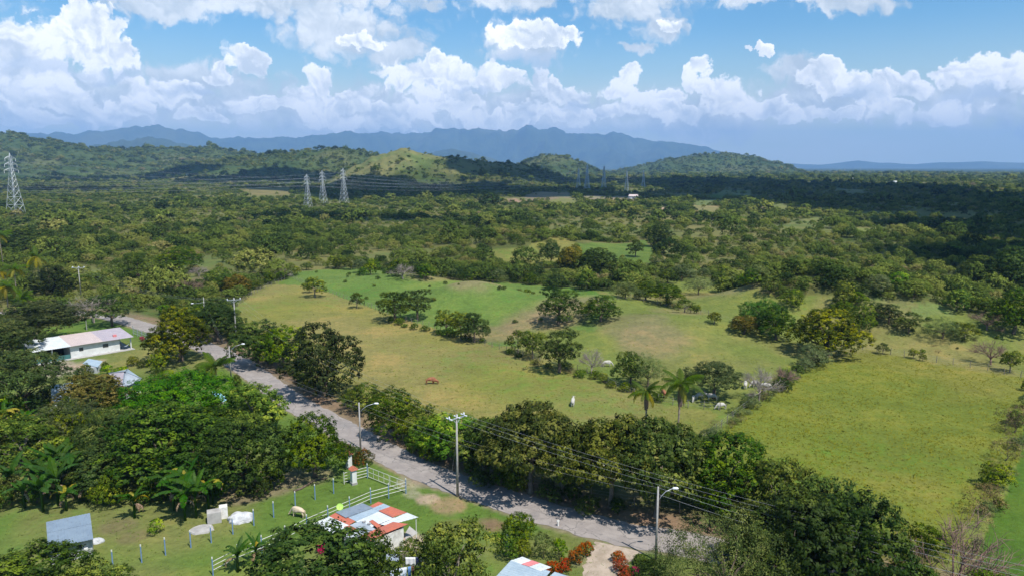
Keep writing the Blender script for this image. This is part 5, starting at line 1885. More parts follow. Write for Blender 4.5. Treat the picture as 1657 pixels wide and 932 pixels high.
mb = MB(); q = [Z1(1085, 500, 0), Z1(1075, 600, 0), Z1(1200, 505, 0), Z1(1120, 440, 0)]
mb.hexa([(a.x, a.y, 0) for a in (q[1], q[2], q[3], q[0])], [(a.x, a.y, 0.1) for a in (q[1], q[2], q[3], q[0])]); mb.build('porch_slab', M_CONC, hs)
for (X_, Y_) in [(670, 388), (720, 408), (810, 515)]:
    v = Z1(X_, Y_, 2.95); mb = MB(); mb.box((v.x, v.y, 2.96), (0.35, 0.2, 0.1), 0.7); mb.build('roof_weight', M_CONC, hs)
v = Z1(430, 262, 2.9)
ds = empty('satellite_dish', (v.x, v.y, 0), 'yellow-green satellite dish at the back edge of the patchwork roof', 'satellite dish')
mb = MB(); mb.tube([(v.x, v.y, 0), (v.x, v.y, 2.95)], 0.03, 6); mb.build('mast', M_STEEL, ds)
mb = MB(); nrm = Vector((0.25, -0.75, 0.6)).normalized(); c0 = Vector((v.x, v.y, 3.15))
ua = nrm.cross(Vector((0, 0, 1))).normalized(); va = nrm.cross(ua)
rings = []
for r_, dz in ((0.02, -0.12), (0.18, -0.10), (0.30, -0.05), (0.38, 0.02)):
    k0 = len(mb.v)
    for i in range(16):
        t = 2 * pi * i / 16
        mb.v.append(tuple(c0 + ua * cos(t) * r_ + va * sin(t) * r_ + nrm * dz))
    rings.append(k0)
for a, b in zip(rings[:-1], rings[1:]):
    for i in range(16):
        j = (i + 1) % 16
        mb.f.append((a + i, a + j, b + j, b + i))
mb.build('dish', pmat('lime_paint', (0.42, 0.66, 0.14), (0.38, 0.60, 0.12)), ds, True)
mb = MB(); mb.tube([tuple(c0 - va * 0.1), tuple(c0 + nrm * 0.45)], 0.015, 5); mb.build('receiver_arm', M_STEEL, ds)

# ---- grey block shed, lower left
q = [Wp(77.7, 887.4, 2.1), Wp(151, 871.8, 2.1), Wp(145.6, 829.5, 2.9), Wp(74.5, 844.2, 2.9)]
cen = sum(q, Vector()) / 4
hs = empty('shed', (cen.x, cen.y, 0), 'grey block shed with blue-grey sheet roof at the lower left', 'shed')
mid = [q[0], q[1], q[1].lerp(q[2], 0.60), q[0].lerp(q[3], 0.60)]
sheet('roof_sheet', mid, 14, S_BLUE, hs, 0.03)
up_ = [q[0].lerp(q[3], 0.57) + Vector((0, 0, .035)), q[1].lerp(q[2], 0.57) + Vector((0, 0, .035)), q[2], q[3]]
sheet('roof_sheet', up_, 14, S_BLUE, hs, 0.03)
fs = Frame(q[0].lerp(q[1], 0.03).lerp(q[3], 0.14), q[1] - q[0])
SL = (q[1] - q[0]).length * 0.94
mb = MB()
wall_with_holes(fs, mb, 0, SL, 0, 0.14, 0, 2.1, [(SL * 0.62, SL * 0.62 + 0.5, 1.0, 1.5)])
fs.box(mb, 0, 0.14, 0.14, 2.8, 0, 2.2); fs.box(mb, SL - 0.14, SL, 0.14, 2.8, 0, 2.2); fs.box(mb, 0, SL, 2.8, 2.94, 0, 2.55)
mb.build('wall', M_BLOCK, hs)
mb = MB(); fs.box(mb, SL * 0.62, SL * 0.62 + 0.5, 0.05, 0.08, 1.0, 1.5); mb.build('window', M_DARK, hs)
mb = MB(); fs.box(mb, SL * 0.80, SL * 0.80 + 0.35, -0.35, -0.02, 0.5, 1.1); mb.build('meter_box', M_WHITE, hs)

# ---- roof at the bottom edge beside the flower garden
def Z4(X_, Y_, z): return Wp(800 + X_ / 3.191, 640 + Y_ / 3.191, z)
cen = Z4(170, 920, 2.6)
hs = empty('bungalow', (cen.x, cen.y, 0), 'house with pale blue, white and rose roof at the bottom edge by the flower garden', 'house')
for z, q, n, mt in [(2.7, [(-40, 985), (88, 846), (290, 905), (170, 1050)], 14, S_BLUEL), (2.74, [(85, 850), (146, 830), (196, 850), (140, 868)], 4, S_WHITE),
                    (2.76, [(140, 868), (196, 848), (236, 862), (180, 880)], 3, S_ROSE), (2.74, [(180, 882), (236, 862), (296, 884), (240, 905)], 4, S_WHITE),
                    (2.5, [(262, 950), (312, 908), (400, 935), (360, 985)], 6, S_BLUEL)]:
    sheet('roof_sheet', [Z4(a, b, z) for a, b in q], n, mt, hs, 0.03)
inn = [Z4(a, b, 2.6).lerp(Z4(170, 940, 2.6), 0.1) for a, b in [(-30, 985), (88, 856), (275, 905), (170, 1040)]]
mb = MB(); mb.hexa([(a.x, a.y, 0) for a in inn], [(a.x, a.y, 2.55) for a in inn]); mb.build('wall', M_WALLOLD, hs)

# ---- far house with pink roof, and far white buildings
def far_house(px, py, w, label, roofm, z=3.2, name='far_house'):
    p = G(px, py)
    dd = p.y
    wm = w / F * dd
    e = empty(name, p, label, 'house')
    mb = MB(); mb.box((p.x, p.y, p.z + z / 2), (wm * 0.85, wm * 0.5, z)); mb.build('wall', M_WHITE, e)
    mb = MB(); hw, hd = wm / 2, wm * 0.32
    b = [(p.x - hw, p.y - hd, p.z + z), (p.x + hw, p.y - hd, p.z + z), (p.x + hw, p.y + hd, p.z + z), (p.x - hw, p.y + hd, p.z + z)]
    t = [(p.x - hw * 0.8, p.y - 0.2, p.z + z + 2.2), (p.x + hw * 0.8, p.y - 0.2, p.z + z + 2.2), (p.x + hw * 0.8, p.y + 0.2, p.z + z + 2.2), (p.x - hw * 0.8, p.y + 0.2, p.z + z + 2.2)]
    mb.hexa(b, t); mb.build('roof', roofm, e)


far_house(1025, 322, 17, 'far house with pink roof and white walls on the distant slope', S_PINK)
far_house(1288, 272, 14, 'tiny white building at the foot of the right green hill', S_WHITE)
far_house(557, 268, 5, 'tiny white tower-like building below the grassy knoll', S_WHITE, 6)
far_house(1382, 291, 6, 'tiny white roof on the far plain, left one', S_WHITE)
far_house(1448, 297, 6, 'tiny white roof on the far plain, right one', S_WHITE)
far_house(300, 286, 6, 'tiny pale shed before the dark tree belt at the left', S_GREYL)

# ------------------------------------------------------------------ poles, lamps and wires
def pole_top(base, h): return Vector((base.x, base.y, base.z + h))


def height_at(px_base, py_base, py_top):
    b = G(px_base, py_base)
    dep = atan((py_top - 466.0) / F) + PITCH
    return b, CAM_Z - b.y * tan(dep) - b.z


ATT = {}


def utility_pole(key, px, py, top, label, ang=0.6, arm=2.4, guys=False):
    b, h = height_at(px, py, top)
    e = empty('utility_pole', b, label, 'utility pole', 'utility poles with crossarms')
    mb = MB(); mb.tube([(b.x, b.y, b.z - .3), (b.x, b.y, b.z + h)], [0.17, 0.10], 10); mb.build('pole', M_POLE, e, True)
    ca, sa = cos(ang), sin(ang)
    mb = MB(); mb.box((b.x + 0.12 * sa, b.y - 0.12 * ca, b.z + h - 0.45), (arm, 0.10, 0.12), ang); mb.build('crossarm', M_STEEL, e)
    mb = MB()
    for s in (-1, 1):
        mb.tube([(b.x, b.y, b.z + h - 1.15), (b.x + s * ca * arm * 0.3, b.y + s * sa * arm * 0.3, b.z + h - 0.5)], 0.03, 5)
    mb.build('brace', M_STEEL, e)
    pts = []
    for s in (-0.94, 0.05, 0.94):
        q = Vector((b.x + ca * arm / 2 * s, b.y + sa * arm / 2 * s, b.z + h - 0.36))
        mb = MB(); mb.tube([q, q + Vector((0, 0, 0.12)), q + Vector((0, 0, 0.13)), q + Vector((0, 0, 0.34))], [0.05, 0.05, 0.11, 0.07], 8)
        mb.build('insulator', M_CERAM, e)
        for u in (-1, 1):
            mb = MB(); w = Vector((-sa, ca, 0)) * u
            mb.tube([q + w * 0.1, q + w * 0.55 + Vector((0, 0, 0.03))], [0.07, 0.075], 7); mb.build('strain_insulator', M_CERAM, e)
        pts.append(q + Vector((0, 0, 0.05)))
    ATT[key] = pts
    return b, h


def wire(a, b, sag, r, label, group, mat=M_WIRE, n=14, name='wire'):
    mb = MB()
    mb.tube([a.lerp(b, i / n) - Vector((0, 0, sag * 4 * (i / n) * (1 - i / n))) for i in range(n + 1)], r, 4, False)
    tag(mb.build(name, mat), label, 'wire', group)


b742, h742 = utility_pole('a', 740.5, 803, 670, 'tall concrete utility pole with white crossarm beside the road, nearest to the camera', 0.75)
guy = MB(); guy.tube([(b742.x, b742.y, 7.5), (b742.x - 1.2, b742.y + 3.0, 0.1)], 0.015, 4); guy.build('guy_wire', M_WIRE, bpy.data.objects['utility_pole'])
utility_pole('b', 382.5, 552, 482, 'grey utility pole with white crossarm at the pasture corner', 0.5, 3.0)
utility_pole('c', 131, 478, 431, 'far utility pole with crossarm behind the vivid green creeper bush', 0.1, 3.6)
# a pole beyond the right edge of the photograph that carries the road wires on
pb = Vector((50.0, 48.5, 0))
e = empty('utility_pole', pb, 'utility pole outside the right edge that carries the road wires on', 'utility pole', 'utility poles with crossarms')
mb = MB(); mb.tube([(pb.x, pb.y, -.3), (pb.x, pb.y, 8.6)], [0.17, 0.10], 10); mb.build('pole', M_POLE, e, True)
mb = MB(); mb.box((pb.x, pb.y, 8.2), (2.4, 0.1, 0.12), 0.75); mb.build('crossarm', M_STEEL, e)
ATT['d'] = [Vector((pb.x + cos(0.75) * s, pb.y + sin(0.75) * s, 8.35)) for s in (-1.1, 0.05, 1.1)]
for k1_, k2_, sg in (('a', 'd', 1.2), ('a', 'b', 2.2), ('b', 'c', 3.0)):
    for i, (u, v) in enumerate(zip(ATT[k1_], ATT[k2_])):
        wire(u, v, sg, 0.008, 'thin overhead wire above the road between the utility poles', 'road wires between the utility poles', M_WIREL)


def street_lamp(key, px, py, top, label, dx, dy, armlen, rise, arm_from=0.82, h=None):
    b, hh = height_at(px, py, top)
    e = empty('street_lamp', b, label, 'street lamp', 'street lamps along the road')
    mb = MB(); mb.tube([(b.x, b.y, b.z - .3), (b.x, b.y, b.z + hh)], [0.14, 0.09], 10); mb.build('pole', M_POLE, e, True)
    d = Vector((dx, dy, 0)).normalized()
    s = Vector((b.x, b.y, b.z + hh * arm_from))
    pts = [s, s + d * armlen * 0.25 + Vector((0, 0, rise * 0.45)), s + d * armlen * 0.55 + Vector((0, 0, rise * 0.8)), s + d * armlen + Vector((0, 0, rise))]
    mb = MB(); mb.tube(pts, 0.035, 6); mb.build('arm', M_STEEL, e, True)
    en = pts[-1]
    mb = MB(); mb.tube([en, en + d * 0.12 + Vector((0, 0, 0.03)), en + d * 0.5, en + d * 0.68 - Vector((0, 0, .03))], [0.05, 0.13, 0.15, 0.05], 8); mb.build('lamp_head', M_CERAM, e, True)
    ATT[key] = [Vector((b.x, b.y, b.z + hh - 0.1)), Vector((b.x, b.y, b.z + hh - 0.8))]


street_lamp('l1', 1061, 906, 787, 'street lamp with curved arm at the driveway, nearest to the camera', 1, 0.15, 1.5, 1.3, 0.80)
street_lamp('l2', 583.5, 726, 651, 'street lamp beside the clipped hedge at the middle of the road', 1, 0.1, 2.1, 1.3, 0.78)
street_lamp('l3', 374, 612, 560, 'street lamp behind the palm on the near side of the road', 1, 0.3, 2.2, 1.4, 0.82)
street_lamp('l4', 333, 536, 481, 'street lamp by the road bend with its arm pointing left', -1, -0.1, 2.4, -0.3, 0.86)
for k1_, k2_, sg in (('l1', 'l2', 1.0), ('l2', 'l3', 1.1), ('l3', 'l4', 1.3)):
    for u, v in zip(ATT[k1_], ATT[k2_]):
        wire(u, v, sg, 0.008, 'thin low wire strung between the street lamps', 'low wires between the street lamps', M_WIRE)
wire(ATT['l1'][0], ATT['d'][0] - Vector((0, 0, 0.9)), 0.8, 0.011, 'low service wire running from the nearest street lamp to the right', 'service wires at the right', M_WIREL)
wire(ATT['l1'][1], ATT['d'][0] - Vector((0, 0, 1.5)), 0.9, 0.011, 'low service wire running from the nearest street lamp to the right', 'service wires at the right', M_WIREL)
b_, h_ = height_at(140.5, 534, 505)
e = empty('pole', b_, 'thin grey pole on the lawn behind the white house', 'pole')
mb = MB(); mb.tube([b_, b_ + Vector((0, 0, h_))], [0.10, 0.07], 8); mb.build('shaft', M_POLE, e)
mb = MB(); mb.box((b_.x, b_.y, b_.z + h_ - .3), (0.3, 0.2, 0.5)); mb.build('box', M_STEEL, e)
b_, h_ = height_at(58, 560, 541)
e = empty('lamp_post', b_, 'small white lamp on a post behind the carport roof', 'lamp')
mb = MB(); mb.tube([b_, b_ + Vector((0, 0, h_))], 0.06, 6); mb.build('shaft', M_STEEL, e)
mb = MB(); mb.disc((b_.x, b_.y, b_.z + h_), 0.35, 0.4, 10); mb.build('lamp_head', M_CERAM, e)

# ------------------------------------------------------------------ high voltage pylons
def pylon(i, x, y, Hh, base_w, label, rz, first=None, tk=1.0):
    if first is not None:
        r_ = first.copy(); col.objects.link(r_)
        r_.location = (x, y, hz(x, y)); r_.rotation_euler = (0, 0, rz); r_.scale = (Hh / 46,) * 3
        for ch in first.children:
            c_ = ch.copy(); col.objects.link(c_); c_.parent = r_
        r_['label'] = label
        return r_
    e = empty('pylon', (x, y, hz(x, y)), label, 'pylon', 'high voltage pylons')
    org = Vector((x, y, hz(x, y)))
    H0 = 46.0
    def wd(z): return max(0.9, base_w / 2 * (1 - z / 34) + 0.9 * (z / 34)) if z < 34 else 0.9
    lv = [0, 7, 13, 18, 22.5, 26.5, 30, 33, 36, 39, 42]
    def c(k, z): s = [(-1, -1), (1, -1), (1, 1), (-1, 1)][k]; return org + Vector((s[0] * wd(z), s[1] * wd(z), z))
    for k in range(4):
        mb = MB()
        mb.tube([c(k, z) for z in lv] + [org + Vector((0, 0, 46))], 0.165 * tk, 4); mb.build('leg', M_LATT, e)
    mb = MB()
    for a, b in zip(lv[:-1], lv[1:]):
        for k in range(4):
            j = (k + 1) % 4
            mb.tube([c(k, a), c(j, b)], 0.10 * tk, 3, False); mb.tube([c(j, a), c(k, b)], 0.10 * tk, 3, False)
            mb.tube([c(k, b), c(j, b)], 0.10 * tk, 3, False)
    mb.build('bracing', M_LATT, e)
    for z, L in ((33, 6.0), (37.5, 5.2), (42, 4.4)):
        for s in (-1, 1):
            mb = MB()
            tip = org + Vector((s * L, 0, z))
            for dy in (-0.8, 0.8):
                mb.tube([org + Vector((s * 0.9, dy, z)), tip], 0.15 * tk, 4)
                mb.tube([org + Vector((s * 0.9, dy, z + 1.7)), tip], 0.13 * tk, 4)
            mb.build('crossarm', M_LATT, e)
            mb = MB(); mb.tube([tip, tip - Vector((0, 0, 2.2))], 0.14, 5); mb.build('insulator', M_CERAM, e)
    return e


pyl = []
LABP = ['tallest pylon at the left edge of the photo', 'left one of three pylons in the middle distance', 'faint middle one of three pylons in the middle distance',
        'right one of three pylons in the middle distance', 'slim leftmost pylon of the far group in front of the dark hill', 'second pylon from the left of the far group',
        'third pylon from the left of the far group', 'fourth pylon of the far group behind the pink roofed house', 'rightmost small pylon of the far group',
        'tiny pylon on the far plain, left one of two', 'tiny pylon on the far plain, right one of two', 'tiny pylon at the foot of the green hill']
rot = radians(62)
for i, (px, pb_, pt) in enumerate(PYL):
    x, y = PYL_XY[i]
    ztop = CAM_Z - y * tan(atan((pt - 466.0) / F) + PITCH)
    Hh = min(70, max(34, ztop - hz(x, y)))
    r_ = rot if i > 0 else radians(75)
    pyl.append(pylon(i, x, y, Hh, 9, LABP[i], r_, None if i in (0, 4) else (pyl[0] if i < 4 else pyl[4]), 1.0 if i < 4 else 1.7))
    if i in (0, 4):      # the far line is of heavier towers
        pyl[i].rotation_euler = (0, 0, r_); pyl[i].scale = (Hh / 46,) * 3
# pylons beyond the left edge that carry the lines on
for i, (x, y) in enumerate([(-720, 560), (-760, 640), (-830, 700)]):
    pyl.append(pylon(99, x, y, 46, 9, 'pylon standing beyond the left edge of the photo', rot, pyl[0]))


def arm_tip(P, s, z, L):
    k = P.scale[0]
    a = P.rotation_euler.z
    return Vector((P.location.x + cos(a) * s * L * k, P.location.y + sin(a) * s * L * k, P.location.z + (z - 2.2) * k))


SPAN = {(0, 12): 'leaving the left edge pylon to the left', (1, 13): 'from the first middle pylon to the left', (3, 14): 'from the third middle pylon to the left',
        (0, 4): 'from the left edge pylon to the far group', (1, 5): 'from the first middle pylon to the far group', (2, 6): 'from the faint middle pylon to the far group',
        (3, 7): 'from the third middle pylon to the far group', (5, 8): 'between the second and the rightmost far pylon'}
for (i, j, sg) in ((0, 12, 8), (1, 13, 10), (3, 14, 12), (0, 4, 16), (1, 5, 14), (2, 6, 14), (3, 7, 14), (5, 8, 10)):
    for s in (-1, 1):
        for z, L in ((33, 6.0), (37.5, 5.2), (42, 4.4)):
            wire(arm_tip(pyl[i], s, z, L), arm_tip(pyl[j], s, z, L), sg, 0.03, f"{'near' if s < 0 else 'far'} side {({33: 'lower', 37.5: 'middle', 42: 'upper'})[z]} power line {SPAN[(i, j)]}", 'power lines between the pylons', M_WIREL, 20, 'power_line')

# ------------------------------------------------------------------ fences
def wire_fence(name, pts, gap, hpost, label, mat, seed=1, strands=3, rpost=0.06):
    g = random.Random(seed)
    L = catmull([tuple(G(a, b))[:2] for a, b in pts], 8)
    sg_ = np.r_[0, np.cumsum(np.hypot(*np.diff(L, axis=0).T))]
    n = int(sg_[-1] / gap)
    s = np.linspace(0, sg_[-1], n + 1)
    xs = np.interp(s, sg_, L[:, 0]); ys = np.interp(s, sg_, L[:, 1])
    zs = height(xs, ys)
    e = empty(name, (xs[0], ys[0], zs[0]), label, 'fence')
    for x, y, z in zip(xs, ys, zs):
        h = hpost * g.uniform(0.85, 1.2)
        mb = MB()
        mb.tube([(x, y, z - .2), (x + g.uniform(-.06, .06), y + g.uniform(-.06, .06), z + h * 0.6), (x + g.uniform(-.12, .12), y + g.uniform(-.12, .12), z + h)], [rpost * g.uniform(.8, 1.3), rpost, rpost * .8], 5)
        mb.build('post', mat, e)
    for k in range(strands):
        mb = MB()
        zz = hpost * (0.35 + 0.28 * k)
        mb.tube([(x, y, z + zz) for x, y, z in zip(xs, ys, zs)], 0.008, 3, False)
        mb.build('fence_wire', M_WIRE, e)


wire_fence('wire_fence', [(465, 446), (500, 462), (560, 484), (640, 514), (700, 532), (800, 563), (870, 583), (955, 606), (985, 622), (1015, 636), (1060, 650), (1120, 660), (1165, 664)], 2.6, 1.4,
           'long post and wire fence running diagonally down the middle of the pasture', M_WOODP, 1)
wire_fence('wire_fence', [(1120, 732), (1150, 706), (1180, 682), (1215, 656), (1250, 632), (1290, 606), (1340, 580)], 2.4, 1.4,
           'weedy wire fence between the middle and the right pasture', M_WOODP, 2)
wire_fence('wire_fence', [(1345, 572), (1400, 566), (1470, 580), (1540, 590), (1600, 600), (1680, 618)], 3.0, 1.4, 'wire fence across the upper right pasture with tiny trees', M_WOODP, 3)
wire_fence('wire_fence', [(1000, 484), (1050, 490), (1100, 502), (1150, 513), (1200, 528), (1260, 548)], 3.6, 1.4, 'wire fence running along the short row of trees', M_WOODP, 4)
wire_fence('wire_fence', [(385, 494), (415, 474), (450, 458), (480, 445)], 3.2, 1.5, 'wire fence along the upper left edge of the pasture', M_WOODP, 5)
wire_fence('wire_fence', [(620, 700), (700, 733), (800, 768), (900, 796), (1000, 815), (1100, 830)], 2.6, 1.4, 'wire fence hidden under the roadside trees', M_WOODP, 6)


def picket(px, py, label, group, h=2.0):
    b = Wp(px, py)
    e = empty('fence_post', b, label, 'fence post', group)
    mb = MB(); mb.tube([(b.x, b.y, -.1), (b.x, b.y, h - 0.18)], 0.065, 7); mb.build('shaft', M_BLUEP, e)
    mb = MB(); mb.tube([(b.x, b.y, h - 0.18), (b.x, b.y, h)], [0.08, 0.07], 7); mb.build('cap', M_WHITEC, e)
    return b


row1 = [(183, 919), (229.5, 910), (268, 898), (309, 886), (342, 878), (377, 864), (411, 850), (443, 837), (478, 820), (510, 808), (540, 798)]
ORD = ['first', 'second', 'third', 'fourth', 'fifth', 'sixth', 'seventh', 'eighth', 'ninth', 'tenth', 'last']
for i, (a, b) in enumerate(row1):
    picket(a, b, f'slim blue post with white cap, {ORD[i]} from the shed in the upper lawn row', 'blue posts with white caps')
row2 = [(345, 931), (385.5, 909.5), (424, 894), (462, 878), (497, 859), (531, 844), (566, 829), (600, 814), (629, 806), (657, 798)]
B2 = []
for i, (a, b) in enumerate(row2):
    B2.append(picket(a, b, f'blue post with white cap, {ORD[i]} from the bottom edge of the white rail fence', 'blue posts with white caps'))
B2.append(picket(594.6, 773, 'blue post with white cap at the gate corner near the road', 'blue posts with white caps'))
mid = sum(B2[:10], Vector()) / 10
rf = empty('rail_fence', mid, 'white three-rail fence slanting down behind the patchwork roof house', 'fence')
for a, b in zip(B2[:9], B2[1:10]):
    for z in (0.6, 1.05, 1.5):
        mb = MB(); mb.tube([(a.x, a.y, z), (b.x, b.y, z)], 0.035, 5); mb.build('rail', M_WHITEC, rf)
e_ = Wp(557, 783); c_ = B2[10]
rf = empty('rail_fence', e_, 'short white four-rail fence behind the gate pillars', 'fence')
for z in (0.3, 0.7, 1.1, 1.5):
    mb = MB(); mb.tube([(e_.x, e_.y, z), (c_.x, c_.y, z)], 0.035, 5); mb.build('rail', M_WHITEC, rf)
mb = MB(); mb.tube([(e_.x, e_.y, 0), (e_.x, e_.y, 1.6)], 0.05, 6); mb.build('post', M_WHITEC, rf)
g0, g1 = B2[10], B2[9]
gt = empty('gate', g0.lerp(g1, .5), 'long white tubular metal gate between lawn and road', 'gate')
for (u0, u1) in ((0.03, 0.58), (0.60, 0.97)):
    mb = MB()
    for z in (0.25, 0.9, 1.55):
        a = g0.lerp(g1, u0); b = g0.lerp(g1, u1)
        mb.tube([(a.x, a.y, z), (b.x, b.y, z)], 0.03, 5)
    n = 4 if u0 < 0.1 else 2
    for k in range(n + 1):
        a = g0.lerp(g1, u0 + (u1 - u0) * k / n)
        mb.tube([(a.x, a.y, 0.25), (a.x, a.y, 1.55)], 0.03, 5)
    mb.build('gate_leaf', M_WHITEC, gt)
for (px, py, lab) in [(565, 757, 'white gate pillar with red tile cap, the farther one by the clipped hedge'), (572.5, 783, 'white and blue gate pillar with red tile cap, the nearer one')]:
    b = Wp(px, py)
    e = empty('gate_pillar', b, lab, 'gate pillar', 'gate pillars with tile caps')
    mb = MB(); mb.box((b.x, b.y, 1.0), (0.62, 0.62, 2.0), 0.65); mb.build('shaft', M_WHITE, e)
    mb = MB(); mb.box((b.x, b.y, 0.15), (0.72, 0.72, 0.3), 0.65); mb.build('base', M_CONC, e)
    cap = MB()
    fr2 = Frame((b.x, b.y), (cos(0.65), sin(0.65)))
    cap.hexa([fr2(-.48, -.48, 2.0), fr2(.48, -.48, 2.0), fr2(.48, .48, 2.0), fr2(-.48, .48, 2.0)], [fr2(-.05, -.4, 2.32), fr2(.05, -.4, 2.32), fr2(.05, .4, 2.32), fr2(-.05, .4, 2.32)])
    cp = cap.build('cap', M_TILE, e)
    for s in (-1, 1):
        for k in range(4):
            y_ = -.36 + .24 * k
            mb = MB(); mb.tube([fr2(s * .5, y_, 2.03), fr2(s * .06, y_, 2.36)], 0.06, 6); mb.build('tile', M_TILE, cp)

# front fence of the white house
a = Wp(216, 541); b = Wp(252, 556)
ff = empty('metal_fence', a.lerp(b, .5), 'grey metal bar fence with posts between white house and road', 'fence')
for k in range(6):
    p = a.lerp(b, k / 5)
    mb = MB(); mb.tube([p, p + Vector((0, 0, 2.2 if k == 0 else 1.7))], 0.09, 6); mb.build('post', M_STEEL, ff)
mb = MB()
for z in (0.3, 1.0, 1.6): mb.tube([(a.x, a.y, z), (b.x, b.y, z)], 0.03, 4)
for k in range(60):
    p = a.lerp(b, k / 59); mb.tube([p + Vector((0, 0, .3)), p + Vector((0, 0, 1.6))], 0.014, 4)
mb.build('bars', M_STEEL, ff)

# ------------------------------------------------------------------ things on the lawns
b = Wp(345, 846); e = tag(MB().box((b.x, b.y + .4, 0.65), (1.5, 1.2, 1.3), 0.4).build('concrete_block', M_CONC), 'grey concrete block on the lawn under the banana plants', 'concrete block')
b = Wp(360, 839); e = tag(MB().box((b.x, b.y + .4, 0.7), (0.9, 0.9, 1.4), 0.4).build('concrete_block', M_WALLOLD), 'taller white concrete block right of the grey one', 'concrete block')
b = Wp(326, 857); tag(MB().disc((b.x, b.y, 0.0), 1.35, 0.16, 18, 0.8, 0.12).build('stone_slab', M_CONC), 'flat round grey slab on the lawn', 'slab')


M_SHEET = pmat('crumpled_sheet', (0.58, 0.58, 0.58), (0.36, 0.36, 0.37), 1.5, 0.8, 0.8)


def heap(px, py, r, h, mat, label, seed, name='gravel_heap'):
    g = np.random.default_rng(seed)
    b = Wp(px, py)
    bm = bmesh.new(); bmesh.ops.create_icosphere(bm, subdivisions=4, radius=1)
    for v in bm.verts:
        x, y, z = v.co
        k = 0.8 + 0.45 * float(fbm(np.array([x * 2 + seed]), np.array([y * 2 + z]), seed, 3)[0])
        v.co = (x * r * k, y * r * 0.8 * k, max(-0.05, z * h * k))
    me = bpy.data.meshes.new(name); bm.to_mesh(me); bm.free(); me.materials.append(mat)
    o = link(name, me, None, (b.x, b.y, 0))
    tag(o, label, 'heap')


heap(390, 840, 1.45, 0.8, M_SHEET, 'heap covered by a crumpled white sheet on the lawn', 4, 'covered_heap')
heap(157, 876, 0.7, 0.4, M_BLOCK, 'small pale gravel heap beside the grey block shed', 9)
b = Wp(903, 851); e = empty('road_marker', b, 'small white marker post at the near edge of the road', 'marker')
mb = MB(); mb.box((b.x, b.y, 0.28), (0.16, 0.1, 0.56), .6); mb.build('shaft', M_WHITE, e)
mb = MB(); mb.box((b.x, b.y, 0.66), (0.34, 0.06, 0.2), .6); mb.build('plate', M_WHITE, e)
b = Wp(820.5, 897); e = empty('parasol', b, 'closed blue parasol standing in the flower garden', 'parasol')
mb = MB(); mb.tube([b, b + Vector((0, 0, 2.3))], 0.025, 6); mb.build('pole', M_STEEL, e)
mb = MB(); mb.tube([b + Vector((0, 0, 0.8)), b + Vector((0, 0, 1.2)), b + Vector((0, 0, 2.2))], [0.22, 0.16, 0.03], 8); mb.build('canopy', pmat('blue_canvas', (0.05, 0.16, 0.42), (0.06, 0.2, 0.5)), e)
# hewn log on the earth bank
pts = [Wp(a, b_, 0.12) for a, b_ in [(475, 794), (487, 790), (497, 784), (508, 777), (530, 773)]]
tag(MB().tube(pts, [0.16, 0.15, 0.13, 0.11, 0.07], 7).build('log', M_BARK, smooth=True), 'dark fallen log on the bare bank above the lawn', 'log')
pts = [Wp(a, b_, 0.15) for a, b_ in [(976, 615), (984, 620), (990, 618)]]
tag(MB().tube(pts, [0.16, 0.15, 0.1], 7).build('log', M_TWIG, smooth=True), 'pale fallen log on the fence in the pasture centre', 'log')

# laundry on lines
def cloth(name, mat, a, b, drop, label, cat, group, n=10, seed=0):
    g = random.Random(seed)
    V = []; Fq = []
    ph = g.uniform(0, 6)
    d = (b - a).normalized(); nn_ = Vector((-d.y, d.x, 0))
    for r_ in range(5):
        for i in range(n + 1):
            u = i / n
            p = a.lerp(b, u)
            w = 0.07 * sin(u * 14 + ph) * (r_ / 4) + 0.03 * sin(u * 31 + ph)
            V.append(tuple(p + nn_ * w - Vector((0, 0, drop * r_ / 4 * (1 + 0.05 * sin(u * 9 + ph))))))
    for r_ in range(4):
        for i in range(n):
            k = r_ * (n + 1) + i
            Fq.append((k, k + 1, k + n + 2, k + n + 1))
    mb = MB(); mb.v = V; mb.f = Fq
    o = mb.build(name, mat, None, True)
    o.modifiers.new('thickness', 'SOLIDIFY').thickness = 0.012
    return tag(o, label, cat, group)


def stripe_mat(name, a, b, sc):
    m, N = new_mat(name)
    o = N.n('ShaderNodeTexCoord').outputs['Object']
    w = N.n('ShaderNodeTexWave', wave_type='BANDS', bands_direction='X')
    N.put(w.inputs[0], o); w.inputs['Scale'].default_value = sc; w.inputs['Distortion'].default_value = 1.5
    return finish(m, N, N.mix(N.sstep(w.outputs[1], 0.35, 0.65), a, b), 0.9, 0.1)


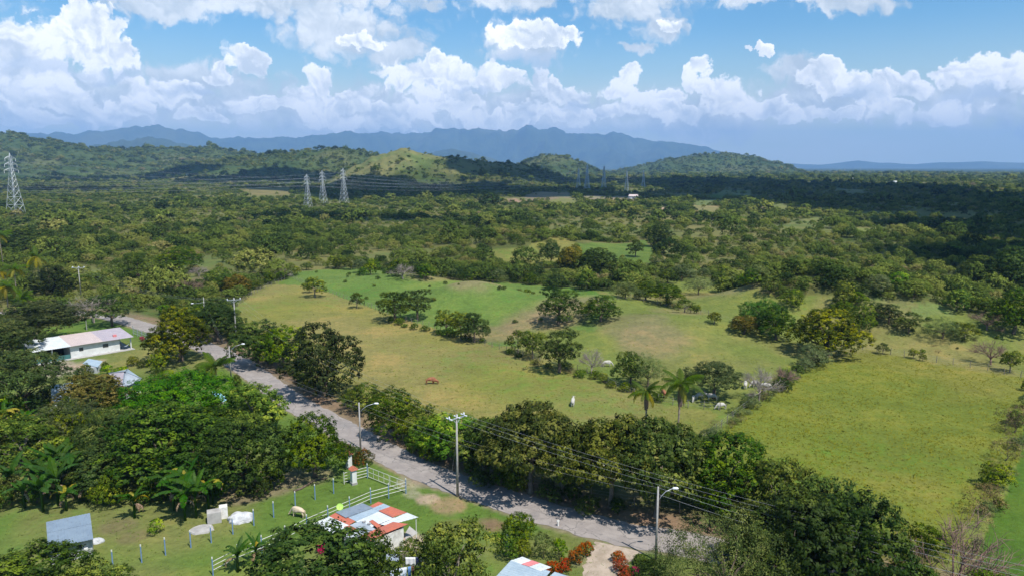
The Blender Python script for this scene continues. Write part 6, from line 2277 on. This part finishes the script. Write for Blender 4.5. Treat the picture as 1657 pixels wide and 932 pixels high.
F_STR = stripe_mat('striped_cloth', (0.72, 0.76, 0.85), (0.30, 0.42, 0.66), 3.2)
F_PALE = stripe_mat('pale_cloth', (0.76, 0.80, 0.88), (0.55, 0.65, 0.80), 1.3)
F_WHITE = pmat('white_cloth', (0.80, 0.80, 0.83), (0.72, 0.72, 0.76), 3, 0.9)
F_NAVY = pmat('navy_cloth', (0.02, 0.03, 0.10), (0.04, 0.05, 0.14), 5, 0.9)
F_BLUE = pmat('blue_cloth', (0.10, 0.22, 0.50), (0.14, 0.28, 0.55), 5, 0.9)
F_BROWN = pmat('brown_cloth', (0.25, 0.10, 0.07), (0.2, 0.08, 0.06), 5, 0.9)
for li, (a, b, items, lab) in enumerate([
    (Wp(619, 896, 1.85), Wp(652, 896, 1.85), [('towel', F_STR, .15, .80, .95, 'blue and white striped towel on the short upper clothes line', 'towel')], 'short clothes line at the wall of the patchwork roof house'),
    (Wp(652, 901, 1.85), Wp(700, 901, 1.85), [('sheet', F_WHITE, .08, .42, .9, 'white sheet on the right upper clothes line', 'sheet'), ('shirt', F_NAVY, .44, .56, .8, 'navy shirt on the right upper clothes line', 'shirt'),
        ('shirt', F_WHITE, .60, .70, .7, 'white shirt beside the brown cloth on the right upper clothes line', 'shirt'), ('cloth', F_BROWN, .76, .86, .55, 'brown cloth at the right end of the upper clothes line', 'cloth')], 'right upper clothes line'),
    (Wp(602, 927, 1.85), Wp(690, 911, 1.85), [('sheet', F_STR, .05, .40, 1.0, 'blue striped sheet on the long lower clothes line', 'sheet'), ('sheet', F_PALE, .43, .63, 1.0, 'pale blue sheet on the long lower clothes line', 'sheet'),
        ('trousers', F_BLUE, .65, .71, 1.1, 'blue trousers on the long lower clothes line', 'trousers'), ('trousers', F_BROWN, .72, .77, 1.0, 'brown trousers on the long lower clothes line', 'trousers'),
        ('shirt', F_NAVY, .79, .92, .95, 'navy shirt at the right end of the long lower clothes line', 'shirt')], 'long lower clothes line')]):
    e = empty('clothes_line', (a.x, a.y, 0), lab + ' with washing', 'clothes line')
    for p in (a, b):
        mb = MB(); mb.tube([(p.x, p.y, -.1), (p.x, p.y, 1.95)], 0.04, 6); mb.build('post', M_WOODP, e)
    mb = MB(); mb.tube([a + Vector((0, 0, .02)), b + Vector((0, 0, .02))], 0.008, 4); mb.build('line', M_WIRE, e)
    for k, (nm, mt, u0, u1, dr, lb, ct) in enumerate(items):
        cloth(nm, mt, a.lerp(b, u0), a.lerp(b, u1), dr, lb, ct, None, seed=li * 10 + k)

# ------------------------------------------------------------------ palms and bananas
M_FROND = leaf_mat('palm_green', (0.045, 0.085, 0.012), (0.11, 0.16, 0.022), transl=0.25, patch=0.1, soft=False)
M_FRONDY = leaf_mat('palm_yellow', (0.20, 0.19, 0.03), (0.38, 0.32, 0.06), transl=0.25, patch=0.1, soft=False)
M_FRONDD = leaf_mat('palm_dead', (0.22, 0.16, 0.12), (0.34, 0.26, 0.20), transl=0.1, patch=0.1, soft=False)
M_BAN = leaf_mat('banana_green', (0.030, 0.075, 0.014), (0.075, 0.145, 0.028), transl=0.3, patch=0.15, soft=False)
M_BANY = leaf_mat('banana_yellow', (0.25, 0.22, 0.04), (0.40, 0.32, 0.07), transl=0.3, patch=0.1, soft=False)
M_BAND = leaf_mat('banana_dry', (0.24, 0.17, 0.11), (0.38, 0.29, 0.20), transl=0.1, patch=0.1, soft=False)


def frond_mesh(name, L, droop, mat, seed, lw=0.9, nl=22):
    """a palm frond growing along +x: midrib and hanging leaflets"""
    g = random.Random(seed)
    mb = MB()
    pts = []
    for i in range(9):
        u = i / 8
        a = 0.75 - droop * u * 1.1
        pts.append((pts[-1][0] + L / 8 * cos(a), 0, pts[-1][2] + L / 8 * sin(a)) if pts else (0, 0, 0))
    mb.tube(pts, [0.05 - 0.04 * i / 8 for i in range(9)], 4)
    P = np.array(pts)
    for s in (-1, 1):
        for k in range(nl):
            u = 0.12 + 0.88 * k / (nl - 1)
            i = min(7, int(u * 8)); f = u * 8 - i
            p = P[i] * (1 - f) + P[i + 1] * f
            t = P[i + 1] - P[i]; t /= np.linalg.norm(t)
            ll = lw * (0.45 + 0.75 * sin(pi * min(1, u * 0.9 + 0.1))) * g.uniform(.85, 1.1)
            d = np.array([0.55 * t[0], s * 0.8, 0.55 * t[2] - 0.15 - 0.35 * droop]); d /= np.linalg.norm(d)
            q = p + d * ll * 0.55
            r_ = q + (d * 0.7 + np.array([0, 0, -0.75])) * ll * 0.45
            w = t * 0.07
            mb.quad(p - w, p + w, q + w * 0.9, q - w * 0.9)
            mb.quad(q - w * 0.9, q + w * 0.9, r_ + w * .1, r_ - w * .1)
    me = mesh_from(name, mb.v, mb.f, mat)
    return me


FR = [frond_mesh('frond', 4.0, 1.25, M_FROND, 1), frond_mesh('frond', 4.0, 1.7, M_FROND, 2), frond_mesh('frond', 3.6, 0.75, M_FROND, 3)]
FRY = [frond_mesh('frond', 3.8, 1.8, M_FRONDY, 4), frond_mesh('frond', 3.8, 1.4, M_FRONDY, 5)]
FRD = [frond_mesh('dead_frond', 3.4, 0.5, M_FRONDD, 6, 0.5)]


def palm(px, py, cy, R, label, nfr=15, yellow=0.2, dead=0, seed=0, name='coconut_palm'):
    g = random.Random(seed)
    b = G(px, py)
    dep = atan((cy - 466.0) / F) + PITCH
    H = CAM_Z - b.y * tan(dep) - b.z
    e = empty(name, b, label, 'palm', 'coconut palms')
    lean = (g.uniform(-.5, .5), g.uniform(-.3, .3))
    mb = MB(); mb.tube([(b.x, b.y, b.z - .2), (b.x + lean[0] * .6, b.y + lean[1] * .6, b.z + H * .5), (b.x + lean[0], b.y + lean[1], b.z + H)], [0.2, 0.13, 0.11], 8)
    mb.build('trunk', M_BARK_PALE, e, True)
    for k in range(nfr):
        yl = k > nfr * (1 - yellow)
        me = g.choice(FRY) if yl else g.choice(FR)
        o = link('frond', me, e, (lean[0], lean[1], H))
        tilt = g.uniform(-0.55, 0.35) if not yl else g.uniform(0.3, 0.7)
        o.rotation_euler = (g.uniform(-.15, .15), tilt, k * 2.4 + g.uniform(-.2, .2))
        o.scale = (R / 3.4,) * 3
    for k in range(dead):
        o = link('dead_frond', FRD[0], e, (lean[0], lean[1], H - 0.2))
        o.rotation_euler = (g.uniform(-.2, .2), g.uniform(1.75, 2.05), k * 2.4)
        o.scale = (R / 3.4,) * 3
    mb = MB()
    for k in range(6):
        t = k * 1.05
        c0 = Vector((b.x + lean[0] + .22 * cos(t), b.y + lean[1] + .22 * sin(t), b.z + H - .25))
        mb.tube([c0 - Vector((0, 0, .12)), c0, c0 + Vector((0, 0, .12))], [.05, .13, .05], 6)
    mb.build('coconuts', LM['yellow'], e, True)


palm(1047, 738, 634, 2.4, 'coconut palm with drooping dead fronds, left one of the pair in the pasture', 12, 0.3, 9, 1)
palm(1093, 738, 622, 3.0, 'coconut palm with long skirt of dead fronds, right one of the pair in the pasture', 16, 0.15, 12, 2)
palm(66, 468, 416, 4.6, 'yellowish coconut palm behind the dark tree at the left', 13, 0.75, 0, 3)
palm(7, 440, 380, 4.2, 'tall dark coconut palm at the left edge', 14, 0.2, 0, 4)
palm(28, 492, 436, 3.6, 'coconut palm with yellow fronds, upper one of the left edge group', 13, 0.4, 0, 5)
palm(14, 520, 464, 3.6, 'yellow-green coconut palm, lower one of the left edge group', 13, 0.5, 0, 6)
palm(38, 512, 484, 3.6, 'dark green coconut palm low beside the left edge group', 14, 0.1, 0, 7)
palm(352, 624, 594, 3.6, 'low green coconut palm beside the road left of the street lamp', 16, 0.1, 0, 8)
palm(2, 455, 440, 3.5, 'small yellow coconut palm touching the left edge', 10, 0.6, 0, 9)


def banana_leaf(name, L, W0, droop, mat, seed, torn=0.0):
    g = random.Random(seed)
    mb = MB()
    n = 9
    P = []
    x = z = 0
    for i in range(n + 1):
        P.append((x, z))
        a = 1.05 - droop * (i / n) ** 1.1
        x += L / n * cos(a); z += L / n * sin(a)
    for i in range(n):
        u0, u1 = i / n, (i + 1) / n
        w0 = W0 * (sin(pi * min(1, u0 * 0.92 + 0.06)) ** 0.7) * 0.5
        w1 = W0 * (sin(pi * min(1, u1 * 0.92 + 0.06)) ** 0.7) * 0.5 if i < n - 1 else 0.01
        if i == 0: w0 = 0.03
        for s in (-1, 1):
            t = g.uniform(0, torn)
            (x0, z0), (x1, z1) = P[i], P[i + 1]
            mb.quad((x0, 0, z0), (x1, 0, z1), (x1 - t * .08, s * w1, z1 - w1 * 0.35 - t * .15), (x0 + t * .08, s * w0, z0 - w0 * 0.35 - t * .15))
    mb.tube([(a, 0, b - 0.015) for a, b in P], [0.035] * 4 + [0.02] * 3 + [0.01] * 3, 4, False)
    return mesh_from(name, mb.v, mb.f, mat)


BL = [banana_leaf('leaf', 2.5, 0.62, 1.5, M_BAN, 1, .6), banana_leaf('leaf', 2.3, 0.6, 2.1, M_BAN, 2, 1), banana_leaf('leaf', 2.2, 0.55, 0.7, M_BAN, 3, .3)]
BLY = banana_leaf('leaf', 2.1, 0.5, 2.4, M_BANY, 4, 1)
BLD = banana_leaf('dry_leaf', 1.9, 0.35, 2.9, M_BAND, 5, 1)


def banana(px, py, hgt, label, group, seed):
    hgt *= 1.3 if hgt > 3.9 else 1.1
    g = random.Random(seed)
    b = G(px, py)
    lab_ = label if group is None or 'clump' not in group else f"{'tall' if hgt > 5.6 else 'lower'} banana plant {relation(b.x, b.y)}"
    e = empty('banana_plant', b, label, 'banana plant', group, g.uniform(0, 6.28))
    me = MB(); me.tube([(0, 0, -.1), (0.03, 0, hgt * .4), (0, 0.03, hgt * .62)], [0.15, 0.12, 0.07], 8)
    link('stem', mesh_from('stem', me.v, me.f, M_BAN, True), e)
    for k in range(9):
        r_ = g.random()
        m = BLY if r_ > 0.93 else g.choice(BL)
        o = link('leaf', m, e, (0, 0, hgt * (0.5 + 0.012 * k)))
        o.rotation_euler = (g.uniform(-.2, .2), g.uniform(-0.25, 0.25), k * 2.4 + g.uniform(-.3, .3))
        s = hgt / 4.0 * g.uniform(0.85, 1.15)
        o.scale = (s, s, s)
    for k in range(2):
        o = link('dry_leaf', BLD, e, (0, 0, hgt * 0.42))
        o.rotation_euler = (0, g.uniform(.2, .5), g.uniform(0, 6.28))


for i, (px, py, h) in enumerate([(95, 818, 4.4), (78, 806, 4.2), (118, 800, 4.6), (104, 782, 4.4), (60, 800, 4), (130, 790, 4), (88, 785, 4.4), (40, 822, 3.6), (70, 828, 4), (140, 812, 3.6), (20, 808, 4.2), (108, 826, 3.4)]):
    banana(px, py, h, 'banana plant in the left banana clump with broad drooping leaves', 'banana plants of the left clump', 40 + i)
banana(218, 838, 3.6, 'single banana plant with yellow leaves between the two clumps', 'banana plants', 55)
for i, (px, py, h) in enumerate([(300, 842, 4.2), (318, 838, 4.4), (338, 830, 4.4), (282, 826, 4.2), (262, 812, 4.0), (306, 815, 4.6), (330, 806, 4.6), (285, 800, 4.4), (345, 815, 4.2), (250, 800, 4.0), (318, 790, 4.4)]):
    banana(px, py, h, 'banana plant in the right banana clump above the concrete blocks', 'banana plants of the right clump', 60 + i)
for i, (px, py, h) in enumerate([(10, 700, 4), (28, 690, 4), (45, 702, 3.8), (5, 735, 4)]):
    banana(px, py, h, 'pale banana plant at the left edge below the feathery tree', 'banana plants at the left edge', 80 + i)
for i, (px, py, h) in enumerate([(415, 915, 3), (385, 925, 3)]):
    banana(px, py, h, 'small banana plant near the bottom edge by the rail fence', 'banana plants by the rail fence', 90 + i)

# flowering shrubs
LM['ixora'] = leaf_mat('leaf_ixora', (0.025, 0.055, 0.012), (0.10, 0.09, 0.02), (0.36, 0.085, 0.025), patch=0.1)
LM['pinkf'] = leaf_mat('leaf_pink_flowers', (0.03, 0.06, 0.015), (0.20, 0.05, 0.07), (0.65, 0.06, 0.16), patch=0.1)
for nm, k in (('ixora', 231), ('pinkf', 232)):
    m_ = LM[nm]
    for nd in m_.node_tree.nodes:
        if nd.type == 'MAP_RANGE' and nd.interpolation_type == 'SMOOTHSTEP':
            nd.inputs[1].default_value = 0.58; nd.inputs[2].default_value = 0.78
    species(nm, (k,), 2.7, 1.8, lambda s: mk(nm, s, 1.25, 0.0, 1.8, 9, 0.5, 0.9, 22, 0.17, 9, 0.20, LM[nm], 0.3, 0.05, env_zmin=-0.1))
for (sp, px, py, w, top, lab) in [
    ('ixora', 948, 898, 26, 874, 'orange-red flowering bush at the driveway, upper one of the left bed'),
    ('ixora', 932, 912, 28, 884, 'orange-red flowering bush at the driveway, lower one of the left bed'),
    ('ixora', 912, 926, 26, 902, 'orange flowering bush beside the rose sheet roof'),
    ('ixora', 893, 930, 26, 906, 'red-tipped flowering bush behind the bottom roof'),
    ('ixora', 1000, 908, 24, 890, 'orange flowering bush right of the driveway, uppermost of its row'),
    ('ixora', 1004, 924, 26, 900, 'orange flowering bush right of the driveway, middle of its row'),
    ('ixora', 1010, 942, 28, 914, 'orange flowering bush right of the driveway, lowest of its row'),
    ('pinkf', 1029, 932, 18, 914, 'pink flowering bush right of the driveway'),
    ('pinkf', 525, 895, 28, 868, 'pink flowering bush beside the left end of the patchwork roof'),
    ('pinkf', 230, 552, 10, 543, 'small red flowering bush at the metal fence of the white house'),
]:
    tree_px(sp, px, py, w, top, lab, name='flowering_bush', cat='bush')

# ------------------------------------------------------------------ cattle
def skin_body(name, verts, edges, radii, mat, root=0):
    me = bpy.data.meshes.new(name + '_cage')
    me.from_pydata(verts, edges, [])
    bm = bmesh.new(); bm.from_mesh(me)
    ly = bm.verts.layers.skin.verify()
    bm.verts.ensure_lookup_table()
    for i, v in enumerate(bm.verts):
        r_ = radii[i]
        v[ly].radius = r_ if isinstance(r_, tuple) else (r_, r_)
        v[ly].use_root = (i == root)
    bm.to_mesh(me); bm.free()
    o = bpy.data.objects.new(name, me)
    col.objects.link(o)
    s = o.modifiers.new('skin', 'SKIN'); s.use_smooth_shade = True
    u = o.modifiers.new('sub', 'SUBSURF'); u.levels = 2; u.render_levels = 2
    dg = bpy.context.evaluated_depsgraph_get()
    me2 = bpy.data.meshes.new_from_object(o.evaluated_get(dg))
    me2.name = name
    bpy.data.objects.remove(o)
    me2.materials.clear(); me2.materials.append(mat)
    return me2


def cow_mesh(mat, graze, nm):
    V = [(0, 0, 1.08), (-0.55, 0, 1.12), (-0.95, 0, 1.16), (0.5, 0, 1.12), (0.82, 0, 1.16)]
    R_ = [(0.40, 0.40), (0.36, 0.37), (0.24, 0.27), (0.36, 0.40), (0.24, 0.32)]
    E = [(0, 1), (1, 2), (0, 3), (3, 4)]
    if graze: nk = [(1.08, 0, 0.95), (1.32, 0, 0.62), (1.48, 0, 0.36), (1.62, 0, 0.14)]
    else: nk = [(1.10, 0, 1.32), (1.32, 0, 1.46), (1.52, 0, 1.42), (1.78, 0, 1.26)]
    for i, (p, r_) in enumerate(zip(nk, (0.20, 0.15, 0.145, 0.085))):
        V.append(p); R_.append((r_ * .85, r_)); E.append((4 + i, 5 + i))
    V.append((0.62, 0, 1.5)); R_.append((0.10, 0.12)); E.append((3, 9))
    for s in (-1, 1):
        k = len(V)
        V += [(0.66, s * 0.2, 0.78), (0.66, s * 0.21, 0.42), (0.68, s * 0.21, 0.04)]; R_ += [0.13, 0.07, 0.06]; E += [(3, k), (k, k + 1), (k + 1, k + 2)]
        k = len(V)
        V += [(-0.80, s * 0.21, 0.80), (-0.98, s * 0.22, 0.46), (-0.88, s * 0.22, 0.04)]; R_ += [0.17, 0.075, 0.06]; E += [(2, k), (k, k + 1), (k + 1, k + 2)]
    return skin_body(nm, V, E, R_, mat), V[7], V[6]


COW = {}
M_HIDE = {'white': pmat('hide_white', (0.52, 0.49, 0.44), (0.42, 0.39, 0.34), 2, 0.8, 0.1), 'cream': pmat('hide_cream', (0.62, 0.50, 0.36), (0.52, 0.41, 0.29), 2, 0.8, 0.1),
          'brown': pmat('hide_brown', (0.30, 0.12, 0.06), (0.24, 0.10, 0.05), 2, 0.8, 0.1), 'grey': pmat('hide_grey', (0.42, 0.39, 0.36), (0.34, 0.32, 0.30), 2, 0.8, 0.1)}
M_HORN = pmat('horn', (0.30, 0.26, 0.2), (0.2, 0.17, 0.13), 5, 0.5)


def cow(px, py, c_, graze, ang, label, scale=1.0):
    k = (c_, graze)
    if k not in COW:
        COW[k] = cow_mesh(M_HIDE[c_], graze, 'body')
    me, poll, nk = COW[k]
    b = G(px, py)
    e = empty('cow', b, label, 'cow', 'cattle grazing in the pasture', ang)
    e.scale = (scale * 0.86,) * 3
    link('body', me, e)
    org = Vector((0, 0, 0))
    for s in (-1, 1):
        mb = MB(); p = Vector(poll) + Vector((-0.05, s * 0.12, 0.05))
        mb.quad(p, p + Vector((0.03, s * 0.14, 0.06)), p + Vector((0, s * 0.26, -0.02)), p + Vector((0, s * 0.12, -0.07)))
        mb.quad(p + Vector((-.02, 0, 0)), p + Vector((0, s * 0.12, -0.07)), p + Vector((0, s * 0.26, -0.02)), p + Vector((0.01, s * 0.14, 0.06)))
        link('ear', mesh_from('ear', mb.v, mb.f, M_HIDE[c_]), e)
        mb = MB(); mb.tube([p + Vector((0, -s * .04, .05)), p + Vector((0.02, s * .05, .16)), p + Vector((0.02, s * .03, .26))], [.03, .022, .008], 5)
        link('horn', mesh_from('horn', mb.v, mb.f, M_HORN), e)
    mb = MB(); mb.tube([(-1.12, 0, 1.25), (-1.22, 0, 1.0), (-1.2, 0.03, 0.6), (-1.2, 0.03, 0.45)], [.035, .025, .02, .045], 5)
    link('tail', mesh_from('tail', mb.v, mb.f, M_HIDE[c_]), e)


cow(483, 836, 'cream', True, radians(160), 'cream coloured cow grazing on the lawn between the blue posts', 0.95)
cow(697, 621, 'brown', True, radians(15), 'lone red-brown cow in the middle of the main pasture', 1.0)
cow(704, 621, 'brown', False, radians(170), 'red-brown calf close beside the lone red-brown cow', 0.75)
cow(927, 656, 'white', False, radians(80), 'white cow standing end-on above the roadside trees', 1.0)
cow(938, 728, 'white', True, radians(20), 'white cow seen through the branches of the slim tree')
cow(979, 765, 'white', False, radians(60), 'white cow glimpsed between the spreading roadside trees')
cow(982, 593, 'white', True, radians(0), 'small white cow grazing behind the fence in the centre')
cow(1074, 642, 'brown', True, radians(100), 'red-brown cow between the two palms')
cow(1167, 662, 'white', True, radians(190), 'white cow grazing below the dark umbrella tree by the weedy fence', 0.9)
cow(1152, 648, 'grey', False, radians(170), 'grey-white cow standing in the shade of the umbrella tree')
cow(1132, 646, 'grey', False, radians(30), 'dim grey cow farther left in the shade of the umbrella tree')
cow(1206, 628, 'white', False, radians(70), 'white and dark cow standing left of the leafless corner tree')
cow(1222, 626, 'white', True, radians(200), 'white cow just behind the leafless corner tree')
cow(1238, 630, 'white', True, radians(340), 'white cow grazing right of the leafless corner tree')
cow(1122, 649, 'white', True, radians(250), 'whitish cow lying low at the left rim of the umbrella shade', 0.8)

# ------------------------------------------------------------------ grass tufts
def tufts(name, poly, n, size, ca, cb, label, seed, rmax=230, avoid_road=True):
    g = np.random.default_rng(seed)
    x0, y0 = poly.min(0); x1, y1 = poly.max(0)
    x0, x1 = max(x0, -170), min(x1, 170); y0, y1 = max(y0, 55), min(y1, rmax)
    x = g.uniform(x0, x1, n * 3); y = g.uniform(y0, y1, n * 3)
    k = inside(poly, x, y) & (g.uniform(0, 1, n * 3) < 120 ** 2 / (x * x + y * y + 1)) & (np.abs(np.arctan2(x, y)) < radians(39))
    dr = dist_line(ROAD[::3], x, y)
    k &= (dr > 3.6) & ~inside(P_FARR, x, y)
    k &= (fbm(x / 5, y / 5, seed, 3) + g.uniform(-.4, .4, n * 3)) > 0.42
    x, y = x[k][:n], y[k][:n]
    m = len(x)
    z = height(x, y)
    nb = 4
    V = np.zeros((m * nb, 4, 3))
    s = size * np.repeat(g.uniform(.5, 1.5, m), nb)
    th = g.uniform(0, 6.283, m * nb)
    dx, dy = np.cos(th), np.sin(th)
    bx = np.repeat(x, nb) + g.normal(0, 0.10, m * nb); by = np.repeat(y, nb) + g.normal(0, 0.10, m * nb); bz = np.repeat(z, nb)
    w = s * 0.22
    V[:, 0] = np.stack([bx - dy * w, by + dx * w, bz - .02], 1)
    V[:, 1] = np.stack([bx + dy * w, by - dx * w, bz - .02], 1)
    V[:, 2] = np.stack([bx + dx * s * .55 + dy * w * .6, by + dy * s * .55 - dx * w * .6, bz + s * .7], 1)
    V[:, 3] = np.stack([bx + dx * s * .55 - dy * w * .6, by + dy * s * .55 + dx * w * .6, bz + s * .7], 1)
    me = fast_mesh(name, V.reshape(-1, 3), np.arange(m * nb * 4).reshape(-1, 4), leaf_mat(name + '_blades', ca, cb, transl=0.1, patch=0.0, rough=0.9))
    an = me.attributes.new('clump_normal', 'FLOAT_VECTOR', 'POINT')
    an.data.foreach_set('vector', np.tile(np.array([0.1, -0.25, 1.0]), (m * nb * 4, 1)).astype(np.float32).ravel())
    a = me.attributes.new('tint', 'FLOAT', 'POINT')
    a.data.foreach_set('value', np.repeat(fbm(bx / 9, by / 9, seed + 3, 3), 4).astype(np.float32))
    o = link(name, me)
    o['kind'] = 'stuff'; o['label'] = label


tufts('pasture_grass', P_FIELD1, 20000, 0.11, (0.20, 0.195, 0.045), (0.28, 0.25, 0.08), 'yellowish grass tufts of the main pasture', 21)
tufts('meadow_grass', P_FIELD2, 18000, 0.15, (0.14, 0.165, 0.026), (0.215, 0.215, 0.045), 'uneven grass tufts of the right pasture', 22)
tufts('rough_grass', P_PAST, 16000, 0.18, (0.12, 0.16, 0.03), (0.24, 0.23, 0.07), 'rough grass of the upper pasture', 23, 320)
tufts('lawn_grass', P_VILL, 30000, 0.11, (0.09, 0.16, 0.025), (0.20, 0.21, 0.05), 'short lawn grass around the houses', 24, 170)


# ------------------------------------------------------------------ look-alikes with the same label are told apart by their order in the view
def order_labels():
    by = {}
    for o in bpy.data.objects:
        if o.parent is None and o.get('label') and o.get('kind') is None:
            by.setdefault(o['label'], []).append(o)
    names = ['leftmost', 'second from left', 'third from left', 'fourth from left', 'fifth from left', 'sixth from left', 'seventh from left',
             'eighth from left', 'ninth from left', 'tenth from left', 'eleventh from left', 'twelfth from left']
    for lab, L in by.items():
        n = len(L)
        if n < 2 or n > 12:
            continue
        L.sort(key=lambda o: math.atan2(o.location.x, o.location.y))
        for k, o in enumerate(L):
            w = 'rightmost' if k == n - 1 else names[k]
            t = lab + ', ' + w
            if len(t.split()) > 16:
                t = lab.split(' ', 1)[1] + ', ' + w
            if len(t.split()) <= 16:
                o['label'] = t
    for o in bpy.data.objects:
        if o.parent is None and o.get('label') and len(o['label'].split()) > 16:
            o['label'] = ' '.join(o['label'].split()[1:])


order_labels()
